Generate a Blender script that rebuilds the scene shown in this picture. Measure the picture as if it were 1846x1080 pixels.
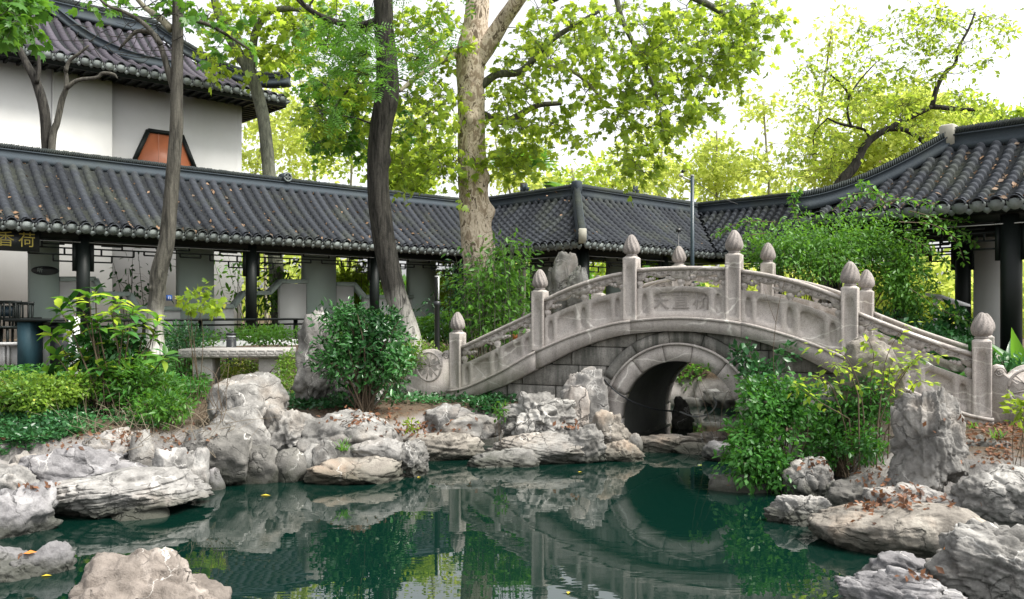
import bpy, math, random
import numpy as np
from mathutils import Vector, Matrix
from mathutils.bvhtree import BVHTree

for _o in list(bpy.data.objects):
    bpy.data.objects.remove(_o)
SC = bpy.context.scene
COL = SC.collection
RNG = np.random.default_rng(7)
random.seed(7)

# ------------------------------------------------------------------ camera, sky, sun, exposure
CH = 1.88          # eye height above the water
FPX = 1500.0       # focal length in pixels of the 1846 px wide photograph
cam_d = bpy.data.cameras.new('camera')
cam = bpy.data.objects.new('camera', cam_d)
COL.objects.link(cam)
cam.location = (0, 0, CH)
cam.rotation_euler = (math.radians(90), 0, 0)
cam_d.sensor_width = 36.0
cam_d.lens = 36.0 * FPX / 1846.0
cam_d.shift_y = 20.0 / 1846.0
cam_d.clip_start = 0.05
cam_d.clip_end = 2000
SC.camera = cam

SUN_EL, SUN_AZ = math.radians(56), math.radians(112)     # azimuth measured from +Y towards +X
world = bpy.data.worlds.new('World')
SC.world = world
world.use_nodes = True
_nt = world.node_tree
_nt.nodes.clear()
_sky = _nt.nodes.new('ShaderNodeTexSky')
_sky.sky_type = 'NISHITA'
_sky.sun_disc = False
_sky.sun_elevation = SUN_EL
_sky.sun_rotation = SUN_AZ
_sky.air_density = 1.0
_sky.dust_density = 4.0
_sky.ozone_density = 1.0
_hs = _nt.nodes.new('ShaderNodeHueSaturation')
_hs.inputs['Saturation'].default_value = 0.12
_bg = _nt.nodes.new('ShaderNodeBackground')
_bg.inputs['Strength'].default_value = 0.15
_wo = _nt.nodes.new('ShaderNodeOutputWorld')
_nt.links.new(_sky.outputs[0], _hs.inputs['Color'])
_nt.links.new(_hs.outputs[0], _bg.inputs['Color'])
_nt.links.new(_bg.outputs[0], _wo.inputs['Surface'])

sun_d = bpy.data.lights.new('sun', 'SUN')
sun_d.energy = 1.9
sun_d.angle = math.radians(16)
sun_d.color = (1.0, 0.95, 0.86)
sun = bpy.data.objects.new('sun', sun_d)
COL.objects.link(sun)
sun.rotation_euler = Vector((-math.sin(SUN_AZ) * math.cos(SUN_EL), -math.cos(SUN_AZ) * math.cos(SUN_EL), -math.sin(SUN_EL))).to_track_quat('-Z', 'Y').to_euler()

SC.view_settings.view_transform = 'Standard'
SC.view_settings.look = 'None'
SC.view_settings.gamma = 1.0
SC.view_settings.use_curve_mapping = False
SC.view_settings.exposure = 1.36
SC.render.engine = 'CYCLES'
SC.cycles.use_denoising = True
SC.cycles.max_bounces = 8
SC.cycles.diffuse_bounces = 4
SC.cycles.glossy_bounces = 3
SC.cycles.transmission_bounces = 4
SC.cycles.transparent_max_bounces = 4
SC.cycles.caustics_reflective = False
SC.cycles.caustics_refractive = False
SC.cycles.use_light_tree = False

# ------------------------------------------------------------------ helpers
def PX(px, py, D):
    """point seen at photo pixel (px, py) at depth D"""
    return np.array([(px - 923.0) / FPX * D, D, CH - (py - 560.0) / FPX * D])

def dwater(py):
    return CH * FPX / (py - 560.0)

def mesh_np(name, V, F):
    """V (n,3); F list of int arrays (m,k), k = 3 or 4 or ragged python lists"""
    me = bpy.data.meshes.new(name)
    V = np.asarray(V, dtype=np.float32)
    if not isinstance(F, (list, tuple)):
        F = [F]
    if len(F) and isinstance(F[0], np.ndarray) and F[0].ndim == 2:
        loops = np.concatenate([f.reshape(-1) for f in F]).astype(np.int32)
        tot = np.concatenate([np.full(len(f), f.shape[1], dtype=np.int32) for f in F])
    else:
        loops = np.array([i for f in F for i in f], dtype=np.int32)
        tot = np.array([len(f) for f in F], dtype=np.int32)
    start = np.concatenate([[0], np.cumsum(tot)[:-1]]).astype(np.int32)
    me.vertices.add(len(V))
    me.vertices.foreach_set('co', V.reshape(-1))
    me.loops.add(len(loops))
    me.loops.foreach_set('vertex_index', loops)
    me.polygons.add(len(tot))
    me.polygons.foreach_set('loop_start', start)
    me.polygons.foreach_set('loop_total', tot)
    me.update(calc_edges=True)
    return me

def smooth(me, on=True):
    me.polygons.foreach_set('use_smooth', np.full(len(me.polygons), on))
    me.update()

def put(name, me, mat=None, parent=None, label=None, cat=None, group=None, kind=None, loc=None):
    o = bpy.data.objects.new(name, me)
    COL.objects.link(o)
    if mat is not None and len(me.materials) == 0:
        me.materials.append(mat)
    if loc is not None:
        o.location = loc
    if parent is not None:
        o.parent = parent
        p = parent
        off = Vector((0, 0, 0))
        while p is not None:
            off += p.location
            p = p.parent
        o.location = Vector(o.location) - off
    if label: o['label'] = label
    if cat: o['category'] = cat
    if group: o['group'] = group
    if kind: o['kind'] = kind
    return o

def root(name, loc, label, cat, group=None):
    o = bpy.data.objects.new(name, None)
    COL.objects.link(o)
    o.location = Vector([float(c) for c in loc])
    o.empty_display_size = 0.2
    o['label'] = label
    o['category'] = cat
    if group: o['group'] = group
    return o

class MB:
    """collects shapes in world space and links them as ONE mesh object"""
    def __init__(s):
        s.v = []; s.f = []; s.n = 0
    def add(s, V, F):
        V = np.asarray(V, dtype=float).reshape(-1, 3)
        s.v.append(V)
        for f in F:
            s.f.append([int(i) + s.n for i in f])
        s.n += len(V)
        return s
    def box(s, c, sx, sy, sz, ax=(1, 0, 0), ay=(0, 1, 0), az=(0, 0, 1)):
        c = np.asarray(c, float); ax = np.asarray(ax, float); ay = np.asarray(ay, float); az = np.asarray(az, float)
        V = []
        for k in (-1, 1):
            for j in (-1, 1):
                for i in (-1, 1):
                    V.append(c + ax * i * sx / 2 + ay * j * sy / 2 + az * k * sz / 2)
        F = [(0, 2, 3, 1), (4, 5, 7, 6), (0, 1, 5, 4), (2, 6, 7, 3), (0, 4, 6, 2), (1, 3, 7, 5)]
        return s.add(V, F)
    def bar(s, a, b, w, h, up=(0, 0, 1)):
        a = np.asarray(a, float); b = np.asarray(b, float)
        d = b - a; L = np.linalg.norm(d); d = d / L
        up = np.asarray(up, float)
        sd = np.cross(d, up); sd /= np.linalg.norm(sd)
        u2 = np.cross(sd, d)
        return s.box((a + b) / 2, L, w, h, d, sd, u2)
    def cbox(s, c, sx, sy, sz, ch, ax=(1, 0, 0), ay=(0, 1, 0)):
        """box with chamfered vertical corners and top edge"""
        c = np.asarray(c, float); ax = np.asarray(ax, float); ay = np.asarray(ay, float); az = np.array([0, 0, 1.0])
        def ring(hx, hy, q, z):
            pts = [(hx - q, -hy), (hx, -hy + q), (hx, hy - q), (hx - q, hy), (-hx + q, hy), (-hx, hy - q), (-hx, -hy + q), (-hx + q, -hy)]
            return [c + ax * p[0] + ay * p[1] + az * z for p in pts]
        V = ring(sx / 2, sy / 2, ch, -sz / 2) + ring(sx / 2, sy / 2, ch, sz / 2 - ch) + ring(sx / 2 - ch, sy / 2 - ch, ch, sz / 2)
        F = [list(range(7, -1, -1)), list(range(16, 24))]
        for r in (0, 8):
            for i in range(8):
                j = (i + 1) % 8
                F.append((r + i, r + j, r + 8 + j, r + 8 + i))
        return s.add(V, F)
    def lathe(s, base, prof, n=16, axis=(0, 0, 1), twist=0, flute=0, nf=12):
        base = np.asarray(base, float); az = np.asarray(axis, float); az /= np.linalg.norm(az)
        h = np.array([1.0, 0, 0]) if abs(az[0]) < .9 else np.array([0, 1.0, 0])
        ax = np.cross(h, az); ax /= np.linalg.norm(ax); ay = np.cross(az, ax)
        V = []
        for k, (r, z) in enumerate(prof):
            for i in range(n):
                a = 2 * math.pi * i / n
                rr = r * (1 + flute * math.sin(nf * a + twist * z))
                V.append(base + ax * rr * math.cos(a) + ay * rr * math.sin(a) + az * z)
        F = []
        for k in range(len(prof) - 1):
            for i in range(n):
                j = (i + 1) % n
                F.append((k * n + i, k * n + j, (k + 1) * n + j, (k + 1) * n + i))
        F.append(list(range(n - 1, -1, -1)))
        F.append([(len(prof) - 1) * n + i for i in range(n)])
        return s.add(V, F)
    def prism(s, pts2, origin, ax, ay, depth, az=None):
        """polygon in (ax, ay) extruded by depth along az"""
        origin = np.asarray(origin, float); ax = np.asarray(ax, float); ay = np.asarray(ay, float)
        if az is None:
            az = np.cross(ax, ay)
        az = np.asarray(az, float)
        n = len(pts2)
        V = [origin + ax * p[0] + ay * p[1] for p in pts2] + [origin + ax * p[0] + ay * p[1] + az * depth for p in pts2]
        F = [list(range(n - 1, -1, -1)), list(range(n, 2 * n))]
        for i in range(n):
            j = (i + 1) % n
            F.append((i, j, n + j, n + i))
        return s.add(V, F)
    def tube(s, pts, rad, n=8):
        V, Q = tube(pts, rad, n)
        s.add(V, Q)
        m = len(pts)
        b = s.n - len(V)
        s.f.append([b + i for i in range(n - 1, -1, -1)])
        s.f.append([b + (m - 1) * n + i for i in range(n)])
        return s
    def mesh(s, name, sm=False):
        me = mesh_np(name, np.concatenate(s.v), s.f)
        if sm: smooth(me)
        return me
    def build(s, name, mat, parent=None, sm=False, **kw):
        me = s.mesh(name, sm)
        if parent is None:      # origin at the foot of the thing
            V = np.concatenate(s.v)
            c = Vector([float(V[:, 0].mean()), float(V[:, 1].mean()), float(V[:, 2].min())])
            me.transform(Matrix.Translation(-c))
            kw.setdefault('loc', c)
        return put(name, me, mat, parent, **kw)

def tube(pts, rad, n=8):
    pts = np.asarray(pts, float)
    m = len(pts)
    rad = np.broadcast_to(np.asarray(rad, float), (m,))
    T = np.gradient(pts, axis=0)
    T /= np.linalg.norm(T, axis=1)[:, None] + 1e-9
    ref = np.array([0.0, 0, 1]) if abs(T[:, 2].mean()) < .8 else np.array([1.0, 0, 0])
    X = np.cross(T, ref); X /= np.linalg.norm(X, axis=1)[:, None] + 1e-9
    Y = np.cross(T, X)
    a = np.arange(n) * 2 * math.pi / n
    V = pts[:, None, :] + rad[:, None, None] * (np.cos(a)[None, :, None] * X[:, None, :] + np.sin(a)[None, :, None] * Y[:, None, :])
    i = np.arange(m - 1)[:, None] * n; j = np.arange(n)[None, :]; j2 = (j + 1) % n
    Q = np.stack([i + j, i + j2, i + n + j2, i + n + j], axis=-1).reshape(-1, 4)
    return V.reshape(-1, 3), Q

def spline(pts, m):
    """Catmull-Rom through pts (n,d) resampled to m points"""
    P = np.asarray(pts, float)
    if P.ndim == 1: P = P[:, None]
    n = len(P)
    if n == 2:
        t = np.linspace(0, 1, m)[:, None]
        return P[0] * (1 - t) + P[1] * t
    E = np.vstack([2 * P[0] - P[1], P, 2 * P[-1] - P[-2]])
    t = np.linspace(0, n - 1 - 1e-9, m)
    i = t.astype(int); f = (t - i)[:, None]
    a, b, c, d = E[i], E[i + 1], E[i + 2], E[i + 3]
    return .5 * (2 * b + (c - a) * f + (2 * a - 5 * b + 4 * c - d) * f ** 2 + (3 * b - a - 3 * c + d) * f ** 3)

# value noise -------------------------------------------------------
def _hash(ix, iy, iz, seed):
    h = (ix.astype(np.int64) * 374761393 + iy.astype(np.int64) * 668265263 + iz.astype(np.int64) * 2147483647 + seed * 974634777) & 0xffffffff
    h = ((h ^ (h >> 13)) * 1274126177) & 0xffffffff
    h = ((h ^ (h >> 16)) * 2246822519) & 0xffffffff
    return ((h ^ (h >> 15)) & 0xffffff) / float(0xffffff) * 2 - 1

def vnoise(P, seed=0):
    P = np.asarray(P, float)
    i = np.floor(P).astype(np.int64); f = P - i
    f = f * f * f * (f * (f * 6 - 15) + 10)
    r = 0
    for dx in (0, 1):
        wx = f[:, 0] if dx else 1 - f[:, 0]
        for dy in (0, 1):
            wy = f[:, 1] if dy else 1 - f[:, 1]
            for dz in (0, 1):
                wz = f[:, 2] if dz else 1 - f[:, 2]
                r = r + wx * wy * wz * _hash(i[:, 0] + dx, i[:, 1] + dy, i[:, 2] + dz, seed)
    return r

def fbm(P, oct=4, seed=0, ridged=False, gain=.5):
    r = 0; a = 1.0; s = 0
    for k in range(oct):
        n = vnoise(P * (2.03 ** k) + 17.3 * k, seed + k)
        if ridged: n = 1 - 2 * np.abs(n)
        r = r + a * n; s += a; a *= gain
    return r / s

def sstep(x):
    x = np.clip(x, 0, 1)
    return x * x * (3 - 2 * x)

# ------------------------------------------------------------------ materials
class NT:
    def __init__(s, name):
        s.m = bpy.data.materials.new(name); s.m.use_nodes = True
        s.t = s.m.node_tree; s.t.nodes.clear()
        s.out = s.N('ShaderNodeOutputMaterial')
    def N(s, typ, **kw):
        n = s.t.nodes.new(typ)
        for k, v in kw.items(): setattr(n, k, v)
        return n
    def L(s, a, b): s.t.links.new(a, b)
    def coord(s, world=True, scale=(1, 1, 1), obj_rand=False):
        if world:
            src = s.N('ShaderNodeNewGeometry').outputs['Position']
        else:
            src = s.N('ShaderNodeTexCoord').outputs['Object']
        mp = s.N('ShaderNodeMapping')
        mp.inputs['Scale'].default_value = scale
        s.L(src, mp.inputs['Vector'])
        return mp.outputs[0]
    def noise(s, vec, scale, detail=4, rough=.55, dist=0):
        n = s.N('ShaderNodeTexNoise')
        n.inputs['Scale'].default_value = scale; n.inputs['Detail'].default_value = detail
        n.inputs['Roughness'].default_value = rough; n.inputs['Distortion'].default_value = dist
        if vec is not None: s.L(vec, n.inputs['Vector'])
        return n.outputs['Fac']
    def vor(s, vec, scale, feature='F1', rand=1):
        n = s.N('ShaderNodeTexVoronoi', feature=feature)
        n.inputs['Scale'].default_value = scale
        n.inputs['Randomness'].default_value = rand
        s.L(vec, n.inputs['Vector'])
        return n.outputs['Distance']
    def ramp(s, fac, stops, interp='LINEAR'):
        r = s.N('ShaderNodeValToRGB')
        cr = r.color_ramp; cr.interpolation = interp
        while len(cr.elements) < len(stops): cr.elements.new(.5)
        for e, (p, c) in zip(cr.elements, stops):
            e.position = p
            e.color = (c, c, c, 1) if isinstance(c, (int, float)) else tuple(c) + (1,)
        s.L(fac, r.inputs[0])
        return r.outputs[0]
    def mix(s, fac, a, b, blend='MIX'):
        m = s.N('ShaderNodeMix', data_type='RGBA', blend_type=blend)
        for sock, v in ((m.inputs[0], fac), (m.inputs[6], a), (m.inputs[7], b)):
            if isinstance(v, (int, float)): sock.default_value = v
            elif isinstance(v, tuple): sock.default_value = tuple(v) + (1,)
            else: s.L(v, sock)
        return m.outputs[2]
    def math(s, op, a, b=0.0):
        m = s.N('ShaderNodeMath', operation=op)
        for sock, v in ((m.inputs[0], a), (m.inputs[1], b)):
            if isinstance(v, (int, float)): sock.default_value = v
            else: s.L(v, sock)
        return m.outputs[0]
    def zpos(s):
        g = s.N('ShaderNodeNewGeometry'); x = s.N('ShaderNodeSeparateXYZ')
        s.L(g.outputs['Position'], x.inputs[0]); return x.outputs[2]
    def rnd(s):
        return s.N('ShaderNodeObjectInfo').outputs['Random']
    def principled(s, col, rough=.8, bump=None, bstr=.3, bdist=.02, spec=.5):
        p = s.N('ShaderNodeBsdfPrincipled')
        for sock, v in ((p.inputs['Base Color'], col), (p.inputs['Roughness'], rough)):
            if isinstance(v, (int, float)): sock.default_value = v
            elif isinstance(v, tuple): sock.default_value = tuple(v) + (1,)
            else: s.L(v, sock)
        p.inputs['Specular IOR Level'].default_value = spec
        if bump is not None:
            b = s.N('ShaderNodeBump'); b.inputs['Strength'].default_value = bstr; b.inputs['Distance'].default_value = bdist
            s.L(bump, b.inputs['Height']); s.L(b.outputs[0], p.inputs['Normal'])
        s.L(p.outputs[0], s.out.inputs['Surface'])
        return p

def m_plain(name, col, rough=.7, var=.15, scale=6, bump=.15, spec=.3):
    t = NT(name); v = t.coord()
    n = t.noise(v, scale, 6, .6)
    n2 = t.noise(v, scale * 12, 3)
    c = t.mix(n, tuple(x * (1 - var) for x in col), tuple(min(1, x * (1 + var)) for x in col))
    t.principled(c, rough, t.math('ADD', n, t.math('MULTIPLY', n2, .5)), bump, .01, spec)
    return t.m

def m_rock(name, lo, mid, hi, tint=(.30, .22, .15), crack=1.0, wet=True, scale=1.0):
    t = NT(name)
    v = t.coord()
    # break the pattern from rock to rock
    add = t.N('ShaderNodeVectorMath', operation='ADD'); cmb = t.N('ShaderNodeCombineXYZ')
    r = t.math('MULTIPLY', t.rnd(), 40.0)
    t.L(r, cmb.inputs[0]); t.L(r, cmb.inputs[1]); t.L(v, add.inputs[0]); t.L(cmb.outputs[0], add.inputs[1]); v = add.outputs[0]
    n1 = t.noise(v, 2.2 * scale, 8, .62, .6)
    n2 = t.noise(v, 9 * scale, 8, .7, .3)
    n3 = t.noise(v, 60 * scale, 4, .7)
    c = t.ramp(n1, [(.30, lo), (.50, mid), (.66, hi)])
    c = t.mix(t.ramp(n2, [(.35, .0), (.7, .55)]), c, t.mix(.5, c, hi))
    c = t.mix(t.math('MULTIPLY', t.ramp(t.noise(v, 4.6 * scale, 7, .7, .5), [(.50, 0.0), (.66, 1.0)]), .62), c, tuple(x * .75 for x in lo))
    c = t.mix(t.math('MULTIPLY', t.ramp(t.noise(v, 1.1 * scale, 5, .6), [(.52, 0.0), (.72, 1.0)]), .45), c, tint)
    wv = t.N('ShaderNodeTexNoise'); wv.inputs['Scale'].default_value = 3 * scale; wv.inputs['Detail'].default_value = 5; t.L(v, wv.inputs['Vector'])
    vm = t.N('ShaderNodeVectorMath', operation='MULTIPLY_ADD'); t.L(wv.outputs['Color'], vm.inputs[0]); vm.inputs[1].default_value = (.55, .55, .55); t.L(v, vm.inputs[2])
    d = t.vor(vm.outputs[0], 2.3 * scale, 'DISTANCE_TO_EDGE')
    ck = t.ramp(d, [(0.0, 1.0), (.012, .75), (.035, 0.0)])
    ckm = t.math('MULTIPLY', ck, t.ramp(n1, [(.45, 0.0), (.6, crack)]))
    c = t.mix(t.math('MULTIPLY', ckm, .7), c, tuple(x * .25 for x in lo))
    vein = t.vor(vm.outputs[0], 1.3 * scale, 'DISTANCE_TO_EDGE')
    vn = t.math('MULTIPLY', t.ramp(vein, [(0.0, 1.0), (.01, .0)]), t.ramp(t.noise(v, 1.7, 2), [(.5, 0.0), (.6, .8)]))
    c = t.mix(vn, c, (.72, .70, .66))
    c = t.mix(t.ramp(n3, [(.3, .35), (.6, 0.0)]), c, t.mix(.6, c, (.03, .03, .028)))
    if wet:
        z = t.math('ADD', t.zpos(), t.math('MULTIPLY', t.math('SUBTRACT', n1, .5), -.55))
        w = t.ramp(z, [(.05, 1.0), (.20, 0.0)])
        c = t.mix(t.math('MULTIPLY', w, .85), c, t.mix(n2, (.012, .016, .011), (.05, .052, .035)))
    h = t.math('ADD', t.math('MULTIPLY', n2, 1.0), t.math('MULTIPLY', n3, .28))
    h = t.math('SUBTRACT', h, t.math('MULTIPLY', ckm, .8))
    t.principled(c, t.ramp(n2, [(0, .72), (1, .95)]), h, .75, .03, .35)
    return t.m

def m_leaf(name, dark, light, trans, tw=.45, gloss=.35, yellow=None):
    t = NT(name)
    a = t.N('ShaderNodeAttribute'); a.attribute_name = 'rnd'
    f = a.outputs['Fac']
    stops = [(0.0, dark), (.75, light)]
    if yellow: stops += [(.95, light), (1.0, yellow)]
    c = t.ramp(f, stops)
    tc = t.ramp(f, [(0.0, tuple(x * .6 for x in trans)), (1.0, trans)])
    d = t.N('ShaderNodeBsdfPrincipled'); t.L(c, d.inputs['Base Color']); d.inputs['Roughness'].default_value = gloss
    d.inputs['Specular IOR Level'].default_value = .35
    tr = t.N('ShaderNodeBsdfTranslucent'); t.L(tc, tr.inputs[0])
    mx = t.N('ShaderNodeMixShader'); mx.inputs[0].default_value = tw
    t.L(d.outputs[0], mx.inputs[1]); t.L(tr.outputs[0], mx.inputs[2]); t.L(mx.outputs[0], t.out.inputs['Surface'])
    return t.m

def m_bark(name, dark, light, sx=14, sz=2.2, wash=None, patch=None, bstr=.8):
    t = NT(name)
    v = t.coord(True, (sx, sx, sz))
    n = t.noise(v, 1.0, 8, .65, .8)
    v2 = t.coord(True)
    n2 = t.noise(v2, 30, 5, .7)
    c = t.ramp(n, [(.35, dark), (.62, light)])
    if patch:
        pn = t.noise(t.coord(True, (1.0, 1.0, .45)), 8.5, 6, .62, 1.2)
        c = t.mix(t.ramp(pn, [(.42, 0.0), (.47, 1.0)]), patch[0], patch[1])
        c = t.mix(t.ramp(pn, [(.56, 0.0), (.59, 1.0)]), c, patch[2])
        c = t.mix(t.math('MULTIPLY', t.ramp(n, [(.3, .75), (.5, 0.0)]), .7), c, dark)
    c = t.mix(t.ramp(n2, [(.3, .4), (.6, 0.0)]), c, dark)
    if wash:
        z = t.math('ADD', t.zpos(), t.math('MULTIPLY', t.math('SUBTRACT', t.noise(v2, 4, 5, .7), .5), .5))
        k = t.N('ShaderNodeMapRange'); t.L(z, k.inputs[0])
        k.inputs[1].default_value = wash[0]; k.inputs[2].default_value = wash[1]; k.inputs[3].default_value = 1; k.inputs[4].default_value = 0
        kk = t.math('MULTIPLY', k.outputs[0], t.ramp(n, [(.36, .1), (.5, .95)]))
        c = t.mix(kk, c, (.62, .60, .55))
    t.principled(c, .9, t.math('ADD', n, t.math('MULTIPLY', n2, .3)), bstr, .03, .2)
    return t.m

def m_bridge():
    t = NT('grey_pink_stone')
    v = t.coord()
    n1 = t.noise(v, 1.6, 5, .6); n2 = t.noise(v, 26, 4, .6); n3 = t.noise(v, 120, 3, .8)
    c = t.ramp(n1, [(.3, (.40, .364, .333)), (.7, (.53, .487, .45))])
    c = t.mix(t.ramp(n2, [(.3, .35), (.6, 0.0)]), c, (.22, .20, .185))
    c = t.mix(t.ramp(n3, [(.33, .8), (.5, 0.0)]), c, (.11, .10, .095))
    c = t.mix(t.ramp(n3, [(.6, 0.0), (.75, .5)]), c, (.46, .43, .41))
    vm = t.N('ShaderNodeMapping'); t.L(v, vm.inputs[0]); vm.inputs['Scale'].default_value = (.55, .55, 1.6); vm.inputs['Rotation'].default_value = (.2, .45, .1)
    wn = t.N('ShaderNodeTexNoise'); wn.inputs['Scale'].default_value = 2.0; wn.inputs['Detail'].default_value = 6; t.L(v, wn.inputs['Vector'])
    va = t.N('ShaderNodeVectorMath', operation='MULTIPLY_ADD'); t.L(wn.outputs['Color'], va.inputs[0]); va.inputs[1].default_value = (.35, .35, .35); t.L(vm.outputs[0], va.inputs[2])
    d = t.vor(va.outputs[0], 1.6, 'DISTANCE_TO_EDGE')
    vn = t.math('MULTIPLY', t.ramp(d, [(0.0, 1.0), (.022, .0)]), t.ramp(t.noise(v, .9, 3), [(.42, 0.0), (.54, .85)]))
    c = t.mix(vn, c, (.75, .72, .66))
    # rain streaks and grime, low on the stones
    st = t.noise(t.coord(True, (9, 9, .8)), 1.0, 5, .6)
    zz = t.N('ShaderNodeMapRange'); t.L(t.zpos(), zz.inputs[0]); zz.inputs[1].default_value = .35; zz.inputs[2].default_value = 1.5; zz.inputs[3].default_value = .85; zz.inputs[4].default_value = .30
    c = t.mix(t.math('MULTIPLY', t.ramp(st, [(.52, 0.0), (.72, .8)]), zz.outputs[0]), c, (.075, .08, .065))
    g = t.noise(v, .8, 4, .6)
    c = t.mix(t.math('MULTIPLY', t.ramp(g, [(.52, 0.0), (.68, 1.0)]), .5), c, (.19, .19, .14))
    bl = t.noise(v, 5, 6, .7)
    c = t.mix(t.math('MULTIPLY', t.ramp(bl, [(.56, 0.0), (.70, 1.0)]), .32), c, (.16, .15, .13))
    t.principled(c, .85, t.math('ADD', t.math('MULTIPLY', n2, .5), n3), .5, .006, .3)
    return t.m

def m_tile(name, a, b, moss=.3):
    t = NT(name)
    v = t.coord()
    n = t.noise(v, 3, 6, .65); n2 = t.noise(v, 40, 4, .7)
    ob = t.rnd()
    c = t.mix(n, a, b)
    c = t.mix(t.math('MULTIPLY', ob, .45), c, tuple(x * 2.0 for x in b))
    c = t.mix(t.ramp(n2, [(.5, 0.0), (.75, .5)]), c, (.07, .075, .08))
    c = t.mix(t.math('MULTIPLY', t.ramp(t.noise(v, 1.3, 4), [(.5, 0.0), (.7, 1.0)]), moss), c, (.085, .095, .06))
    t.principled(c, .8, n2, .5, .01, .14)
    return t.m

M = {}
M['stone'] = m_bridge()
M['stone_dark'] = m_plain('engraved_stone', (.285, .262, .24), .9)
M['block'] = None
M['rock'] = m_rock('pond_rock', (.075, .072, .066), (.20, .193, .180), (.41, .398, .372))
M['rock_pale'] = m_rock('pale_rock', (.09, .087, .082), (.24, .232, .22), (.46, .448, .425), (.38, .30, .24))
M['rock_dark'] = m_rock('dark_rock', (.06, .058, .053), (.12, .115, .105), (.23, .22, .20), (.12, .12, .07))
M['rock_warm'] = m_rock('warm_rock', (.085, .074, .062), (.21, .19, .163), (.40, .37, .32), (.42, .26, .15))
M['rock_brown'] = m_rock('brown_grey_rock', (.09, .075, .063), (.21, .18, .155), (.40, .355, .315), (.16, .12, .10), scale=1.6)
M['rock_purple'] = m_rock('grey_violet_rock', (.075, .073, .077), (.19, .184, .188), (.39, .38, .38), (.30, .26, .25))
M['tile'] = m_tile('dark_roof_tile', (.011, .0128, .016), (.033, .037, .044))
M['tile_purple'] = m_tile('violet_roof_tile', (.03, .027, .034), (.075, .068, .083), .1)
M['tile_edge'] = m_tile('grey_eave_tile', (.08, .095, .095), (.17, .19, .185), .2)
M['ridge'] = m_tile('ridge_mortar', (.015, .020, .025), (.033, .042, .050), .2)
M['ridge_plate'] = m_tile('ridge_tile', (.014, .018, .018), (.035, .042, .042), .3)
M['moss_block'] = m_plain('mossy_mortar', (.33, .32, .27), .9, .3)
M['pan'] = m_tile('dark_pan_tile', (.005, .006, .007), (.014, .016, .018))
M['leaf_roof'] = m_leaf('old_roof_leaf', (.05, .035, .02), (.22, .13, .07), (.2, .1, .04), .15, .6)
M['bed'] = m_plain('tile_bed', (.022, .022, .022), .9, .4)
M['wood'] = m_plain('dark_lacquered_wood', (.006, .009, .008), .5, .3, spec=.22)  # dark lacquer, colour deepened and greened to stand in for gallery shade
_t = NT('white_plaster'); _v = _t.coord(); _n = _t.noise(_v, 1.2, 6, .6); _s = _t.noise(_t.coord(True, (3, 3, .35)), 1.0, 6, .6)
_c = _t.mix(_t.ramp(_n, [(.35, .0), (.75, .5)]), (.50, .50, .49), (.41, .41, .395))
_c = _t.mix(_t.math('MULTIPLY', _t.ramp(_s, [(.55, 0.0), (.75, 1.0)]), .12), _c, (.40, .41, .38))
_t.principled(_c, .9, _t.noise(_v, 25, 4), .08, .01, .2); M['plaster'] = _t.m
M['plaster_shade'] = m_plain('shade_tinted_plaster', (.28, .335, .31), .9, .08, 2, .08)  # white pier plaster with the gallery shade tinted into its colour
M['concrete'] = m_plain('grey_concrete', (.30, .31, .30), .9, .15, 3)
M['black'] = m_plain('black_metal', (.018, .02, .022), .4, .1, spec=.5)
M['bluemetal'] = m_plain('blue_grey_metal', (.014, .032, .044), .4, .1, spec=.5)
M['tealwood'] = m_plain('dark_teal_board', (.02, .055, .07), .6, .2)
M['white'] = m_plain('white_enamel', (.75, .76, .76), .5, .04)
M['gold'] = m_plain('gold_paint', (.38, .31, .06), .5, .1)
M['brownpane'] = m_plain('reddish_brown_panel', (.36, .12, .055), .35, .25, 3, .02, .5)
M['orange'] = m_plain('orange_clay', (.55, .18, .07), .7, .1)
M['bluesign'] = m_plain('blue_sign_paint', (.03, .09, .30), .5)
M['copper'] = m_plain('reddish_brown_wood', (.45, .20, .13), .5)  # reddish brown of the hall window bars
M['leaf_dry'] = m_leaf('dry_brown_leaf', (.045, .022, .013), (.19, .085, .042), (.35, .15, .05), .2, .6)
M['leaf_mid'] = m_leaf('mid_green_leaf', (.035, .11, .018), (.10, .25, .035), (.22, .48, .04), .40, .4)
M['leaf_deep'] = m_leaf('deep_green_leaf', (.020, .085, .018), (.062, .20, .035), (.12, .34, .03), .35, .38)
M['leaf_dark'] = m_leaf('dark_green_leaf', (.018, .07, .025), (.05, .16, .05), (.06, .20, .04), .25, .3)
M['leaf_gloss'] = m_leaf('glossy_dark_leaf', (.014, .060, .016), (.050, .16, .038), (.03, .12, .02), .15, .22)
M['leaf_light'] = m_leaf('light_green_leaf', (.075, .16, .015), (.23, .34, .035), (.62, .80, .08), .58, .45, (.42, .38, .05))
M['leaf_yellow'] = m_leaf('hazed_yellow_leaf', (.20, .29, .04), (.40, .47, .09), (.86, .96, .20), .55, .5, (.5, .45, .1))  # yellow-green leaf with the far haze lightened into its colour
M['leaf_lime'] = m_leaf('lime_leaf', (.055, .15, .015), (.17, .28, .03), (.32, .5, .06), .35, .45, (.5, .5, .08))
M['twig'] = m_plain('brown_twig', (.10, .075, .05), .9, .3)
M['twig_pale'] = m_plain('pale_dry_twig', (.20, .165, .12), .9, .3)
M['bark_dark'] = m_bark('dark_furrowed_bark', (.008, .0078, .007), (.062, .058, .050), 16, 2.0, wash=(1.1, 2.3))
M['bark_brown'] = m_bark('brown_bark', (.026, .025, .021), (.125, .118, .098), 13, 2.0, wash=(1.3, 2.05))
M['bark_plane'] = m_bark('mottled_plane_bark', (.11, .085, .06), (.3, .25, .19), 5, 2, patch=((.30, .235, .17), (.60, .51, .41), (.13, .10, .07)), bstr=.4)
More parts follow.
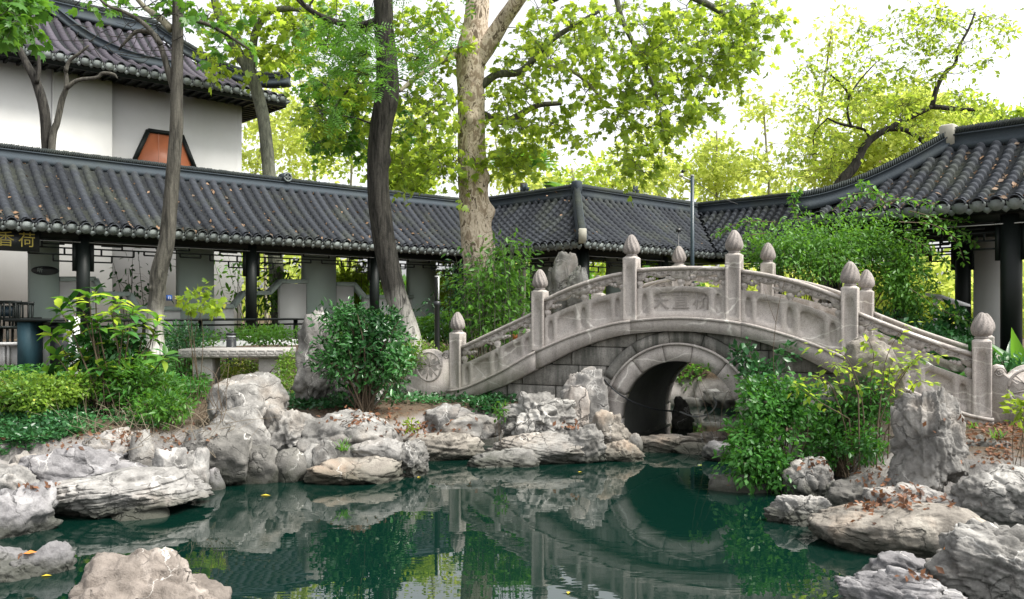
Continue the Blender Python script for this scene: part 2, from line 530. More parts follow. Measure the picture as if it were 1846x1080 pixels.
M['bark_grey'] = m_bark('grey_green_bark', (.045, .05, .038), (.15, .155, .115), 12, 3)
M['bark_pale'] = m_bark('pale_bark', (.16, .15, .11), (.32, .30, .22), 8, 3, bstr=.3)
# ------------------------------------------------------------------ ground and water
BA = np.array([-.843, 12.9, 0.0]); BE = np.array([.8855, -.4647, 0.0]); BN = np.array([.4647, .8855, 0.0]); BZ = np.array([0, 0, 1.0])
BL, BW = 7.08, 2.3
def bp(s, w, z):
    return BA + BE * s + BN * w + BZ * z

def wl(px, py):
    D = dwater(py)
    return ((px - 923) / FPX * D, D)

POND = [wl(-120, 925), wl(60, 885), wl(230, 858), wl(345, 850), wl(450, 836), wl(560, 836), wl(720, 832), wl(780, 812), wl(850, 803), wl(960, 806),
        wl(1060, 798), tuple(bp(2.69, -.1, 0)[:2]), tuple(bp(2.69, 2.4, 0)[:2]), (1.6, 14.6), (1.9, 16.6), (3.6, 17.1), (5.6, 16.4), (5.9, 13.9),
        tuple(bp(4.39, 2.4, 0)[:2]), tuple(bp(4.39, -.1, 0)[:2]), wl(1345, 842), wl(1400, 868), wl(1490, 900), wl(1580, 925), wl(1700, 955), wl(1860, 970),
        (5.2, 6.2), (4.4, 4.6), (2.8, 3.3), (.5, 2.9), (-2.4, 3.2), (-3.5, 4.6), (-4.2, 5.8)]
def pond_dist(X, Y):
    """positive outside the pond"""
    pts = np.array(POND)
    d = np.full(X.shape, 1e9); inside = np.zeros(X.shape, bool)
    for i in range(len(pts)):
        a = pts[i]; b = pts[(i + 1) % len(pts)]
        e = b - a
        t = np.clip(((X - a[0]) * e[0] + (Y - a[1]) * e[1]) / (e @ e), 0, 1)
        d = np.minimum(d, np.hypot(X - a[0] - t * e[0], Y - a[1] - t * e[1]))
        cond = (a[1] > Y) != (b[1] > Y)
        with np.errstate(divide='ignore', invalid='ignore'):
            xi = a[0] + (Y - a[1]) / (b[1] - a[1] if b[1] != a[1] else 1e-9) * e[0]
        inside ^= cond & (X < xi)
    return np.where(inside, -d, d)
def ground_z(X, Y):
    X = np.asarray(X, float); Y = np.asarray(Y, float)
    d = pond_dist(X, Y)
    wd = np.where((X > 2.0) & (Y < 9), 1.7, np.where((X < -2.6) & (Y < 9), 1.1, .5))
    h = -.06 + .56 * sstep((d + .1) / wd) + .16 * sstep((d - .6) / 3) + .42 * sstep((Y - 13.5) / 5)
    P = np.stack([X * 1.3, Y * 1.3, X * 0], -1).reshape(-1, 3)
    h = h + (.05 * vnoise(P, 3).reshape(X.shape) + .02 * vnoise(P * 4, 4).reshape(X.shape)) * sstep(d / .5)
    h = np.where(d < -.1, -.06 - .5 * sstep((-d - .1) / .7), h)
    return h
def _axis(lo, hi, far, step):
    a = np.arange(lo, hi, step)
    g = []; x = step
    p = hi
    while p < far:
        g.append(p); x *= 1.35; p += x
    l = []; x = step; p = lo
    while p > -far:
        x *= 1.35; p -= x; l.append(p)
    return np.concatenate([l[::-1], a, g])
gx = _axis(-9, 9.5, 900, .09); gy = _axis(2.2, 19, 900, .09)
GX, GY = np.meshgrid(gx, gy, indexing='ij')
GZ = ground_z(GX, GY)
nx, ny = GX.shape
ii = (np.arange(nx - 1)[:, None] * ny + np.arange(ny - 1)[None, :]).reshape(-1)
gF = np.stack([ii, ii + ny, ii + ny + 1, ii + 1], -1)
gm = mesh_np('ground', np.stack([GX, GY, GZ], -1).reshape(-1, 3), [gF]); smooth(gm)
t = NT('garden_soil'); v = t.coord()
n = t.noise(v, 3, 8, .65); n2 = t.noise(v, 35, 5, .75)
c = t.ramp(n, [(.35, (.055, .042, .03)), (.65, (.13, .10, .07))])
c = t.mix(t.ramp(n2, [(.45, 0.0), (.7, .7)]), c, (.20, .14, .09))
c = t.mix(t.ramp(n2, [(.25, .6), (.42, 0.0)]), c, (.02, .022, .015))
zz = t.math('ADD', t.zpos(), t.math('MULTIPLY', t.math('SUBTRACT', n, .5), .3))
cem = t.ramp(n, [(.35, (.17, .16, .15)), (.65, (.36, .34, .325))])
k = t.N('ShaderNodeMapRange'); t.L(zz, k.inputs[0]); k.inputs[1].default_value = .40; k.inputs[2].default_value = .50; k.inputs[3].default_value = 1; k.inputs[4].default_value = 0
c = t.mix(k.outputs[0], c, cem)
k2 = t.N('ShaderNodeMapRange'); t.L(zz, k2.inputs[0]); k2.inputs[1].default_value = .05; k2.inputs[2].default_value = .2; k2.inputs[3].default_value = .85; k2.inputs[4].default_value = 0
c = t.mix(k2.outputs[0], c, (.025, .03, .022))
t.principled(c, .95, t.math('ADD', n, n2), .9, .04, .2)
ground = put('ground', gm, t.m, kind='structure', label='brown soil and cement bank round the pond')

t = NT('still_green_water'); v = t.coord(True, (1, 1, 1))
w1 = t.noise(t.coord(True, (1.0, 3.2, 1)), 1.1, 3, .5, .4); w2 = t.noise(v, 9, 2, .5)
bh = t.math('ADD', w1, t.math('MULTIPLY', w2, .04))
p = t.principled((.0016, .0135, .0095), .012, bh, .03, .05, 1.0)
p.inputs['IOR'].default_value = 1.45
wm = mesh_np('water', [(-14, 1, 0), (14, 1, 0), (14, 19, 0), (-14, 19, 0)], [[0, 1, 2, 3]])
water = put('pond_water', wm, t.m, kind='structure', label='still dark green pond water')

# ------------------------------------------------------------------ the stone bridge
_zk = np.array([-.5, -.14, 0, .1, .2, .3, .4, .5, .6, .7, .8, .9, 1.0, 1.14, 1.5]) * BL
_zv = np.array([.60, .60, .67, .93, 1.30, 1.58, 1.75, 1.80, 1.75, 1.58, 1.30, .93, .67, .60, .60])
_ss = np.linspace(_zk[0], _zk[-1], 400)
def _pchip(x, y, xs):
    h = np.diff(x); dl = np.diff(y) / h
    m = np.zeros(len(x))
    m[1:-1] = np.where(dl[:-1] * dl[1:] > 0, 2 * dl[:-1] * dl[1:] / (dl[:-1] + dl[1:] + 1e-12), 0)
    i = np.clip(np.searchsorted(x, xs) - 1, 0, len(x) - 2)
    t = (xs - x[i]) / h[i]
    return y[i] * (1 + 2 * t) * (1 - t) ** 2 + m[i] * h[i] * t * (1 - t) ** 2 + y[i + 1] * t * t * (3 - 2 * t) + m[i + 1] * h[i] * t * t * (t - 1)
_zt = _pchip(_zk, _zv, _ss)
def zd(s): return np.interp(s, _ss, _zt)
def zl(s):
    s = np.asarray(s, float)
    return zd(s) - .195 - .08 * np.exp(-((np.abs(s / BL - .5) - .31) / .1) ** 2)
SC0, ZC, RI, RO, RH = BL * .496, .36, .84, 1.06, 1.24

bridge = root('arched_stone_bridge', bp(BL / 2, BW / 2, 0), 'grey carved stone bridge humped over the pond on one round arch', 'bridge')
# core body with the vault
mb = MB()
S = np.linspace(-.1, BL + .1, 240)
def arch_z(s, r, off=0):
    d = np.abs(s - SC0)
    return np.where(d < r, ZC + np.sqrt(np.maximum(r * r - d * d, 0)), -.5) + off
bot = np.where(np.abs(S - SC0) < RI + .02, arch_z(S, RI + .02), -.5)
top = zl(S) + .12
for w0 in (.03, BW - .03):
    V = []; F = []
    for a, b, cc in zip(S, bot, top): V += [bp(a, w0, b), bp(a, w0, cc)]
    for i in range(len(S) - 1):
        q = (2 * i, 2 * i + 2, 2 * i + 3, 2 * i + 1)
        F.append(q if w0 < 1 else q[::-1])
    mb.add(V, F)
ang = np.linspace(0, math.pi, 49)
ring = [(SC0 + (RI + .02) * math.cos(a), ZC + (RI + .02) * math.sin(a)) for a in ang]
ring = [(SC0 + RI + .02, -.5)] + ring + [(SC0 - RI - .02, -.5)]
V = []; F = []
for (a, b) in ring: V += [bp(a, .03, b), bp(a, BW - .03, b)]
for i in range(len(ring) - 1): F.append((2 * i, 2 * i + 1, 2 * i + 3, 2 * i + 2))
mb.add(V, F)
m_vault = NT('dark_masonry'); v = m_vault.coord()  # dark mottled masonry for the core and vault
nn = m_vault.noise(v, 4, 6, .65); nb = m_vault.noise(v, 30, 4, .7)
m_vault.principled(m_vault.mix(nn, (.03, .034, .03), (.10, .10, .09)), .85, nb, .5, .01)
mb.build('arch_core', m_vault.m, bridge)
# deck slabs
for i in range(14):
    s0 = -.1 + i * (BL + .2) / 14; s1 = s0 + (BL + .2) / 14 - .012
    mb = MB(); ss = np.linspace(s0, s1, 4); V = []
    for a in ss: V += [bp(a, .15, zd(a) - .1), bp(a, BW - .15, zd(a) - .1), bp(a, .15, zd(a) - .02), bp(a, BW - .15, zd(a) - .02)]
    F = [(0, 1, 3, 2), (12, 14, 15, 13)]
    for k in range(3):
        o = 4 * k
        F += [(o, o + 4, o + 5, o + 1), (o + 2, o + 3, o + 7, o + 6), (o, o + 2, o + 6, o + 4), (o + 1, o + 5, o + 7, o + 3)]
    mb.add(V, F).build('deck_slab', M['stone'], bridge)
# curved kerb band under the balustrades
def band(s0, s1, w0, w1, f0, f1, name, mat, n=14, chf=.012):
    mb = MB(); V = []; F = []
    ss = np.linspace(s0, s1, n)
    for a in ss:
        b, t_ = f0(a), f1(a)
        V += [bp(a, w0, b), bp(a, w0, t_ - chf), bp(a, w0 + chf, t_), bp(a, w1 - chf, t_), bp(a, w1, t_ - chf), bp(a, w1, b)]
    for k in range(n - 1):
        for j in range(6):
            j2 = (j + 1) % 6
            F.append((6 * k + j, 6 * k + 6 + j, 6 * k + 6 + j2, 6 * k + j2)[::-1])
    F.append([0, 1, 2, 3, 4, 5][::-1]); F.append([6 * (n - 1) + j for j in range(6)])
    return mb.add(V, F).build(name, mat, bridge)
cuts = [-.12, .20 * BL, .405 * BL, .617 * BL, .80 * BL, BL + .12]
for a, b in zip(cuts[:-1], cuts[1:]):
    band(a + .003, b - .003, -.145, .14, zl, zd, 'kerb_stone', M['stone'])
    band(a + .003, b - .003, -.165, -.1465, lambda s: zd(s) - .035, lambda s: zd(s) + .0, 'kerb_lip', M['stone'], chf=.006)
    band(a + .003, b - .003, BW - .14, BW + .145, zl, zd, 'kerb_stone', M['stone'])
# spandrel blocks
m_blk = NT('stained_block_stone'); v = m_blk.coord()
n1 = m_blk.noise(v, 1.9, 6, .7); n2 = m_blk.noise(v, 60, 4, .75); n3 = m_blk.noise(m_blk.coord(True, (7, 7, .9)), 1.0, 5, .6)
c = m_blk.ramp(n1, [(.3, (.11, .106, .095)), (.68, (.43, .405, .37))])
c = m_blk.mix(m_blk.ramp(n3, [(.42, 0.0), (.62, .8)]), c, (.055, .06, .05))
c = m_blk.mix(m_blk.ramp(n2, [(.35, .7), (.5, 0.0)]), c, (.07, .07, .06))
m_blk.principled(c, .9, n2, .6, .008, .3)
M['block'] = m_blk.m
def block(s0, s1, z0, z1, wf, wb, side, jit=0):
    n = max(5, int((s1 - s0) / .035)); ss = np.linspace(s0, s1, n)
    tp = np.minimum(z1, zl(ss) - .004); bt = np.maximum(z0, np.where(np.abs(ss - SC0) < RH, ZC + np.sqrt(np.maximum(RH ** 2 - (ss - SC0) ** 2, 0)) + .006, z0))
    ok = tp - bt > .015
    runs = []; cur = []
    for i in range(n):
        if ok[i]: cur.append(i)
        elif cur: runs.append(cur); cur = []
    if cur: runs.append(cur)
    for r in runs:
        if len(r) < 3: continue
        mb = MB(); V = []; F = []
        f = (wf + jit) if side < 0 else (wf - jit)
        bev = .008 * (1 if side < 0 else -1)
        for i in r:
            V += [bp(ss[i], f, bt[i] + .008), bp(ss[i], f, tp[i] - .008), bp(ss[i], f + bev, tp[i]), bp(ss[i], wb, tp[i]), bp(ss[i], wb, bt[i]), bp(ss[i], f + bev, bt[i])]
        m = len(r)
        for k in range(m - 1):
            for j in range(6):
                j2 = (j + 1) % 6
                q = (6 * k + j, 6 * k + 6 + j, 6 * k + 6 + j2, 6 * k + j2)
                F.append(q[::-1] if side < 0 else q)
        F.append([0, 1, 2, 3, 4, 5]); F.append([6 * (m - 1) + j for j in range(6)][::-1])
        mb.add(V, F).build('wall_block', M['block'], bridge)
rows = [(-.3, .12), (.13, .45), (.46, .78), (.79, 1.09), (1.10, 1.36), (1.37, 1.62)]
for side, wf, wb in ((-1, -.02, .028), (1, BW + .02, BW - .028)):
    for r, (z0, z1) in enumerate(rows):
        x = .15 + (.35 if r % 2 else 0)
        while x < BL - .1:
            L = random.uniform(.62, .98)
            block(x, min(x + L, BL), z0, z1, wf, wb, side, random.uniform(-.006, .006))
            x += L + .012
# arch ring: voussoirs, hood moulding, outer ring
def arc_piece(a0, a1, r0, r1, w0, w1, name, mat, n=8):
    aa = np.linspace(a0, a1, n); mb = MB(); V = []; F = []
    for a in aa:
        ca, sa = math.cos(a), math.sin(a)
        for (r, w) in ((r0, w0), (r1, w0), (r1, w1), (r0, w1)):
            V.append(bp(SC0 - r * ca, w, ZC + r * sa))
    for k in range(n - 1):
        for j in range(4):
            j2 = (j + 1) % 4
            F.append((4 * k + j, 4 * k + j2, 4 * k + 4 + j2, 4 * k + 4 + j))
    F.append([3, 2, 1, 0]); F.append([4 * (n - 1) + j for j in range(4)])
    mb.add(V, F).build(name, mat, bridge)
cutv = np.array([0, 24, 52, 78, 101, 128, 155, 180]) * math.pi / 180
for side, sg in ((-1, 1), (1, -1)):
    f = 0 if side < 0 else BW
    for a0, a1 in zip(cutv[:-1], cutv[1:]):
        arc_piece(a0 + .006, a1 - .006, RI, RO - .002, f - .055 * sg, f + .16 * sg, 'arch_stone', M['stone'])
        arc_piece(a0 + .10, min(a1 + .09, math.pi), RO + .03, RH, f - .045 * sg, f + .03 * sg, 'outer_arch_stone', M['block'])
    arc_piece(0.0, math.pi, RO, RO + .028, f - .085 * sg, f + .03 * sg, 'arch_moulding', M['stone'], 50)
    for sx in (-1, 1):
        mb = MB(); c0 = SC0 + sx * (RI + RO) / 2
        mb.box(bp(c0, f + .05 * sg, -.07), RO - RI, .21, .85, BE, BN).build('arch_foot_stone', M['stone'], bridge)
        MB().box(bp(SC0 + sx * (RO + .09), f + .0 * sg, -.07), .16, .09, .85, BE, BN).build('outer_foot_stone', M['block'], bridge)

# balustrade panels
def recess(mb, fmap, u0, u1, v0, v1, iu0, iu1, iv0, iv1, notch, depth, n=36, arc=0):
    """front face of (u0..u1, v0..v1) with a sunk field inside; fmap(u, v, w) -> 3D, w into the stone"""
    cu, cv = (iu0 + iu1) / 2, (iv0 + iv1) / 2
    n = 40 if n > 30 else 24
    a = np.linspace(0, 2 * math.pi, n, endpoint=False)
    O = []; I = []
    hu, hv = (iu1 - iu0) / 2, (iv1 - iv0) / 2
    for t_ in a:
        c_, s_ = math.cos(t_), math.sin(t_)
        e = 1 / max(abs(c_), abs(s_))
        x, y = c_ * e, s_ * e
        O.append((u0 + (x + 1) / 2 * (u1 - u0), v0 + (y + 1) / 2 * (v1 - v0)))
        xi, yi = x, y
        k = notch
        if abs(x) > 1 - k and abs(y) > 1 - k:      # cut corners
            q = (abs(x) - (1 - k)) + (abs(y) - (1 - k))
            if q > k:
                sc = k / q
                xi = math.copysign((1 - k) + (abs(x) - (1 - k)) * sc, x); yi = math.copysign((1 - k) + (abs(y) - (1 - k)) * sc, y)
        I.append((cu + xi * hu, cv + yi * hv + (arc * hv * (1 - xi * xi) if yi > 0 else 0)))
    V = [fmap(p[0], p[1], 0) for p in O] + [fmap(p[0], p[1], 0) for p in I] + [fmap(cu + (p[0] - cu) * .97, cv + (p[1] - cv) * .95, depth) for p in I] + [fmap(cu, cv, depth)]
    F = []
    for i in range(n):
        j = (i + 1) % n
        F += [(i, j, n + j, n + i), (n + i, n + j, 2 * n + j, 2 * n + i), (2 * n + i, 2 * n + j, 3 * n)]
    mb.add(V, F)
def slab_rest(mb, fmap, u0, u1, v0, v1, th, n=12):
    us = np.linspace(u0, u1, n)
    V = []
    for u in us: V += [fmap(u, v0, 0), fmap(u, v1, 0), fmap(u, v1, th), fmap(u, v0, th)]
    F = []
    for k in range(n - 1):
        o = 4 * k
        F += [(o + 1, o + 2, o + 6, o + 5), (o + 2, o + 3, o + 7, o + 6), (o + 3, o, o + 4, o + 7)]
    F += [(0, 3, 2, 1), (4 * (n - 1), 4 * (n - 1) + 1, 4 * (n - 1) + 2, 4 * (n - 1) + 3)]
    mb.add(V, F)
RAIL = [(1.34, 1.86, 0), (2.06, 2.425, .05), (2.465, 2.455, .02), (2.42, 2.06, .05), (1.87, 1.40, -.02)]
PW = .20
def panel(i, w, nice=True):
    sa = i * BL / 5 + PW / 2; sb = (i + 1) * BL / 5 - PW / 2
    za, zb_, bow = RAIL[i]
    TH = .10
    def zr(u): return za + (zb_ - za) * u + bow * 4 * u * (1 - u)
    def fm(u, v, d):
        s = sa + (sb - sa) * u
        b = zd(s) + .002
        return bp(s, w - TH / 2 + d, b + (zr(u) - b) * v)
    p = root('balustrade_panel', bp((sa + sb) / 2, w, float(zd((sa + sb) / 2))), '', '')
    del p['label']; del p['category']
    p.parent = bridge; p.location = p.location - bridge.location
    vt = .60
    if i == 2: cells = [(0, .155, .05, .12, 0), (.155, .845, .185, .815, .12), (.845, 1, .88, .95, 0)]
    else: cells = [(0, .13, .04, .11, 0), (.13, .43, .16, .40, .08), (.43, .57, .465, .535, 0), (.57, .87, .60, .84, .08), (.87, 1, .89, .96, 0)]
    if i in (0, 4): vt = .56
    mb = MB()
    for (u0, u1, a, b, arc) in cells:
        recess(mb, fm, u0, u1, 0, vt, a, b, .10 * vt / .6, .48 * vt / .6, .5 if b - a < .1 else (.22 if i != 2 else .2), .036, 36 if b - a > .1 else 24, arc)
    slab_rest(mb, fm, 0, 1, 0, vt, TH)
    mb.build('carved_slab', M['stone'], p)
    # moulded rail
    mb = MB(); n = 16; V = []; F = []
    prof = [(.905, .018), (.925, .0), (.94, -.022), (.985, -.022), (1.0, 0), (1.0, TH), (.985, TH + .022), (.94, TH + .022), (.925, TH), (.905, TH - .018)]
    for u in np.linspace(0, 1, n):
        for (v_, d_) in prof: V.append(fm(u, v_, d_))
    m = len(prof)
    for k in range(n - 1):
        for j in range(m):
            j2 = (j + 1) % m
            F.append((m * k + j, m * k + j2, m * k + m + j2, m * k + m + j))
    F.append(list(range(m - 1, -1, -1))); F.append([m * (n - 1) + j for j in range(m)])
    mb.add(V, F).build('rail', M['stone'], p)
    # apron below the rail with cloud scrolls, scalloped lower edge
    va = .75
    def low(u):
        x = (u * 2) % 1.0
        return va + .035 + .05 * abs(math.sin(math.pi * (u * 4))) ** 2 - (.055 if (abs(u - .5) < .10 or u < .09 or u > .91) else 0)
    mb = MB(); V = []; F = []; n = 41
    for u in np.linspace(0, 1, n):
        V += [fm(u, low(u), .012), fm(u, .91, .012), fm(u, .91, TH - .012), fm(u, low(u), TH - .012)]
    for k in range(n - 1):
        for j in range(4):
            j2 = (j + 1) % 4
            F.append((4 * k + j, 4 * k + j2, 4 * k + 4 + j2, 4 * k + 4 + j))
    F += [(3, 2, 1, 0), [4 * (n - 1) + j for j in range(4)]]
    mb.add(V, F).build('apron', M['stone'], p)
    mb = MB()
    for k in range(12):                      # scroll curls
        u = .045 + k * .0828; v_ = .86 + .012 * math.sin(k * 2.1)
        c = np.array(fm(u, v_, .012)); pts = []
        sg = 1 if k % 2 else -1
        for q in range(12):
            a = q / 11 * 3.6 * math.pi; r_ = .034 * (1 - q / 13)
            pts.append(c + BE * r_ * math.cos(a) * sg + BZ * r_ * math.sin(a) - BN * .002)
        mb.tube(pts, .0075, 5)
    mb.build('cloud_scroll', M['stone'], p, sm=True)
    # vases that carry the rail, cloud brackets beside them
    for u in (.02, .5, .98):
        b = np.array(fm(u, vt, TH / 2)); t_ = np.array(fm(u, va + .01, TH / 2)); h = t_[2] - b[2] + .02
        k = h / .16
        MB().lathe(b - BZ * .005, [(.028, 0), (.034, .012 * k), (.026, .02 * k), (.05, .055 * k), (.056, .085 * k), (.048, .115 * k), (.028, .135 * k), (.034, .148 * k), (.034, .165 * k)], 14).build('vase_baluster', M['stone'], p, sm=True)
        for sg in (-1, 1):
            if (u < .1 and sg < 0) or (u > .9 and sg > 0): continue
            mb = MB(); uu = u + sg * .085
            c = np.array(fm(uu, va + .0, TH / 2)); 
            for (dx, dz, r_) in ((0, .0, .033), (sg * .05, .012, .027), (-sg * .035, .02, .024), (sg * .09, .022, .02)):
                cc = c + BE * dx + BZ * dz
                pts = [cc - BN * .035, cc + BN * .035]
                mb.tube(pts, [r_, r_], 10)
            mb.build('cloud_bracket', M['stone'], p)
    return p, fm
fm2 = None
for i in range(5):
    pn, fmx = panel(i, 0.0)
    if i == 2: pn2, fm2 = pn, fmx
    panel(i, BW)
# posts with lotus-bud finials
def bridge_post(s, w, zoff=0.0, pw=PW):
    z0 = float(zd(s)) - .0
    p = root('balustrade_post', bp(s, w, z0), '', ''); del p['label']; del p['category']
    p.parent = bridge; p.location = p.location - bridge.location
    H = .88; hw = pw / 2
    mb = MB()
    for (d, nrm) in ((BE, -BN), (BE, BN), (BN, -BE), (BN, BE)):
        def f3(u, v, q, d=d, nrm=nrm):
            return bp(s, w, z0) + np.asarray(nrm) * (hw - q) + np.asarray(d) * (u - .5) * (pw - .024) + BZ * (v * (H - .03) - .0)
        recess(mb, f3, 0, 1, 0, 1, .17, .83, .06, .86, .25, .018, 24, .06)
    for sx in (-1, 1):
        for sy in (-1, 1):
            a = bp(s, w, z0) + BE * sx * (hw - .012) + BN * sy * hw; b = bp(s, w, z0) + BE * sx * hw + BN * sy * (hw - .012)
            V = [a, b, b + BZ * (H - .03), a + BZ * (H - .03)]
            mb.add(V, [(0, 1, 2, 3)])
    # shoulder
    c0 = bp(s, w, z0 + H - .03)
    def rg(h, z, ch=.012):
        out = []
        for (x, y) in ((h - ch, -h), (h, -h + ch), (h, h - ch), (h - ch, h), (-h + ch, h), (-h, h - ch), (-h, -h + ch), (-h + ch, -h)):
            out.append(c0 + BE * x + BN * y + BZ * z)
        return out
    V = rg(hw, 0) + rg(hw, .01) + rg(hw - .035, .035) + rg(hw - .05, .037)
    F = []
    for r_ in (0, 8, 16):
        for k in range(8):
            F.append((r_ + k, r_ + (k + 1) % 8, r_ + 8 + (k + 1) % 8, r_ + 8 + k))
    F.append([24 + k for k in range(8)])
    mb.add(V, F)
    mb.build('shaft', M['stone'], p)
    fb = bp(s, w, z0 + H)
    prof = [(.060, .0), (.078, .012), (.078, .024), (.060, .032), (.084, .045), (.100, .07), (.106, .10), (.104, .135), (.094, .175), (.080, .21), (.064, .245), (.046, .275), (.030, .298), (.012, .308)]
    mb = MB(); n = 48; V = []
    for (r, z) in prof:
        fl = .0 if z < .04 else (.125 if z < .29 else .06)
        for k in range(n):
            a = 2 * math.pi * k / n
            tw = 9.0 * (z - .1) if (s < BL * .5) else -9.0 * (z - .1)
            rr = r * (1 + fl * (abs(math.sin(5 * (a + tw * .35))) * 2 - 1))
            V.append(fb + BE * rr * math.cos(a) + BN * rr * math.sin(a) + BZ * z)
    F = []
    for k in range(len(prof) - 1):
        for q in range(n):
            j = (q + 1) % n
            F.append((k * n + q, k * n + j, (k + 1) * n + j, (k + 1) * n + q))
    F.append([(len(prof) - 1) * n + q for q in range(n)])
    mb.add(V, F).build('lotus_bud_finial', M['finial'], p, sm=True)
tf = NT('weathered_finial_stone'); v = tf.coord(); n2 = tf.noise(v, 60, 4, .7); n1 = tf.noise(v, 6, 4)
c = tf.ramp(n1, [(.3, (.20, .18, .165)), (.7, (.32, .29, .27))]); c = tf.mix(tf.ramp(n2, [(.35, .6), (.55, 0.0)]), c, (.10, .09, .085))
tf.principled(c, .85, n2, .5, .006, .3); M['finial'] = tf.m
for k in range(6):
    bridge_post(k * BL / 5, 0.0)
    bridge_post(k * BL / 5 + (.12 if k == 5 else 0), BW)
# drum stones at both ends
def drum(s_dir, s0, w):
    """s_dir -1 at the left end, +1 at the right end"""
    p = root('drum_stone', bp(s0 + s_dir * .4, w, .55), '', ''); del p['label']; del p['category']
    p.parent = bridge; p.location = p.location - bridge.location
    g = .52; TH = .13
    # outline of the plate in (x away from the post, z)
    out = [(0, -.1), (0, .72), (.05, .745), (.115, .73), (.135, .675)]
    for a in np.linspace(150, -18, 18):
        out.append((.385 + .275 * math.cos(math.radians(a)), .48 + .275 * math.sin(math.radians(a))))
    out += [(.72, .33), (.80, .345), (.845, .28), (.83, .20), (.93, .21), (.985, .14), (.96, .04), (1.02, .03), (1.04, -.1)]
    pts = [(x, z) for x, z in out]
    if s_dir < 0: pts = [(-x, z) for x, z in pts][::-1]
    V2 = pts
    mb = MB().prism(V2, bp(s0, w + TH / 2, g), BE, BZ, TH, -BN)
    mb.build('plate', M['stone'], p)
    for sd in (-1, 1):
        f = w + sd * (TH / 2)
        c = bp(s0 + s_dir * .385, f, g + .48)
        ringp = [c + BE * .225 * math.cos(a) + BZ * .225 * math.sin(a) + BN * sd * .004 for a in np.linspace(0, 2 * math.pi, 41)]
        MB().tube(ringp, .017, 8).build('drum_ring', M['stone'], p, sm=True)
        mb = MB()
        for k in range(6):
            a = k * math.pi / 3 + .3
            mb.bar(c + BN * sd * .002, c + BN * sd * .002 + BE * .21 * math.cos(a) + BZ * .21 * math.sin(a), .014, .012, BN)
        for k in range(6):
            a = k * math.pi / 3 + .3 + math.pi / 6
            V = [c + BE * .03 * math.cos(a) + BZ * .03 * math.sin(a) + BN * sd * .009]
            for (r_, da) in ((.12, -.35), (.19, 0), (.12, .35)):
                V.append(c + BE * r_ * math.cos(a + da) + BZ * r_ * math.sin(a + da) + BN * sd * .004)
            mb.add(V, [(0, 1, 2, 3)])
        mb.build('flower_relief', M['stone'], p)
        for (x, z, r_) in ((.075, .655, .065), (.775, .25, .055), (.905, .12, .05), (1.0, .02, .04)):
            cc = bp(s0 + s_dir * x, f, g + z); pts_ = []
            for q in range(16):
                a = q / 15 * 3.4 * math.pi; rr = r_ * (1 - q / 18)
                pts_.append(cc + BE * rr * math.cos(a) * s_dir + BZ * rr * math.sin(a) + BN * sd * .002)
            MB().tube(pts_, .009, 6).build('spiral_scroll', M['stone'], p, sm=True)
for w in (0.0, BW):
    drum(-1, -PW / 2, w)
    drum(1, BL + PW / 2 + (.12 if w > 0 else 0), w)
for sgn, s0 in ((-1, -.12), (1, BL + .12)):     # plinth under the drums
    MB().box(bp(s0 + sgn * .62, 0, .50), 1.24, .24, .12, BE, BN).build('plinth', M['stone'], bridge)
    MB().box(bp(s0 + sgn * .62, BW, .50), 1.24, .24, .12, BE, BN).build('plinth', M['stone'], bridge)
# engraved name on the middle panel
def text_obj(name, body, size, loc, ax, az, mat, parent, depth=.004, spacing=1.0, align='CENTER', **kw):
    cu = bpy.data.curves.new(name, 'FONT')
    cu.body = body; cu.size = size; cu.extrude = depth; cu.align_x = align; cu.align_y = 'CENTER'; cu.space_character = spacing
    cu.resolution_u = 3
    cu.materials.append(mat)
    tmp = bpy.data.objects.new(name, cu); COL.objects.link(tmp)
    bpy.context.view_layer.update()
    me = bpy.data.meshes.new_from_object(tmp.evaluated_get(bpy.context.evaluated_depsgraph_get()))
    bpy.data.objects.remove(tmp)
    o = put(name, me, None, parent, **kw)
    ax = Vector([float(c) for c in ax]); az = Vector([float(c) for c in az]); ay = az.cross(ax)   # ax right, az out of the face
    R = Matrix((ax, ay, az)).transposed().to_4x4()
    off = Vector((0, 0, 0)); p = parent
    while p is not None: off += p.location; p = p.parent
    o.matrix_local = Matrix.Translation(Vector([float(c) for c in loc]) - off) @ R
    return o
_c = np.array(fm2(.5, .285, .036)) - BN * .006
text_obj('engraved_name', '天直桥', .25, _c, BE, -BN, M['stone_dark'], pn2, .005, 1.25)
# ------------------------------------------------------------------ roofs
GU = np.array([.7246, .6892, 0.0]); GV = np.array([.6892, -.7246, 0.0])
ZE, ZR, GB = 3.50, 5.00, 1.87          # eave, ridge surface, half depth
PITCH = .255
def roof_z(t, b=GB, ze=ZE, zr=ZR):
    x = np.asarray(t, float) / b
    return ze + (zr - ze) * (.72 * x + .28 * x * x)
def tile_row_mesh(t0, t1, b, ze, zr, r=.078, step=.13, n=7):
    """row of lapped cover tiles; local x along the eave, y up the slope (plan), z up"""
    V = []; F = []
    m = max(1, int(round((t1 - t0) / step)))
    ts = []
    for k in range(m):
        a = t0 + (t1 - t0) * k / m; c = t0 + (t1 - t0) * (k + 1) / m
        ts += [(a, r * 1.22), (a + .012, r * 1.20), (c - .004, r * .84)]
    for (tt, rr) in ts:
        z = float(roof_z(tt, b, ze, zr))
        for i in range(n):
            an = math.pi * i / (n - 1)
            V.append((rr * math.cos(an), tt - .30 * rr * math.sin(an), z + .012 + rr * math.sin(an) * 1.22))
    for k in range(len(ts) - 1):
        for i in range(n - 1):
            F.append((k * n + i, k * n + i + 1, (k + 1) * n + i + 1, (k + 1) * n + i))
    F.append([i for i in range(n)])
    F.append([(len(ts) - 1) * n + i for i in range(n - 1, -1, -1)])
    me = mesh_np('tile_row', V, F)
    return me
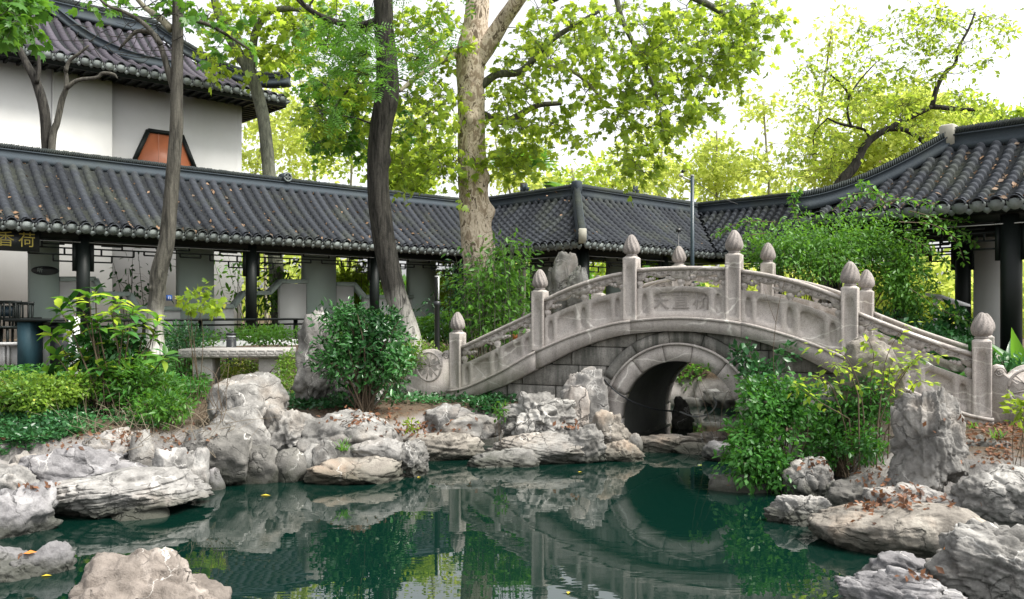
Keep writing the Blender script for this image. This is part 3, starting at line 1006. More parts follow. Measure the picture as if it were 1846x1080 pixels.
_fan = [(-.098, .005)] + [(.098 * math.cos(a), .005 - .115 * math.sin(a)) for a in np.linspace(math.pi * .97, math.pi * .03, 9)] + [(.098, .005)]
_fan = [(-.098, .0), (-.094, -.045), (-.07, -.085), (-.035, -.108), (0, -.115), (.035, -.108), (.07, -.085), (.094, -.045), (.098, 0), (.06, .018), (0, .026), (-.06, .018)]
_drip = [(-.085, .0), (-.08, -.035), (-.055, -.06), (-.02, -.088), (0, -.105), (.02, -.088), (.055, -.06), (.08, -.035), (.085, 0), (.04, -.018), (0, -.024), (-.04, -.018)]
def _edge_mesh(name, prof, th=.016):
    mb = MB()
    mb.prism(prof, (0, 0, 0), (1, 0, 0), (0, -.32, .95), th, (0, -.95, -.32))
    return mb.mesh(name)
_fan = [(x * 1.2, z * 1.25) for x, z in _fan]; _drip = [(x * 1.15, z * 1.25) for x, z in _drip]
FAN_ME = _edge_mesh('eave_fan_tile', _fan); FAN_ME.materials.append(M['tile_edge'])
DRIP_ME = _edge_mesh('drip_tile', _drip); DRIP_ME.materials.append(M['tile_edge'])
_hood = MB()
V = []
for y, r_ in ((-.05, .098), (.10, .086)):
    for i in range(9):
        a = math.pi * i / 8
        V.append((r_ * math.cos(a), y, r_ * math.sin(a) - .0))
    for i in range(9):
        a = math.pi * (8 - i) / 8
        V.append(((r_ - .018) * math.cos(a), y, (r_ - .018) * math.sin(a)))
F = [list(range(18)), list(range(35, 17, -1))]
for i in range(18):
    F.append((i, 18 + i, 18 + (i + 1) % 18, (i + 1) % 18))
_hood.add(V, F)
HOOD_ME = _hood.mesh('eave_hood_tile'); HOOD_ME.materials.append(M['tile'])

def _orient(o, org, d, k, parent):
    R = Matrix(((d[0], k[0], 0), (d[1], k[1], 0), (0, 0, 1))).to_4x4()
    off = Vector((0, 0, 0)); p = parent
    while p is not None: off += p.location; p = p.parent
    o.parent = parent
    o.matrix_local = Matrix.Translation(Vector([float(c) for c in org]) - off) @ R

def slope(parent, S0, d, k, L, start, end, b=GB, ze=ZE, zr=ZR, pitch=PITCH, rmat='tile', step=.13, rows=True, r=.078, back=False):
    """one roof plane: eave from S0 along d for L, rising along k; ends open / concave / convex"""
    S0 = np.asarray(S0, float); d = np.asarray(d, float); k = np.asarray(k, float)
    cs = {'open': 0, 'concave': -1, 'convex': 1}
    ts = np.linspace(0, b, 14); V = []; F = []; m = 2
    for lay in (0, 1):
        for t_ in ts:
            q0 = cs[start] * t_; q1 = L - cs[end] * t_
            if q1 < q0: q0 = q1 = (q0 + q1) / 2
            z = float(roof_z(t_, b, ze, zr)) - (0 if lay == 0 else .07)
            for q in (q0, q1): V.append(S0 + d * q + k * t_ + BZ * z)
    n = len(ts)
    for i in range(n - 1):
        F.append((2 * i, 2 * i + 1, 2 * i + 3, 2 * i + 2)); o = 2 * n
        F.append((o + 2 * i, o + 2 * i + 2, o + 2 * i + 3, o + 2 * i + 1))
        F.append((2 * i, 2 * i + 2, o + 2 * i + 2, o + 2 * i)); F.append((2 * i + 1, o + 2 * i + 1, o + 2 * i + 3, 2 * i + 3))
    F.append((0, 2 * n, 2 * n + 1, 1)); F.append((2 * n - 2, 2 * n - 1, 4 * n - 1, 4 * n - 2))
    MB().add(V, F).build('roof_slab', M['bed'], parent)
    if not rows: return
    cache = {}
    q = pitch / 2 if start != 'concave' else pitch / 2 - math.ceil(b / pitch) * pitch
    qend = L + (b if end == 'concave' else 0)
    while q < qend - .05:
        lo, hi = 0.0, b
        if q < 0: lo = -q
        if q > L: lo = q - L
        if start == 'convex': hi = min(hi, q)
        if end == 'convex': hi = min(hi, L - q)
        lo += 0 if lo == 0 else .03
        if hi - lo > .12:
            key = (round(lo, 2), round(hi, 2))
            if key not in cache:
                me = tile_row_mesh(lo, hi - .04, b, ze, zr, r=r, step=step); me.materials.append(M[rmat]); cache[key] = me
            o = bpy.data.objects.new('tile_row', cache[key]); COL.objects.link(o)
            _orient(o, S0 + d * (q + random.uniform(-.010, .010)) + BZ * random.uniform(-.008, .008), d, k, parent)
            o.rotation_mode = 'XYZ'; o.rotation_euler.z += random.uniform(-.006, .006)
            # pan tiles lapped in the trough beside the row
        if lo == 0:
            sc = pitch / .255
            for me, dq, dz, nm in ((FAN_ME, 0, .012, 'eave_fan_tile'), (HOOD_ME, 0, .005, 'eave_hood_tile'), (DRIP_ME, pitch / 2, -.03, 'drip_tile')):
                if nm == 'drip_tile' and (q + dq > L - .05 or hi < .12): continue
                o = bpy.data.objects.new(nm, me); COL.objects.link(o)
                _orient(o, S0 + d * (q + dq) + k * (-.05 if nm != 'drip_tile' else -.03) + BZ * (ze + dz + random.uniform(-.006, .006)), d, k, parent)
                o.scale = (sc, 1, sc) if sc > 1.05 else (1, 1, 1)
        q += pitch
    # lapped pan tiles: one stepped sheet per trough, joined
    mb = MB()
    q = pitch if start != 'concave' else pitch - math.ceil(b / pitch) * pitch
    while q < qend - .05:
        lo, hi = 0.0, b
        if q < 0: lo = -q
        if q > L: lo = q - L
        if start == 'convex': hi = min(hi, q)
        if end == 'convex': hi = min(hi, L - q)
        if hi - lo > .2:
            st = .12; mcount = int((hi - lo) / st); V = []; F = []
            for j in range(mcount):
                for (tt, dz) in ((lo + j * st, .032), (lo + j * st + st - .003, .006)):
                    z = float(roof_z(tt, b, ze, zr)) + dz
                    for (x, zz_) in ((-.06, .022), (0, 0), (.06, .022)):
                        V.append(S0 + d * (q + x) + k * tt + BZ * (z + zz_))
            for j in range(2 * mcount - 1):
                for i in range(2): F.append((3 * j + i, 3 * j + i + 1, 3 * j + 4 + i, 3 * j + 3 + i))
            mb.add(V, F)
        q += pitch
    if mb.n: mb.build('pan_tiles', M['pan'], parent, kind='stuff')

def ridge_line(parent, pts, h=.30, w=.20, plates=True, name='ridge'):
    """mortar ridge with a course of upright tiles on top, along a 3D polyline (surface level)"""
    pts = np.asarray(pts, float)
    seg = np.linalg.norm(np.diff(pts, axis=0), axis=1); cum = np.concatenate([[0], np.cumsum(seg)])
    mb = MB(); V = []; F = []
    D = np.gradient(pts, axis=0); D[:, 2] = 0; D /= np.linalg.norm(D, axis=1)[:, None]
    Sd = np.cross(D, BZ)
    prof = [(-w * .75, -.06), (-w * .75, .05), (-w * .5, .08), (-w * .5, h * .62), (-w * .6, h * .64), (-w * .6, h * .72), (w * .6, h * .72), (w * .6, h * .64), (w * .5, h * .62), (w * .5, .08), (w * .75, .05), (w * .75, -.06)]
    m = len(prof)
    for p_, s_ in zip(pts, Sd):
        for (x, z) in prof: V.append(p_ + s_ * x + BZ * z)
    for k in range(len(pts) - 1):
        for j in range(m):
            j2 = (j + 1) % m
            F.append((m * k + j, m * k + j2, m * k + m + j2, m * k + m + j))
    F.append(list(range(m - 1, -1, -1))); F.append([m * (len(pts) - 1) + j for j in range(m)])
    mb.add(V, F).build(name, M['ridge'], parent)
    if plates:
        mb = MB(); n = int(cum[-1] / .042)
        for i in range(n):
            s_ = (i + .5) * cum[-1] / n
            p_ = np.array([np.interp(s_, cum, pts[:, c]) for c in range(3)])
            j = min(len(pts) - 2, int(np.searchsorted(cum, s_)) - 1); j = max(j, 0)
            dd = pts[j + 1] - pts[j]; dd /= np.linalg.norm(dd)
            sd = np.cross(dd, BZ); sd /= np.linalg.norm(sd); up = np.cross(sd, dd)
            lean = dd * .35 + up; lean /= np.linalg.norm(lean)
            hh = h * .42 + random.uniform(-.006, .010)
            mb.box(p_ + BZ * (h * .70 + hh / 2), .022, w * .92, hh, np.cross(sd, lean) * -1, sd, lean)
        mb.build('ridge_tiles', M['ridge_plate'], parent, kind='stuff')

E1 = np.array([-1.19, 22.96, 0]); E2 = np.array([1.69, 19.93, 0]); E3 = np.array([5.84, 23.88, 0])
L1 = 15.3; E0 = E1 - GU * L1
L2 = np.linalg.norm(E2 - E1); L3 = np.linalg.norm(E3 - E2); L4 = 4.6
gallery = root('covered_gallery', E0 * .5 + E1 * .5 + BZ * 1.2, 'long zigzag garden gallery with dark tiled roof, black columns and white wall piers', 'gallery')
slope(gallery, E0, GU, -GV, L1, 'open', 'concave')
slope(gallery, E1, GV, GU, L2, 'concave', 'convex')
slope(gallery, E2, GU, -GV, L3, 'convex', 'concave')
slope(gallery, E3, GV, GU, L4, 'concave', 'open')
OFF = (GU - GV) * GB
R0 = E0 - GV * GB; R1 = E1 + OFF; R2 = E2 + OFF; R3 = E3 + OFF; R4 = E3 + GV * L4 + GU * GB
# back slopes (plain)
slope(gallery, E0 - GV * 2 * GB, GU, GV, L1 + 2 * GB, 'open', 'convex', rows=False)
slope(gallery, E1 + 2 * OFF, GV, -GU, L2, 'convex', 'concave', rows=False)
slope(gallery, E2 + 2 * OFF, GU, GV, L3, 'concave', 'convex', rows=False)
slope(gallery, E3 + 2 * OFF, GV, -GU, L4 + 2 * GB, 'convex', 'open', rows=False)
zr3 = BZ * (ZR - .02)
def sag(a, b, n=16, dz=.0):
    t_ = np.linspace(0, 1, n)[:, None]
    P = a * (1 - t_) + b * t_
    P[:, 2] += (random.uniform(-1, 1) * 0 + dz) * np.sin(math.pi * t_[:, 0])
    return P
ridge_line(gallery, sag(R0 + zr3, R1 + zr3, 24, -.03), h=.27)
ridge_line(gallery, sag(R1 + zr3, R2 + zr3, 8))
ridge_line(gallery, sag(R2 + zr3, R3 + zr3, 8))
ridge_line(gallery, sag(R3 + zr3, R4 + zr3, 8))
def hip_pts(C, T, ze=ZE, zr=ZR, n=14, lift=.08, out=.0):
    t_ = np.linspace(0, 1, n)
    P = C[None, :] * (1 - t_[:, None]) + T[None, :] * t_[:, None]
    P[:, 2] = ze + (zr - ze) * (.72 * t_ + .28 * t_ * t_) + .03 + lift * (1 - t_) ** 4
    return P
ridge_line(gallery, hip_pts(E2, R2), h=.22, w=.17, name='hip_ridge')
_c = E2 + (R2 - E2) * .03
MB().cbox(np.array([_c[0], _c[1], ZE + .17]), .19, .22, .36, .015, GU * .7 + GV * .7, (GU - GV) * .7).build('hip_end_block', M['moss_block'], gallery)
MB().cbox(np.array([R2[0], R2[1], ZR + .20]), .24, .24, .40, .03, GU, GV).build('ridge_joint_block', M['ridge'], gallery)
# ridge ornaments: round coin tile and petal-shaped ones
def on_ridge(px, A, B):
    """point of the ridge line A-B seen in column px"""
    k = (px - 923) / FPX
    d = B - A
    s_ = (k * A[1] - A[0]) / (d[0] - k * d[1])
    return A + d * s_
c = on_ridge(514, R0, R1) + BZ * (ZR + .26)
cf = c + GV * .16
mb = MB().tube([c - GV * .13, c + GV * .13], [.13, .13], 20)
mb.build('ridge_roundel', M['ridge'], gallery)
pts = [cf - GV * .02 + GU * .10 * math.cos(a) + BZ * .10 * math.sin(a) for a in np.linspace(0, 2 * math.pi, 25)]
rr = MB().tube(pts, .022, 6)
for a in (45, 135, 225, 315):
    a = math.radians(a); c2 = cf - GV * .02 + GU * .10 * math.cos(a) + BZ * .10 * math.sin(a)
    pa = [c2 + GU * .075 * math.cos(a + math.pi + q) + BZ * .075 * math.sin(a + math.pi + q) for q in np.linspace(-.9, .9, 7)]
    rr.tube(pa, .012, 5)
rr.build('coin_rim', M['tile_edge'], gallery)
for px_, A_, B_ in ((946, R1, R2), (1146, R2, R3)):
    c = on_ridge(px_, A_, B_) + BZ * (ZR + .30)
    mb = MB(); dd = GV if A_ is R1 else GU; fr = -GU if A_ is R1 else GV
    for ang_, ln in ((-.9, .22), (-.3, .25), (.3, .25), (.9, .22)):
        tip = dd * math.sin(ang_) * ln + BZ * math.cos(ang_) * ln
        sdv = dd * math.cos(ang_) - BZ * math.sin(ang_)
        pr = [np.zeros(3), tip * .5 + sdv * .05, tip, tip * .5 - sdv * .05]
        V = [c + fr * .02 + x for x in pr] + [c - fr * .04 + x for x in pr]
        mb.add(V, [(0, 1, 2, 3), (7, 6, 5, 4), (0, 4, 5, 1), (1, 5, 6, 2), (2, 6, 7, 3), (3, 7, 4, 0)])
    mb.build('ridge_petals', M['ridge'], gallery)
# beams under the eaves, floor, bench
ZF = 1.20
inn = .42
def inset(a, c, k, d0, d1):
    pass
sections = [(E0, GU, -GV, L1, 0, -inn), (E1, GV, GU, L2, -inn, inn), (E2, GU, -GV, L3, inn, -inn), (E3, GV, GU, L4, -inn, 0)]
for (S0, d, k, L, a0, a1) in sections:
    a0 = a0 if a0 == 0 else (inn if a0 > 0 else -inn); 
    A = S0 + d * (a0 if a0 else 0); B = S0 + d * (L - (-a1 if a1 else 0) * -1 * -1) if False else S0 + d * (L + (inn if a1 < 0 else (-inn if a1 > 0 else 0)))
    MB().bar(A + k * inn + BZ * (ZE - .10), B + k * inn + BZ * (ZE - .10), .14, .26).build('eave_beam', M['wood'], gallery)
    MB().bar(A + k * .08 + BZ * (ZE - .075), B + k * .08 + BZ * (ZE - .075), .05, .11).build('fascia_board', M['wood'], gallery)
    # soffit
    MB().bar(A + k * .26 + BZ * (ZE + .015), B + k * .26 + BZ * (ZE + .015), .30, .02).build('soffit_board', M['wood'], gallery)
    MB().bar(A + k * (inn + .02) - k * .11 + BZ * (ZE - .27), B + k * (inn + .02) - k * .11 + BZ * (ZE - .27), .012, .012).build('cable', M['concrete'], gallery)
    MB().bar(S0 + d * (a0 if a0 else 0) + k * (GB) + BZ * (ZF - .35), S0 + d * (L + (inn if a1 < 0 else (-inn if a1 > 0 else 0))) + k * GB + BZ * (ZF - .35), 2 * GB - .6, .70).build('floor_plinth', M['concrete'], gallery)

def at_line(px, S0, d, k, off):
    """distance along the section at which the line offset by off is seen in column px"""
    A = S0 + k * off; kk = (px - 923) / FPX
    return (kk * A[1] - A[0]) / (d[0] - kk * d[1])
def column(S0, d, k, q, off=inn, r=.125, z1=None):
    c = S0 + d * q + k * off
    z1 = z1 or ZE - .14
    p = MB().lathe(c + BZ * (ZF + .10), [(r, 0), (r, z1 - ZF - .10)], 20).build('column', M['wood'], gallery, sm=False)
    MB().lathe(c + BZ * ZF, [(r * 1.25, 0), (r * 1.5, .05), (r * 1.25, .10)], 16).build('column_base', M['concrete'], p)
    for sg in (-1, 1):
        MB().box(c + d * sg * (r + .035) + BZ * (ZE - .23 - .30), .07, .06, .62, d, k).build('corner_bracket', M['wood'], p)
    return q
def lattice(S0, d, k, qa, qb, off=inn, z1=None, hh=.46):
    """hanging fretwork between two columns"""
    z1 = z1 or ZE - .23
    mb = MB(); w = .028
    def bar(q0, z0, q1, z1_):
        a = S0 + d * q0 + k * off + BZ * z0; b = S0 + d * q1 + k * off + BZ * z1_
        if np.linalg.norm(b - a) < .02: return
        mb.bar(a, b, .03, w, k)
    L = qb - qa
    bar(qa, z1 - .02, qb, z1 - .02)
    bar(qa, z1 - .16, qb, z1 - .16)
    for sg, q0 in ((1, qa), (-1, qb)):
        X = lambda x: q0 + sg * x
        bar(X(0), z1 - .29, X(.85), z1 - .29); bar(X(.85), z1 - .29, X(.85), z1 - .16)
        bar(X(0), z1 - .42, X(.42), z1 - .42); bar(X(.42), z1 - .42, X(.42), z1 - .29)
        bar(X(.22), z1 - .16, X(.22), z1 - .29); bar(X(.62), z1 - .02, X(.62), z1 - .16)
        bar(X(.22), z1 - .09, X(.62), z1 - .09)
    m = qa + L / 2
    bar(m - .35, z1 - .02, m - .35, z1 - .10); bar(m - .35, z1 - .10, m + .35, z1 - .10); bar(m + .35, z1 - .10, m + .35, z1 - .02)
    bar(m - .6, z1 - .16, m - .6, z1 - .24); bar(m - .6, z1 - .24, m - .15, z1 - .24); bar(m - .15, z1 - .24, m - .15, z1 - .16)
    bar(m + .6, z1 - .16, m + .6, z1 - .24); bar(m + .6, z1 - .24, m + .15, z1 - .24); bar(m + .15, z1 - .24, m + .15, z1 - .16)
    mb.build('hanging_lattice', M['wood'], gallery)
def bench(S0, d, k, qa, qb, off=inn):
    a = S0 + d * qa + k * off; b = S0 + d * qb + k * off
    MB().bar(a + BZ * (ZF + .48), b + BZ * (ZF + .48), .34, .05).build('bench_seat', M['wood'], gallery)
    MB().bar(a + BZ * (ZF + .36), b + BZ * (ZF + .36), .05, .04).build('bench_rail', M['wood'], gallery)
    n = max(2, int((qb - qa) / .9))
    for i in range(n + 1):
        c = a + (b - a) * i / n
        MB().box(c + BZ * (ZF + .23), .06, .10, .46, d, k).build('bench_leg', M['wood'], gallery)
def pier(S0, d, k, px0, px1, off=1.75, th=.26, z1=None, mat='plaster_shade'):
    q0 = at_line(px0, S0, d, k, off); q1 = at_line(px1, S0, d, k, off); z1 = z1 or 4.6
    MB().box(S0 + d * (q0 + q1) / 2 + k * (off + th / 2) + BZ * (ZF + z1) / 2, q1 - q0, th, z1 - ZF, d, k).build('wall_pier', M[mat], gallery)
    return q0, q1
K1 = -GV
cq = [at_line(px, E0, GU, K1, inn) for px in (-270, 150, 453, 675, 828)]
for q in cq: column(E0, GU, K1, q)
for a, b in zip(cq[:-1], cq[1:]):
    lattice(E0, GU, K1, a + .12, b - .12)
    if a > cq[0]: bench(E0, GU, K1, a, b)
for px0, px1 in ((-260, -120), (56, 107), (325, 386), (552, 606), (742, 786), (838, 862)):
    pier(E0, GU, K1, px0, px1)
# wall top under the ridge, low parapets with stepped tops between the piers
q_end = at_line(870, E0, GU, K1, 1.75)
MB().bar(E0 + K1 * 1.88 + BZ * 4.55, E0 + GU * q_end + K1 * 1.88 + BZ * 4.55, .22, .9).build('upper_wall', M['plaster_shade'], gallery)
def parapet(S0, d, k, pts, off=1.80, z_low=None):
    """stepped low wall: pts (px, py) of its coping line"""
    pp = []
    for (px, py) in pts:
        q = at_line(px, S0, d, k, off); c = S0 + d * q + k * off
        pp.append((q, CH - (py - 560) / FPX * c[1]))
    mb = MB()
    for (q0, z0), (q1, z1) in zip(pp[:-1], pp[1:]):
        a = S0 + d * q0 + k * off + BZ * z0; b = S0 + d * q1 + k * off + BZ * z1
        if abs(q1 - q0) < 1e-3: b = b + d * .001
        mb.bar(a, b, .24, .10, BZ if abs(z1 - z0) < abs(q1 - q0) * 2 + .2 else d)
    mb.build('parapet_coping', M['plaster_shade'], gallery)
    for (q0, z0), (q1, z1) in ((pp[0], pp[1]), (pp[-2], pp[-1])):
        zz = min(z0, z1) - .05
        MB().box(S0 + d * (q0 + q1) / 2 + k * (off + .02) + BZ * (ZF + zz) / 2, abs(q1 - q0), .14, zz - ZF, d, k).build('parapet_wall', M['plaster'], gallery)
parapet(E0, GU, K1, [(107, 503), (170, 503), (182, 530), (232, 530), (248, 556), (325, 556)])
parapet(E0, GU, K1, [(386, 552), (420, 552), (438, 528), (484, 528), (504, 507), (552, 507)])
parapet(E0, GU, K1, [(606, 512), (636, 512), (655, 535), (742, 535)])
# section 2 and 3, near corner
K2 = GU
q = at_line(1062, E2, GU, K1, inn); 
column(E2, GU, K1, .48, r=.15)
qa = at_line(905, E1, GV, K2, inn); column(E1, GV, K2, qa)
lattice(E1, GV, K2, qa + .12, L2 - inn - .15); 
qc = at_line(1196, E2, GU, K1, inn); column(E2, GU, K1, qc)
qd = at_line(1300, E2, GU, K1, inn); 
lattice(E2, GU, K1, .65, qc - .12); lattice(E2, GU, K1, qc + .12, L3 + .2)
bench(E1, GV, K2, qa, L2 - .5); bench(E2, GU, K1, .5, qc)
pier(E1, GV, K2, 955, 1000); pier(E2, GU, K1, 1105, 1150); pier(E2, GU, K1, 1215, 1245)
qe = at_line(1400, E3, GV, K2, inn); column(E3, GV, K2, qe); lattice(E3, GV, K2, .3, qe - .12)
# the nearer pavilion-like wing on the right
PS = np.array([5.17, 14.95, 0.0])
wing = root('tiled_pavilion', PS + GU * 1.8 + GV * 2.2 + BZ * 1.0, 'nearer dark tiled pavilion behind the right end of the bridge, thick black columns', 'pavilion')
_g = gallery
LW = 6.2
slope(wing, PS, GV, GU, LW, 'convex', 'open', ze=3.52, zr=4.78)
slope(wing, PS + GU * 2 * GB, -GU, GV, 2 * GB, 'convex', 'convex', ze=3.52, zr=4.78)
slope(wing, PS + GU * 2 * GB, GV, -GU, LW, 'convex', 'open', ze=3.52, zr=4.78, rows=False)
PT = PS + (GU + GV) * GB
ridge_line(wing, sag(PT + BZ * 4.76, PS + GV * LW + GU * GB + BZ * 4.76, 12), h=.34)
ridge_line(wing, hip_pts(PS - (GU + GV) * .05, PT, 3.52, 4.80, lift=.16), h=.26, w=.18, name='hip_ridge')
ridge_line(wing, hip_pts(PS + GU * 2 * GB + (GU - GV) * .05, PT, 3.52, 4.80, lift=.16), h=.26, w=.18, name='hip_ridge')
MB().cbox(np.array([PT[0], PT[1], 4.98]), .26, .26, .44, .03, GU, GV).build('ridge_joint_block', M['moss_block'], wing)
gallery = wing
ZF2 = ZF; ZF = .95
for off_, kk in ((.42, 1), (2 * GB - .42, 1)):
    A = PS + GV * .42 + GU * off_; B = PS + GV * LW + GU * off_
    MB().bar(A + BZ * 3.40, B + BZ * 3.40, .14, .26).build('eave_beam', M['wood'], wing)
A = PS + GV * .42 + GU * .42; B = PS + GV * .42 + GU * (2 * GB - .42)
MB().bar(A + BZ * 3.402, B + BZ * 3.402, .14, .26).build('eave_beam', M['wood'], wing)
MB().bar(PS + GV * .1 + GU * .08 + BZ * 3.44, PS + GV * LW + GU * .08 + BZ * 3.44, .05, .10).build('fascia_board', M['wood'], wing)
MB().bar(PS + GU * .1 + GV * .08 + BZ * 3.442, PS + GU * (2 * GB - .1) + GV * .08 + BZ * 3.442, .05, .10).build('fascia_board', M['wood'], wing)
MB().bar(PS + GV * .42 + GU * .30 + BZ * 3.22, PS + GV * LW + GU * .30 + BZ * 3.22, .014, .014).build('cable', M['concrete'], wing)
MB().bar(PS + GV * .3 + GU * GB + BZ * .6, PS + GV * LW + GU * GB + BZ * .6, 2 * GB - .7, .70).build('floor_plinth', M['concrete'], wing)
q1 = at_line(1823, PS, GV, GU, inn)
column(PS, GV, GU, .45, r=.13); column(PS, GV, GU, q1, r=.15); column(PS, GV, GU, q1 + 2.1, r=.15)
qb = at_line(1736, PS, GV, GU, 2 * GB - .42); column(PS, GV, GU, qb, off=2 * GB - .42, r=.14)
column(PS, GV, GU, .45, off=2 * GB - .42, r=.13)
lattice(PS, GV, GU, .6, q1 - .16); lattice(PS, GV, GU, q1 + .16, q1 + 1.95)
lattice(PS, GV, GU, .6, qb - .16, off=2 * GB - .42); lattice(PS, GV, GU, qb + .16, q1 + 1.95, off=2 * GB - .42)
lattice(PS, GU, GV, .6, 2 * GB - .6)
q0 = at_line(1758, PS, GV, GU, 2 * GB - .5); q2 = at_line(1812, PS, GV, GU, 2 * GB - .5)
MB().box(PS + GV * ((q0 + q2) / 2 + .0) + GU * (2 * GB - .35) + BZ * 2.2, q2 - q0 + .1, .2, 2.6, GV, GU).build('wall_pier', M['plaster'], wing)
ZF = ZF2
gallery = _g

# ------------------------------------------------------------------ white hall behind the gallery
HC = np.array([-8.91, 27.0, 0])
hall = root('white_hall', HC - GU * 4 - GV * 3 + BZ * 1.0, 'tall white hall behind the gallery with upswept dark tile roof', 'building')
ZW = 8.72
def wallbox(a, b, th, z0, z1, mat, name='wall', parent=hall):
    c = (a + b) / 2; d = (b - a) / np.linalg.norm(b - a)
    MB().box(c + BZ * (z0 + z1) / 2, np.linalg.norm(b - a), th, z1 - z0, d, np.cross(BZ, d)).build(name, M[mat], parent)
W1 = HC - GU * 3.93
wallbox(W1 - GV * .15, HC - GV * .15, .3, .9, ZW, 'plaster')
wallbox(W1 - GU * 9 + GV * .10, W1 + GV * .10, .3, .9, ZW - .01, 'plaster')
wallbox(HC - GV * .001, HC - GV * 6.0, .3, .9, ZW + .01, 'plaster')
wallbox(HC - GV * 5.9 - GU * 13, HC - GV * 5.9, .3, .9, ZW, 'plaster')
for dq in (1.55, ):       # slight pilaster joint
    wallbox(W1 - GU * (dq + .03) + GV * .27, W1 - GU * dq + GV * .27, .06, .9, ZW - .05, 'plaster', 'pilaster')
HB = 3.05; C2 = HC + GU * 1.2 + GV * 1.2; HL = 12.5; C0 = C2 - GU * HL
ZHE, ZHR = 8.72, 10.75
_rz = roof_z
def roof_z(t, b=GB, ze=ZE, zr=ZR):
    x = np.asarray(t, float) / b
    if ze > 8: return ze + (zr - ze) * (.45 * x + .55 * x * x)
    return ze + (zr - ze) * (.72 * x + .28 * x * x)
slope(hall, C0, GU, -GV, HL, 'open', 'convex', b=HB, ze=ZHE, zr=ZHR, pitch=.31, rmat='tile_purple', step=.16, r=.09)
slope(hall, C2, -GV, -GU, 7.2, 'convex', 'convex', b=HB, ze=ZHE, zr=ZHR, rows=False)
slope(hall, C0 - GV * 7.2, GU, GV, HL, 'open', 'convex', b=HB, ze=ZHE, zr=ZHR, rows=False)
T2 = C2 + (-GU - GV) * HB
t_ = np.linspace(0, 1, 22)
P = C2[None, :] * (1 - t_[:, None]) + T2[None, :] * t_[:, None]
P[:, 2] = ZHE + (ZHR - ZHE) * (.45 * t_ + .55 * t_ ** 2) + .10 + .42 * np.maximum(0, 1 - t_ / .55) ** 2.2
ridge_line(hall, P, h=.36, w=.26, plates=True, name='swept_hip_ridge')
ridge_line(hall, sag(T2 + BZ * (ZHR + .05), T2 - GU * 9 + BZ * (ZHR + .05), 10), h=.45, w=.26)
# the swept rib running down to the eave
def hall_pt(px, py):
    """point of the front slope in column px at height row py (iterated on the surface)"""
    best = None
    for tt in np.linspace(0, HB, 60):
        S = C0 - GV * tt; kk = (px - 923) / FPX
        q = (kk * S[1] - S[0]) / (GU[0] - kk * GU[1]); p_ = S + GU * q; z = float(roof_z(tt, HB, ZHE, ZHR))
        y = 560 - (z - CH) * FPX / p_[1]
        e = abs(y - py)
        if best is None or e < best[0]: best = (e, p_ + BZ * z)
    return best[1]
rib = spline([hall_pt(315, 128) + BZ * .04, hall_pt(255, 118) + BZ * .06, hall_pt(200, 98) + BZ * .08, hall_pt(150, 70) + BZ * .08, hall_pt(105, 38) + BZ * .1, hall_pt(60, 8) + BZ * .1], 20)
ridge_line(hall, rib, h=.34, w=.24, plates=False, name='swept_rib')
# eave soffit and rafters ends
MB().bar(C0 - GV * .70 + BZ * (ZHE - .10), C2 - GV * .70 - GU * .1 + BZ * (ZHE - .10), 1.26, .14).build('soffit', M['wood'], hall)
MB().bar(C0 - GV * .1 + BZ * (ZHE - .14), C2 - GV * .1 - GU * .12 + BZ * (ZHE - .14), .10, .22).build('fascia_board', M['wood'], hall)
MB().bar(C2 - GU * .62 - GV * .1 + BZ * (ZHE - .102), C2 - GU * .62 - GV * 7 + BZ * (ZHE - .102), 1.1, .14).build('soffit', M['wood'], hall)
MB().bar(C2 - GU * .1 - GV * .1 + BZ * (ZHE - .142), C2 - GU * .1 - GV * 7 + BZ * (ZHE - .142), .10, .22).build('fascia_board', M['wood'], hall)
for i in range(24):
    c = C2 - GU * .55 - GV * (.3 + i * .28) + BZ * (ZHE - .20)
    MB().box(c, .95, .07, .07, GU, GV).build('rafter', M['wood'], hall)
for i in range(40):
    c = C0 + GU * (.3 + i * .31) - GV * .55 + BZ * (ZHE - .20)
    MB().box(c, .07, .95, .07, GU, GV).build('rafter', M['wood'], hall)
# octagonal reddish window
qw = at_line(296, HC, -GU, -GV, 0); wc = HC - GU * qw + BZ * 6.2 + GV * .02
oct_ = [(-.95, -.45), (-.95, -.55), (-.50, .36), (.50, .36), (.95, -.55), (.95, -1.6), (-.95, -1.6)]
oct_ = [(-1.0, -.75), (-.50, .42), (.50, .42), (1.0, -.75), (.50, -1.9), (-.50, -1.9)]
wz = CH - (240 - 560) / FPX * wc[1] - .42
wc[2] = wz
w_ = MB().prism([(x * .90, z * .90) for x, z in oct_], wc + GV * .02, GU, BZ, .03, GV).build('window_panel', M['brownpane'], hall)
mb = MB()
for i in range(6):
    a = oct_[i]; b = oct_[(i + 1) % 6]
    mb.bar(wc + GU * a[0] + BZ * a[1] + GV * .05, wc + GU * b[0] + BZ * b[1] + GV * .05, .12, .09, GV)
mb.build('window_frame', M['wood'], hall)
mb = MB()
for x in (-.2, .3): mb.bar(wc + GU * x + BZ * .36 + GV * .062, wc + GU * (x + .02) - BZ * 1.7 + GV * .062, .02, .025, GV)
mb.build('window_bars', M['copper'], hall)
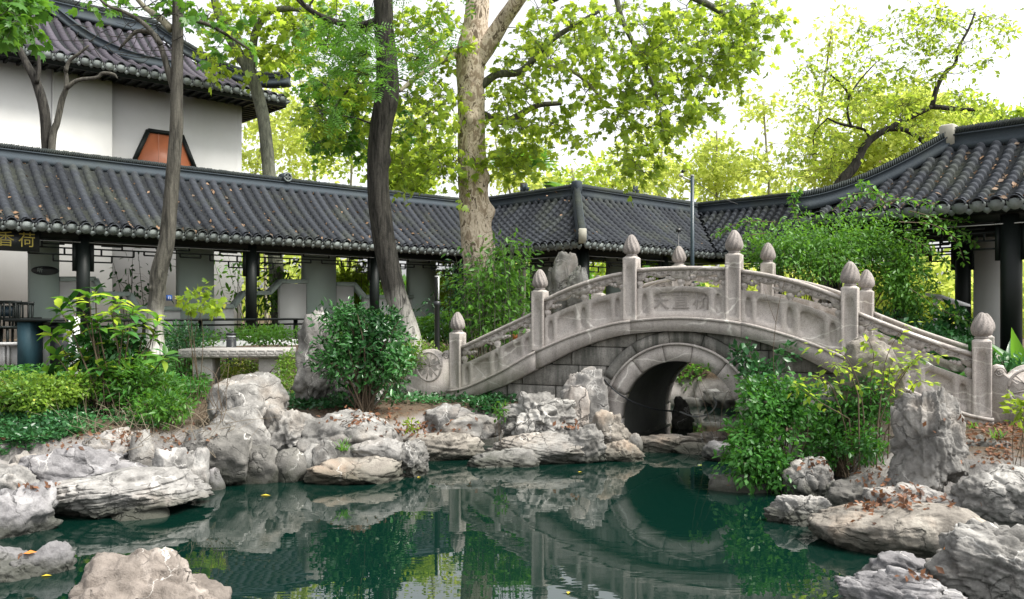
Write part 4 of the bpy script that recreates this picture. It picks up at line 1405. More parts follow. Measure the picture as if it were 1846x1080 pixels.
# ------------------------------------------------------------------ rocks
def _ico(n):
    import bmesh
    bm = bmesh.new(); bmesh.ops.create_icosphere(bm, subdivisions=n, radius=1.0)
    V = np.array([v.co[:] for v in bm.verts]); F = np.array([[v.index for v in f.verts] for f in bm.faces]); bm.free()
    return V, F
ICO = {3: _ico(3), 4: _ico(4), 5: _ico(5), 6: _ico(6)}
ROCK_V, ROCK_F, _rn = [], [], 0
def rock_shape(dims, style, seed, sub=4, lean=0.0):
    r = np.random.default_rng(seed)
    V, F = ICO[sub]
    d = V.copy()
    e = {'round': 2.3, 'block': 4.0, 'slab': 3.4, 'taihu': 2.6, 'jag': 3.2, 'wedge': 2.6, 'stump': 3.0}[style]
    p = d / (np.abs(d) ** e).sum(1)[:, None] ** (1 / e)
    a0 = r.uniform(-.35, .35)
    # facets
    nf = {'round': 9, 'block': 20, 'slab': 20, 'taihu': 12, 'jag': 26, 'wedge': 16, 'stump': 12}[style]
    for _ in range(nf):
        n = r.normal(size=3); n[2] *= .8 if style != 'slab' else .5; n /= np.linalg.norm(n)
        o = r.uniform(.70, .98)
        ex = p @ n - o
        p = p - n[None, :] * np.where(ex > 0, ex * .92, 0)[:, None]
    if style == 'wedge':
        k = .55 + .45 * np.clip((p[:, 0] * (1 if seed % 2 else -1) + 1) / 2, 0, 1)
        p[:, 2] = np.where(p[:, 2] > 0, p[:, 2] * k, p[:, 2])
    dm = np.array(dims) / np.max(dims)
    q = p * dm * 1.6 + r.uniform(0, 50, 3)
    # fractured cells: every cell is tilted on its own, the borders are sunk
    def cells(Q, dens, seed_):
        rc = np.random.default_rng(seed_)
        lo_, hi_ = Q.min(0), Q.max(0)
        n_c = int(np.clip(np.prod(hi_ - lo_) * dens ** 3, 12, 110))
        S_ = rc.uniform(lo_ - .1, hi_ + .1, (n_c, 3))
        Qw = Q + .12 / dens * np.stack([vnoise(Q * dens * 1.7, seed_ + k) for k in (1, 2, 3)], -1)
        d2 = ((Qw[:, None, :] - S_[None, :, :]) ** 2).sum(-1)
        i1 = np.argmin(d2, 1); rows_ = np.arange(len(Q)); f1 = np.sqrt(d2[rows_, i1]); d2[rows_, i1] = 1e9; f2 = np.sqrt(d2.min(1))
        G = rc.normal(size=(n_c, 3)); H = rc.uniform(-1, 1, n_c)
        tilt = (G[i1] * (Qw - S_[i1])).sum(1)
        return tilt, H[i1], np.clip((f2 - f1) * dens, 0, 1)
    amp = {'round': .10, 'block': .08, 'slab': .07, 'taihu': .20, 'jag': .10, 'wedge': .09, 'stump': .12}[style]
    n_ = p / (np.linalg.norm(p, axis=1)[:, None] + 1e-6)
    disp = amp * fbm(q * 1.1, 3, seed) * 1.5
    disp += amp * .55 * (fbm(q * 2.6, 4, seed + 9, ridged=True) - .2)
    ck = {'round': .35, 'block': 1.0, 'slab': .7, 'taihu': .8, 'jag': 1.25, 'wedge': .8, 'stump': .9}[style]
    for dens, am in ((1.6, .10), (3.6, .045)):
        ti, hh, ed = cells(q, dens, seed + int(dens * 10))
        disp += ck * am * (ti * dens * .55 + .5 * hh) - ck * am * .55 * (1 - sstep(ed / .22))
    if style in ('taihu',):
        w = fbm(q * 2.1, 2, seed + 5)
        disp -= .24 * sstep((w - .12) / .22)
    if style in ('round', 'wedge', 'block'):
        w = fbm(q * 1.5, 2, seed + 5)
        disp -= .07 * sstep((w - .2) / .12)
    if style in ('slab', 'jag', 'block'):
        tz = q[:, 2] + a0 * q[:, 0] + .08 * vnoise(q * 2, seed + 2)
        fr = {'slab': 9.0, 'jag': 6.0, 'block': 4.5}[style]
        saw = (tz * fr) % 1.0
        st = _hash(np.floor(tz * fr).astype(np.int64), np.zeros(len(tz), np.int64), np.zeros(len(tz), np.int64), seed)
        disp += (.05 if style == 'slab' else .035) * st + .03 * sstep(saw / .25) * sstep((1 - saw) / .2) - .015
    # a few deep clefts
    for _ in range(2 if style != 'round' else 1):
        n = r.normal(size=3); n[2] *= .35; n /= np.linalg.norm(n)
        o = r.uniform(-.45, .45)
        dist = np.abs(p @ n - o + .10 * vnoise(q * 2.5, seed + 31) + .03 * vnoise(q * 8, seed + 32))
        disp -= .085 * np.exp(-(dist / .035) ** 2)
    if style == 'stump':      # vertical flutes and a flaring foot
        ang_ = np.arctan2(p[:, 1], p[:, 0])
        fl = fbm(np.stack([p[:, 0] * 2.6, p[:, 1] * 2.6, p[:, 2] * .8 + 3], -1), 3, seed + 7, ridged=True)
        disp += .16 * (fl - .35)
    p = p + n_ * disp[:, None]
    if style == 'stump':
        zz_ = (p[:, 2] + 1) / 2
        k = .66 + .42 * np.exp(-zz_ / .16) + .10 * np.exp(-((zz_ - .85) / .14) ** 2)
        p[:, 0] *= k; p[:, 1] *= k
        p[:, 2] += .22 * np.exp(-((p[:, 0] - .5) / .2) ** 2) * (zz_ > .7) * 0 + .16 * vnoise(np.stack([p[:, 0] * 2.4, p[:, 1] * 2, p[:, 0] * 0], -1), seed + 8) * sstep((zz_ - .6) / .3)
    if sub >= 5:
        hf = .030 * (fbm(q * 4.5, 3, seed + 40, ridged=True) - .2) + .014 * fbm(q * 11, 3, seed + 43, ridged=True)
        pit = fbm(q * 5.5, 2, seed + 47)
        hf -= .045 * sstep((pit - .28) / .18) * (0.4 if style in ('round', 'slab', 'wedge') else 1)
        p = p + n_ * hf[:, None]
    lo, hi = p.min(0), p.max(0)
    p = (p - lo) / (hi - lo)
    p = (p - np.array([.5, .5, 0])) * np.array(dims)
    p[:, 0] += lean * p[:, 2]
    return p, F
def rock(name, label, x0, x1, yt, yb, D=None, dr=.8, style='block', mat='rock', seed=1, sub=5, rot=0.0, sink=.12, lean=0.0, cat='rock', group=None, bury=None):
    global _rn
    if D is None: D = dwater(yb)
    cx = (x0 + x1) / 2; hw = (x1 - x0) / 2 * 1.09; x0, x1 = cx - hw, cx + hw
    w0 = (x1 - x0) / FPX * D
    dep = w0 * dr
    Dc = D + dep * .42
    w = (x1 - x0) / FPX * Dc
    zt = CH - (yt - 560) / FPX * (Dc + dep * .10)
    zb = CH - (yb - 560) / FPX * D - sink
    X = ((x0 + x1) / 2 - 923) / FPX * Dc
    p, F = rock_shape((w, dep, max(.08, zt - zb)), style, seed, sub, lean)
    th = -math.atan2(X, Dc) * 1.0
    c, s = math.cos(th), math.sin(th)
    R = np.array([[c, -s, 0], [s, c, 0], [0, 0, 1]])
    pw = p @ R.T
    me = mesh_np(name, pw, [F]); smooth(me)
    ROCK_V.append(pw + np.array([X, Dc, zb])); ROCK_F.append(F + _rn); _rn += len(pw)
    return put(name, me, M[mat], None, label, cat, group, loc=(X, Dc, zb))

R_ = rock
# left bank
R_('boulder', 'knobbly brown-grey boulder close up at the bottom edge of the pond', 142, 416, 984, 1150, 3.75, .8, 'round', 'rock_brown', 421, 6, sink=.5)
R_('slab_rock', 'large pale layered slab rock jutting over the water on the left bank', 94, 368, 842, 940, 7.45, .62, 'slab', 'rock_pale', 12, 6, sink=.02)
R_('rock', 'whitish violet rock lying behind the large layered slab', 58, 262, 796, 862, 8.3, .5, 'block', 'rock_purple', 13, 5, sink=.3)
R_('rock', 'pale pointed rock on top of the whitish violet rock on the left bank', 128, 252, 773, 835, 8.7, .5, 'jag', 'rock_pale', 14, 5, sink=.3)
R_('rock', 'thin grey upright stone leaning against the pale pointed rock', 222, 268, 775, 832, 8.8, .7, 'slab', 'rock', 15, 4, sink=.3, lean=.15)
R_('rock', 'cracked cream rock right above the end of the large layered slab', 276, 350, 805, 852, 8.3, .7, 'block', 'rock_pale', 16, 5, sink=.4)
R_('rock', 'small wedge of pale stone beside the cracked cream rock', 338, 376, 804, 850, 8.45, .8, 'jag', 'rock_pale', 17, 4, sink=.4)
R_('rock', 'grey violet rounded rock at the left edge, below the layered slab', -40, 98, 870, 972, 6.85, .7, 'block', 'rock_purple', 18, 5, sink=.25)
R_('rock', 'low flat rock at the left edge nearest the water corner', -60, 90, 982, 1050, 5.75, .7, 'slab', 'rock_purple', 19, 5, sink=.25)
R_('rock', 'small angular violet rock with an orange leaf, bottom left waterline', 30, 128, 975, 1040, 5.9, .6, 'jag', 'rock_purple', 20, 5, sink=.2)
R_('rock', 'pale lumpy rock at the left edge above the grey violet one', -30, 62, 836, 892, 7.7, .8, 'block', 'rock_pale', 21, 5, sink=.3)
R_('rock', 'small rough rock between the left edge and the whitish violet rock', 15, 84, 810, 860, 8.4, .8, 'jag', 'rock', 22, 4, sink=.3)
R_('rock', 'half buried pale rock in the dry stems at the far left', -30, 30, 800, 850, 8.9, .8, 'round', 'rock', 23, 4, sink=.3)
R_('rock', 'small dark wet stone under the tip of the layered slab', 195, 300, 905, 950, 7.45, .6, 'round', 'rock_dark', 24, 4, sink=.2)
R_('boulder', 'dark rounded boulder with white veins left of the holed rocks', 332, 448, 757, 884, 8.75, .8, 'round', 'rock_dark', 25, 5, sink=.12)
R_('boulder', 'domed grey boulder with a bright shoulder behind the dark veined one', 370, 486, 730, 850, 9.3, .8, 'round', 'rock', 26, 5, sink=.2)
R_('boulder', 'rounded pale boulder perched highest on the left rocks below the stone table', 382, 514, 670, 748, 9.9, .8, 'round', 'rock', 27, 5, sink=.25)
R_('rock', 'smooth rock pierced by a dark hole beside the domed grey boulder', 470, 572, 728, 802, 9.6, .8, 'taihu', 'rock', 28, 5, sink=.25)
R_('boulder', 'broad smooth light boulder in the middle of the left rock row', 545, 708, 737, 820, 9.5, .7, 'round', 'rock', 29, 5, sink=.25)
R_('rock', 'small wet stone set in mortar below the domed boulder', 430, 500, 800, 862, 9.0, .7, 'round', 'rock_dark', 30, 4, sink=.2)
R_('rock', 'rounded stone set in the mortar wall under the holed rock', 488, 560, 806, 858, 9.1, .7, 'round', 'rock_dark', 31, 4, sink=.2)
R_('rock', 'pink-tinged small stone in the mortar by the dark veined boulder', 368, 404, 842, 880, 8.7, .7, 'round', 'rock_purple', 32, 4, sink=.2)
R_('rock', 'narrow stone wedged under the broad light boulder', 545, 640, 785, 835, 9.2, .5, 'block', 'rock', 33, 4, sink=.2)
R_('slab_rock', 'dark-bottomed flat rock standing in the water below the broad boulder', 556, 722, 820, 872, 8.95, .55, 'slab', 'rock_warm', 34, 5, sink=.12)
R_('rock', 'white-topped smooth rock overhanging the flat rock in the water', 632, 736, 787, 830, 9.25, .6, 'wedge', 'rock_pale', 35, 5, sink=.1)
R_('rock', 'lumpy grey rock at the right end of the white-topped rock', 712, 772, 790, 852, 9.35, .7, 'taihu', 'rock', 36, 5, sink=.12)
R_('slab_rock', 'long low rock running between the white-topped rock and the bridge rocks', 722, 872, 777, 822, 10.4, .5, 'slab', 'rock_warm', 37, 5, sink=.15)
R_('rock', 'pale wedge-shaped rock lying in the leaf litter behind the shore', 757, 862, 726, 776, 11.3, .5, 'wedge', 'rock_pale', 39, 5, sink=.15)
R_('rock', 'grey creased rock in front of the pale wedge-shaped one', 800, 906, 746, 782, 10.8, .5, 'jag', 'rock', 40, 4, sink=.12)
R_('boulder', 'big rough limestone boulder full of hollows left of the arch', 903, 1040, 704, 790, 10.6, .7, 'taihu', 'rock', 42, 6, sink=.25)
R_('rock', 'tall blocky pale rock standing against the left side of the arch', 1012, 1096, 659, 745, 11.35, .5, 'block', 'rock_pale', 43, 5, sink=.5)
R_('rock', 'smaller square-topped pale rock in front of the tall blocky one', 1012, 1062, 693, 745, 11.0, .7, 'block', 'rock_pale', 44, 4, sink=.4)
R_('rock', 'orange-stained cracked rock at the foot of the arch', 1052, 1138, 736, 812, 10.75, .6, 'block', 'rock_warm', 45, 5, sink=.3)
R_('slab_rock', 'low ledge rock at the waterline below the rough limestone boulder', 845, 972, 806, 848, 9.95, .5, 'jag', 'rock', 46, 5, sink=.1)
R_('slab_rock', 'cracked layered rock between the ledge rock and the arch', 868, 1046, 776, 838, 10.15, .45, 'slab', 'rock', 47, 6, sink=.1)
R_('boulder', 'boulder with a dark hollow underneath next to the cracked layered rock', 1018, 1092, 762, 834, 10.2, .6, 'block', 'rock', 48, 5, sink=.1)
R_('rock', 'low wet rough rock touching the water just left of the arch', 1078, 1160, 790, 834, 10.35, .6, 'jag', 'rock_warm', 49, 5, sink=.12)
R_('rock', 'small stone on the mortar right behind the low wet rough rock', 1128, 1158, 780, 812, 10.9, .8, 'round', 'rock', 50, 4, sink=.2)
R_('slab_rock', 'flat brown sill stone lying across the left of the arch opening', 1142, 1252, 782, 812, 11.0, .5, 'slab', 'rock_warm', 51, 5, sink=.1)
R_('slab_rock', 'reddish flat sill stone across the right of the arch opening', 1236, 1318, 777, 800, 11.3, .5, 'slab', 'rock_warm', 52, 5, sink=.1)
R_('slab_rock', 'brown flat stone in front of the reddish sill stone', 1214, 1316, 796, 818, 10.85, .4, 'slab', 'rock_warm', 53, 4, sink=.1)
R_('rock', 'small tilted grey rock between the sill stones and the climbing shrub', 1268, 1336, 793, 834, 10.3, .7, 'jag', 'rock_purple', 54, 4, sink=.1)
R_('rock', 'dark jagged rock seen inside the arch opening', 1212, 1250, 714, 786, 13.2, .8, 'jag', 'rock_dark', 55, 5, sink=.1)
# beyond the bridge
R_('rock', 'holed rock on the far shore seen through the arch', 1270, 1342, 700, 742, 16.0, .7, 'taihu', 'rock', 56, 4, sink=.2)
R_('rock', 'low far shore rock seen through the arch', 1180, 1275, 714, 738, 16.3, .5, 'block', 'rock', 57, 4, sink=.2)
R_('rock', 'far shore rock right behind the holed one', 1320, 1400, 695, 745, 16.5, .6, 'block', 'rock', 58, 4, sink=.2)
R_('scholar_rock', 'tall pale craggy garden rock rising behind the left half of the bridge', 992, 1052, 453, 560, 15.6, .8, 'taihu', 'rock_pale', 60, 5, sink=1.1)
R_('scholar_rock', 'smaller craggy rock joined to the right of the tall garden rock', 1022, 1062, 478, 560, 15.3, .9, 'taihu', 'rock', 61, 5, sink=1.1)
R_('rock', 'low rock behind the left post of the bridge, beside the tall garden rock', 985, 1010, 482, 560, 15.8, .9, 'block', 'rock', 62, 4, sink=1.0)
# standing rock left
R_('standing_stone', 'tall leaning grey standing stone left of the round dark shrub', 530, 606, 553, 716, 11.6, .6, 'stump', 'rock', 632, 5, sink=.2, lean=.02)
R_('standing_stone', 'dark rock foot half hidden under the round dark shrub', 585, 690, 640, 722, 11.8, .5, 'jag', 'rock_dark', 64, 5, sink=.2)
# right bank
R_('rock', 'small brown wet rock at the waterline under the hanging shrub', 1280, 1388, 852, 902, 8.6, .5, 'round', 'rock_dark', 65, 4, sink=.1)
R_('rock', 'pale squarish rock behind the waterline rock with the orange stain', 1412, 1500, 820, 898, 8.3, .7, 'block', 'rock', 66, 5, sink=.2)
R_('rock', 'white rock with an orange stain at the waterline on the right bank', 1384, 1506, 888, 956, 7.25, .6, 'block', 'rock_pale', 67, 6, sink=.1)
R_('rock', 'dark speckled grey rock between the white rock and the tall stump-like rock', 1488, 1612, 848, 935, 7.6, .7, 'block', 'rock_dark', 68, 5, sink=.2)
R_('scholar_rock', 'tall stump-like pale rock with flaring foot on the right bank', 1600, 1734, 694, 892, 7.5, .6, 'stump', 'rock', 691, 6, sink=.15)
R_('boulder', 'big flat-topped boulder strewn with brown leaves at the right waterline', 1476, 1765, 896, 1006, 6.3, .62, 'round', 'rock_warm', 70, 6, sink=.12)
R_('boulder', 'round rough grey boulder at the right edge behind the front block', 1730, 1900, 835, 935, 6.9, .8, 'round', 'rock', 71, 6, sink=.2)
R_('boulder', 'large cracked block of rock filling the bottom right corner', 1684, 1960, 930, 1100, 4.9, .7, 'jag', 'rock', 72, 6, sink=.2)
R_('slab_rock', 'flat light slab low in the water at the bottom right', 1520, 1722, 1022, 1110, 4.9, .5, 'slab', 'rock_purple', 73, 6, sink=.15)
R_('slab_rock', 'pale violet slab behind the flat light slab', 1555, 1700, 994, 1050, 5.55, .5, 'slab', 'rock_purple', 74, 5, sink=.2)
R_('slab_rock', 'dark flat stone in the leaf litter near the right bridge post', 1716, 1812, 782, 832, 8.3, .7, 'wedge', 'rock_dark', 75, 5, sink=.2)
R_('rock', 'pale tall rock behind the leafy sprays in front of the right balustrade', 1512, 1622, 604, 760, 8.9, .5, 'wedge', 'rock_warm', 76, 5, sink=.5)
R_('rock', 'rock half hidden behind the climbing shrub on the right bank', 1440, 1560, 690, 800, 9.2, .5, 'block', 'rock_dark', 77, 5, sink=.3)
R_('rock', 'flat pale stone between the speckled rock and the stump-like rock', 1560, 1730, 870, 925, 7.2, .5, 'wedge', 'rock_pale', 78, 5, sink=.2)
R_('rock', 'pale stone showing beneath the round dark shrub', 640, 690, 700, 722, 11.6, .5, 'block', 'rock_pale', 79, 4, sink=.1)
# surfaces to rest things on
_V = np.concatenate(ROCK_V + [np.stack([GX, GY, GZ], -1).reshape(-1, 3)]); _F = np.concatenate([*ROCK_F])
BVH = BVHTree.FromPolygons([tuple(v) for v in _V.tolist()], _F.tolist() + (gF + _rn).tolist())
def hit(px, py):
    d = Vector(((px - 923) / FPX, 1.0, -(py - 560) / FPX)).normalized()
    h = BVH.ray_cast(Vector((0, 0, CH)), d, 60)
    return h[0], h[1]
def drop(x, y, z=6):
    h = BVH.ray_cast(Vector((x, y, z)), Vector((0, 0, -1)), 20)
    return (h[0], h[1]) if h[0] is not None else (Vector((x, y, 0)), Vector((0, 0, 1)))
# ------------------------------------------------------------------ leaves and branches
def _leaf_tpl(kind):
    if kind == 'simple':      # folded pointed leaf
        V = [(0, 0, 0), (.28, .45, .06), (0, 1, -.05), (-.28, .45, .06)]
        F = [(0, 1, 2), (0, 2, 3)]
    elif kind == 'lance':
        V = [(0, 0, 0), (.17, .3, .04), (.16, .65, .02), (0, 1, -.12), (-.16, .65, .02), (-.17, .3, .04), (0, .5, -.02)]
        F = [(0, 1, 6), (1, 2, 6), (2, 3, 6), (3, 4, 6), (4, 5, 6), (5, 0, 6)]
    elif kind == 'blade':
        V = [(.03, 0, 0), (-.03, 0, 0), (.04, .4, .02), (-.04, .4, .02), (.03, .75, -.06), (-.03, .75, -.06), (0, 1, -.2)]
        F = [(0, 2, 3), (0, 3, 1), (2, 4, 5), (2, 5, 3), (4, 6, 5)]
    elif kind == 'palm5':     # maple / plane leaf
        V = [(0, 0, 0), (.36, .05, -.04), (.50, .36, -.05), (.24, .42, .03), (.30, .74, -.03), (.10, .66, .03), (0, 1.0, -.06), (-.10, .66, .03), (-.30, .74, -.03), (-.24, .42, .03), (-.50, .36, -.05), (-.36, .05, -.04), (0, .35, .05)]
        F = [(12, i, i % 11 + 1) for i in range(1, 11)] + [(0, 1, 12), (0, 12, 11)]
    elif kind == 'pinnate':   # a compound leaf seen as its leaflets
        V = []; F = []
        for k in range(5):
            y = .12 + k * .18
            for s in (-1, 1):
                b = len(V)
                V += [(0, y, 0), (s * .16, y + .02, .01), (s * .30, y + .10, -.03), (s * .13, y + .10, .01)]
                F += [(b, b + 1, b + 2), (b, b + 2, b + 3)]
        b = len(V); V += [(0, 1.0 - .12, 0), (.06, 1.0, 0), (0, 1.16, -.02), (-.06, 1.0, 0)]; F += [(b, b + 1, b + 2), (b, b + 2, b + 3)]
    return np.array(V, float), np.array(F, int)
LEAF = {k: _leaf_tpl(k) for k in ('simple', 'lance', 'blade', 'palm5', 'pinnate')}
def unit(a):
    return a / (np.linalg.norm(a, axis=-1, keepdims=True) + 1e-9)
def leaf_mesh(name, P, T, N, size, kind, rnd):
    Vt, Ft = LEAF[kind]
    T = unit(T); W = unit(np.cross(T, N)); N = np.cross(W, T)
    size = np.broadcast_to(size, (len(P),))
    V = P[:, None, :] + size[:, None, None] * (Vt[None, :, 0:1] * W[:, None, :] + Vt[None, :, 1:2] * T[:, None, :] + Vt[None, :, 2:3] * N[:, None, :])
    n = len(P); k = len(Vt)
    F = (Ft[None, :, :] + (np.arange(n) * k)[:, None, None]).reshape(-1, 3)
    me = mesh_np(name, V.reshape(-1, 3), [F])
    at = me.attributes.new('rnd', 'FLOAT', 'POINT')
    at.data.foreach_set('value', np.repeat(rnd, k).astype(np.float32))
    return me
def grow(limbs, targets, rng, wig=.12, rmin=.006):
    """limbs: [(pts, radii)] given; every target is joined to the nearest wood by a curved branch. returns tubes"""
    nodes = []; nr = []
    for pts, rad in limbs:
        m = max(4, int(np.linalg.norm(np.diff(pts, axis=0), axis=1).sum() / .35))
        sp = spline(pts, m); rr = np.interp(np.linspace(0, 1, m), np.linspace(0, 1, len(rad)), rad)
        k0 = m // 3
        nodes += list(sp[k0:]); nr += list(rr[k0:])
    tubes = []
    if not nodes: return tubes
    T = np.array(targets)
    N0 = np.array(nodes)
    order = np.argsort([np.min(np.linalg.norm(N0 - t_, axis=1)) for t_ in T])
    nodes = list(N0)
    for i in order:
        t_ = T[i]
        NA = np.array(nodes)
        dd = np.linalg.norm(NA - t_, axis=1) + np.maximum(0, NA[:, 2] - t_[2]) * .5
        j = int(np.argmin(dd)); a = NA[j]
        L = np.linalg.norm(t_ - a)
        if L < .05: continue
        n = max(3, int(L / .3) + 2)
        s = np.linspace(0, 1, n)[:, None]
        P = a * (1 - s) + t_ * s
        P = P + rng.normal(size=3) * wig * L * np.sin(math.pi * s) + np.array([0, 0, .12 * L]) * np.sin(math.pi * s)
        r0 = min(nr[j] * .65, .008 + .016 * L)
        r0 = max(r0, rmin)
        rad = np.linspace(r0, rmin * .6, n)
        tubes.append((P, rad))
        for q in range(1, n):
            nodes.append(P[q]); nr.append(rad[q])
    return tubes
def tubes_mesh(name, tubes, n=6):
    Vs, Fs, o = [], [], 0
    for P, r in tubes:
        V, Q = tube(P, r, n); Vs.append(V); Fs.append(Q + o); o += len(V)
    me = mesh_np(name, np.concatenate(Vs), [np.concatenate(Fs)]); smooth(me)
    return me
def trunk_mesh(name, pts, rad, n=40, step=.05, amp=.06, fx=5.0, fz=.9, seed=3, knots=(), root_flare=.25):
    L = np.linalg.norm(np.diff(np.asarray(pts), axis=0), axis=1).sum()
    m = int(L / step)
    sp = spline(pts, m); rr = spline(np.asarray(rad, float)[:, None], m)[:, 0]
    s = np.linspace(0, L, m)
    rr = rr * (1 + root_flare * np.exp(-s / .22))
    V, Q = tube(sp, rr, n)
    ctr = np.repeat(sp, n, axis=0); R = np.repeat(rr, n)
    a = np.tile(np.arange(n) * 2 * math.pi / n, m); ss = np.repeat(s, n)
    q = np.stack([np.cos(a) * fx * .8, np.sin(a) * fx * .8, ss * fz * 2.2], -1)
    d = fbm(q, 4, seed, ridged=True) * amp + amp * .8 * fbm(np.stack([np.cos(a), np.sin(a), ss * 1.3], -1), 3, seed + 3)
    for (ks, ka, kr, kh) in knots:
        da = np.angle(np.exp(1j * (a - ka)))
        e = ((ss - ks) / kr) ** 2 + (da * R / kr) ** 2
        d = d + kh / R * np.exp(-e)
    V = ctr + (V - ctr) * (1 + d)[:, None]
    caps = [np.arange(n)[::-1][None, :], (np.arange(n) + (m - 1) * n)[None, :]]
    me = mesh_np(name, V, [Q] + caps); smooth(me)
    return me
def leaf_cloud(centers, per, rad, rng, size, droop=.45, flat=.5, sv=.42, tone=None):
    """leaves on short twigs round every cluster centre. returns P,T,N,size,rnd, twig tubes"""
    C = np.asarray(centers); nC = len(C)
    P = []; T = []; N = []; S = []; Rr = []; tw = []
    for ci in range(nC):
        ntw = max(3, per // 5)
        dirs = unit(rng.normal(size=(ntw, 3)) * np.array([1, 1, .55]) + np.array([0, 0, -.12]))
        base_t = rng.random() if tone is None else np.clip(tone[ci] + rng.normal() * .1, 0, 1)
        for d in dirs:
            Lw = rad * rng.uniform(.5, 1.15)
            k = max(2, int(per / ntw + rng.random()))
            s = rng.uniform(.25, 1.0, k)
            end = d * Lw + np.array([0, 0, -.25 * Lw])
            pts = C[ci] + end * s[:, None] + np.array([0, 0, .12 * Lw]) * np.sin(math.pi * s)[:, None] + rng.normal(size=(k, 3)) * .02
            side = unit(rng.normal(size=(k, 3)))
            t_ = unit(d * .7 + side * .9 + np.array([0, 0, -droop]))
            n_ = unit(rng.normal(size=(k, 3)) * flat + np.array([0, 0, 1.0]))
            P.append(pts); T.append(t_); N.append(n_)
            S.append(size * (1 + sv * rng.normal(size=k).clip(-1.5, 1.5))); Rr.append(np.clip(base_t * .6 + .4 * rng.random(k) + .0, 0, 1))
            u = np.linspace(0, 1, 4)[:, None]
            tw.append((C[ci] + end * u + np.array([0, 0, .12 * Lw]) * np.sin(math.pi * u), np.linspace(.0045, .002, 4) * (size / .12) ** .3))
    return np.concatenate(P), np.concatenate(T), np.concatenate(N), np.concatenate(S), np.concatenate(Rr), tw
def crown(parent, limbs, centers, per, rad, size, kind, mat, bark, seed, droop=.45, flat=.5, twigs=True, tone=None, wig=.12, rmin=.006, name='crown', sides=5):
    rng = np.random.default_rng(seed)
    P, T, N, S, R, tw = leaf_cloud(centers, per, rad, rng, size, droop, flat, tone=tone)
    # big-scale tone: clumps
    me = leaf_mesh(name, P, T, N, S, kind, R)
    put(name, me, M[mat], parent)
    tb = grow(limbs, centers, rng, wig, rmin) if limbs is not None else []
    if tb: put('branches', tubes_mesh('branches', tb, sides), M[bark], parent, kind='stuff')
    if twigs and tw: put('twigs', tubes_mesh('twigs', tw, 3), M[bark], parent, kind='stuff')
    return len(P)
def shift_children(r):
    pass
def region(rng, specs):
    """cluster centres scattered through ellipsoids given as (px, py, rx, ry, D, dD, n)"""
    out = []
    for (px, py, rx, ry, D, dD, n) in specs:
        k = 0
        while k < n:
            u = rng.uniform(-1, 1, 3)
            if u @ u > 1: continue
            out.append(PX(px + u[0] * rx, py + u[1] * ry, D + u[2] * dD)); k += 1
    return np.array(out)
def tree_root(name, base, label, group=None, cat='tree'):
    return root(name, base, label, cat, group)
def pxpts(lst, D):
    return [PX(x, y, D if not isinstance(D, (list, tuple)) else D[i]) for i, (x, y) in enumerate(lst)]
def zg(x, y): return float(ground_z(np.array([x]), np.array([y]))[0])

# T2: dark furrowed trunk, centre left
def limb_obj(parent, lst, D, widths, bark, name='limb', n=14, amp=.08, seed=5, step=.08):
    P = pxpts(lst, D); Dm = D if not isinstance(D, (list, tuple)) else sum(D) / len(D)
    R = [w / 2 / FPX * Dm for w in widths]
    me = trunk_mesh(name, P, R, n, step, amp, 3, .8, seed, root_flare=0)
    put(name, me, M[bark], parent)
    return (np.array(P), np.array(R))
D2 = 14.2
b = PX(747, 620, D2 + .3)
tr = tree_root('tree', (b[0], b[1], zg(b[0], b[1])), 'dark furrowed tree leaning left, whitewashed foot, in front of the gallery left of centre')
P = pxpts([(758, 690), (738, 605), (713, 530), (696, 455), (684, 370), (681, 300), (687, 230), (698, 170), (697, 110), (692, 50), (690, -20), (684, -120), (690, -230)], D2)
R = np.array([42, 40, 39, 39, 39, 38, 39, 42, 37, 35, 34, 32, 28]) / 2 / FPX * D2
put('trunk', trunk_mesh('trunk', P, R, 56, .035, .042, 7, 1.0, 4, knots=((2.9 + .9, -1.2, .10, .045), (1.4, 1.0, .05, .02)), root_flare=.1), M['bark_dark'], tr)
limbs = [(np.array(P), R)]
limbs.append(limb_obj(tr, [(700, 30), (650, 45), (600, 38), (555, 15), (520, -20)], [D2, 14.1, 14, 14, 14.2], [14, 12, 10, 9, 7], 'bark_dark', seed=6))
rg = np.random.default_rng(22)
C = region(rg, [(610, 60, 60, 60, 13.3, 1.0, 16), (660, 110, 45, 70, 13, .8, 12), (600, 190, 50, 40, 13.5, .8, 6), (760, 90, 40, 50, 13, .7, 8), (700, -120, 260, 110, 13, 2, 26)])
crown(tr, limbs, C, 12, .42, .24, 'pinnate', 'leaf_mid', 'bark_dark', 23, .3, .4, tone=rg.random(len(C)) * .6 + .3)

# T1: slender brown trunk at left
D1 = 12.6
b = PX(288, 650, D1)
tr = tree_root('tree', (b[0], b[1], zg(b[0], b[1])), 'slender brown tree with whitewashed foot in front of the left gallery')
P = pxpts([(280, 640), (279, 590), (283, 530), (287, 490), (300, 440), (306, 380), (312, 310), (318, 230), (319, 150), (320, 70), (321, -20), (326, -150)], D1)
R = np.array([34, 32, 31, 33, 30, 28, 26, 25, 23, 21, 20, 17]) * .87 / 2 / FPX * D1
put('trunk', trunk_mesh('trunk', P, R, 40, .04, .09, 5, .7, 14, knots=((1.35, 2.4, .06, .03), (3.3, .8, .06, .02)), root_flare=.3), M['bark_brown'], tr)
limbs = [(np.array(P), R)]
limbs.append(limb_obj(tr, [(318, 172), (304, 130), (292, 90), (278, 62), (250, 56), (235, 66), (214, 90)], D1, [13, 12, 10, 9, 7, 6, 3], 'bark_brown', seed=7))
limbs.append(limb_obj(tr, [(290, 80), (262, 45), (225, 22), (190, 8), (165, -20)], D1 - .2, [9, 8, 6, 5, 3], 'bark_brown', seed=8))
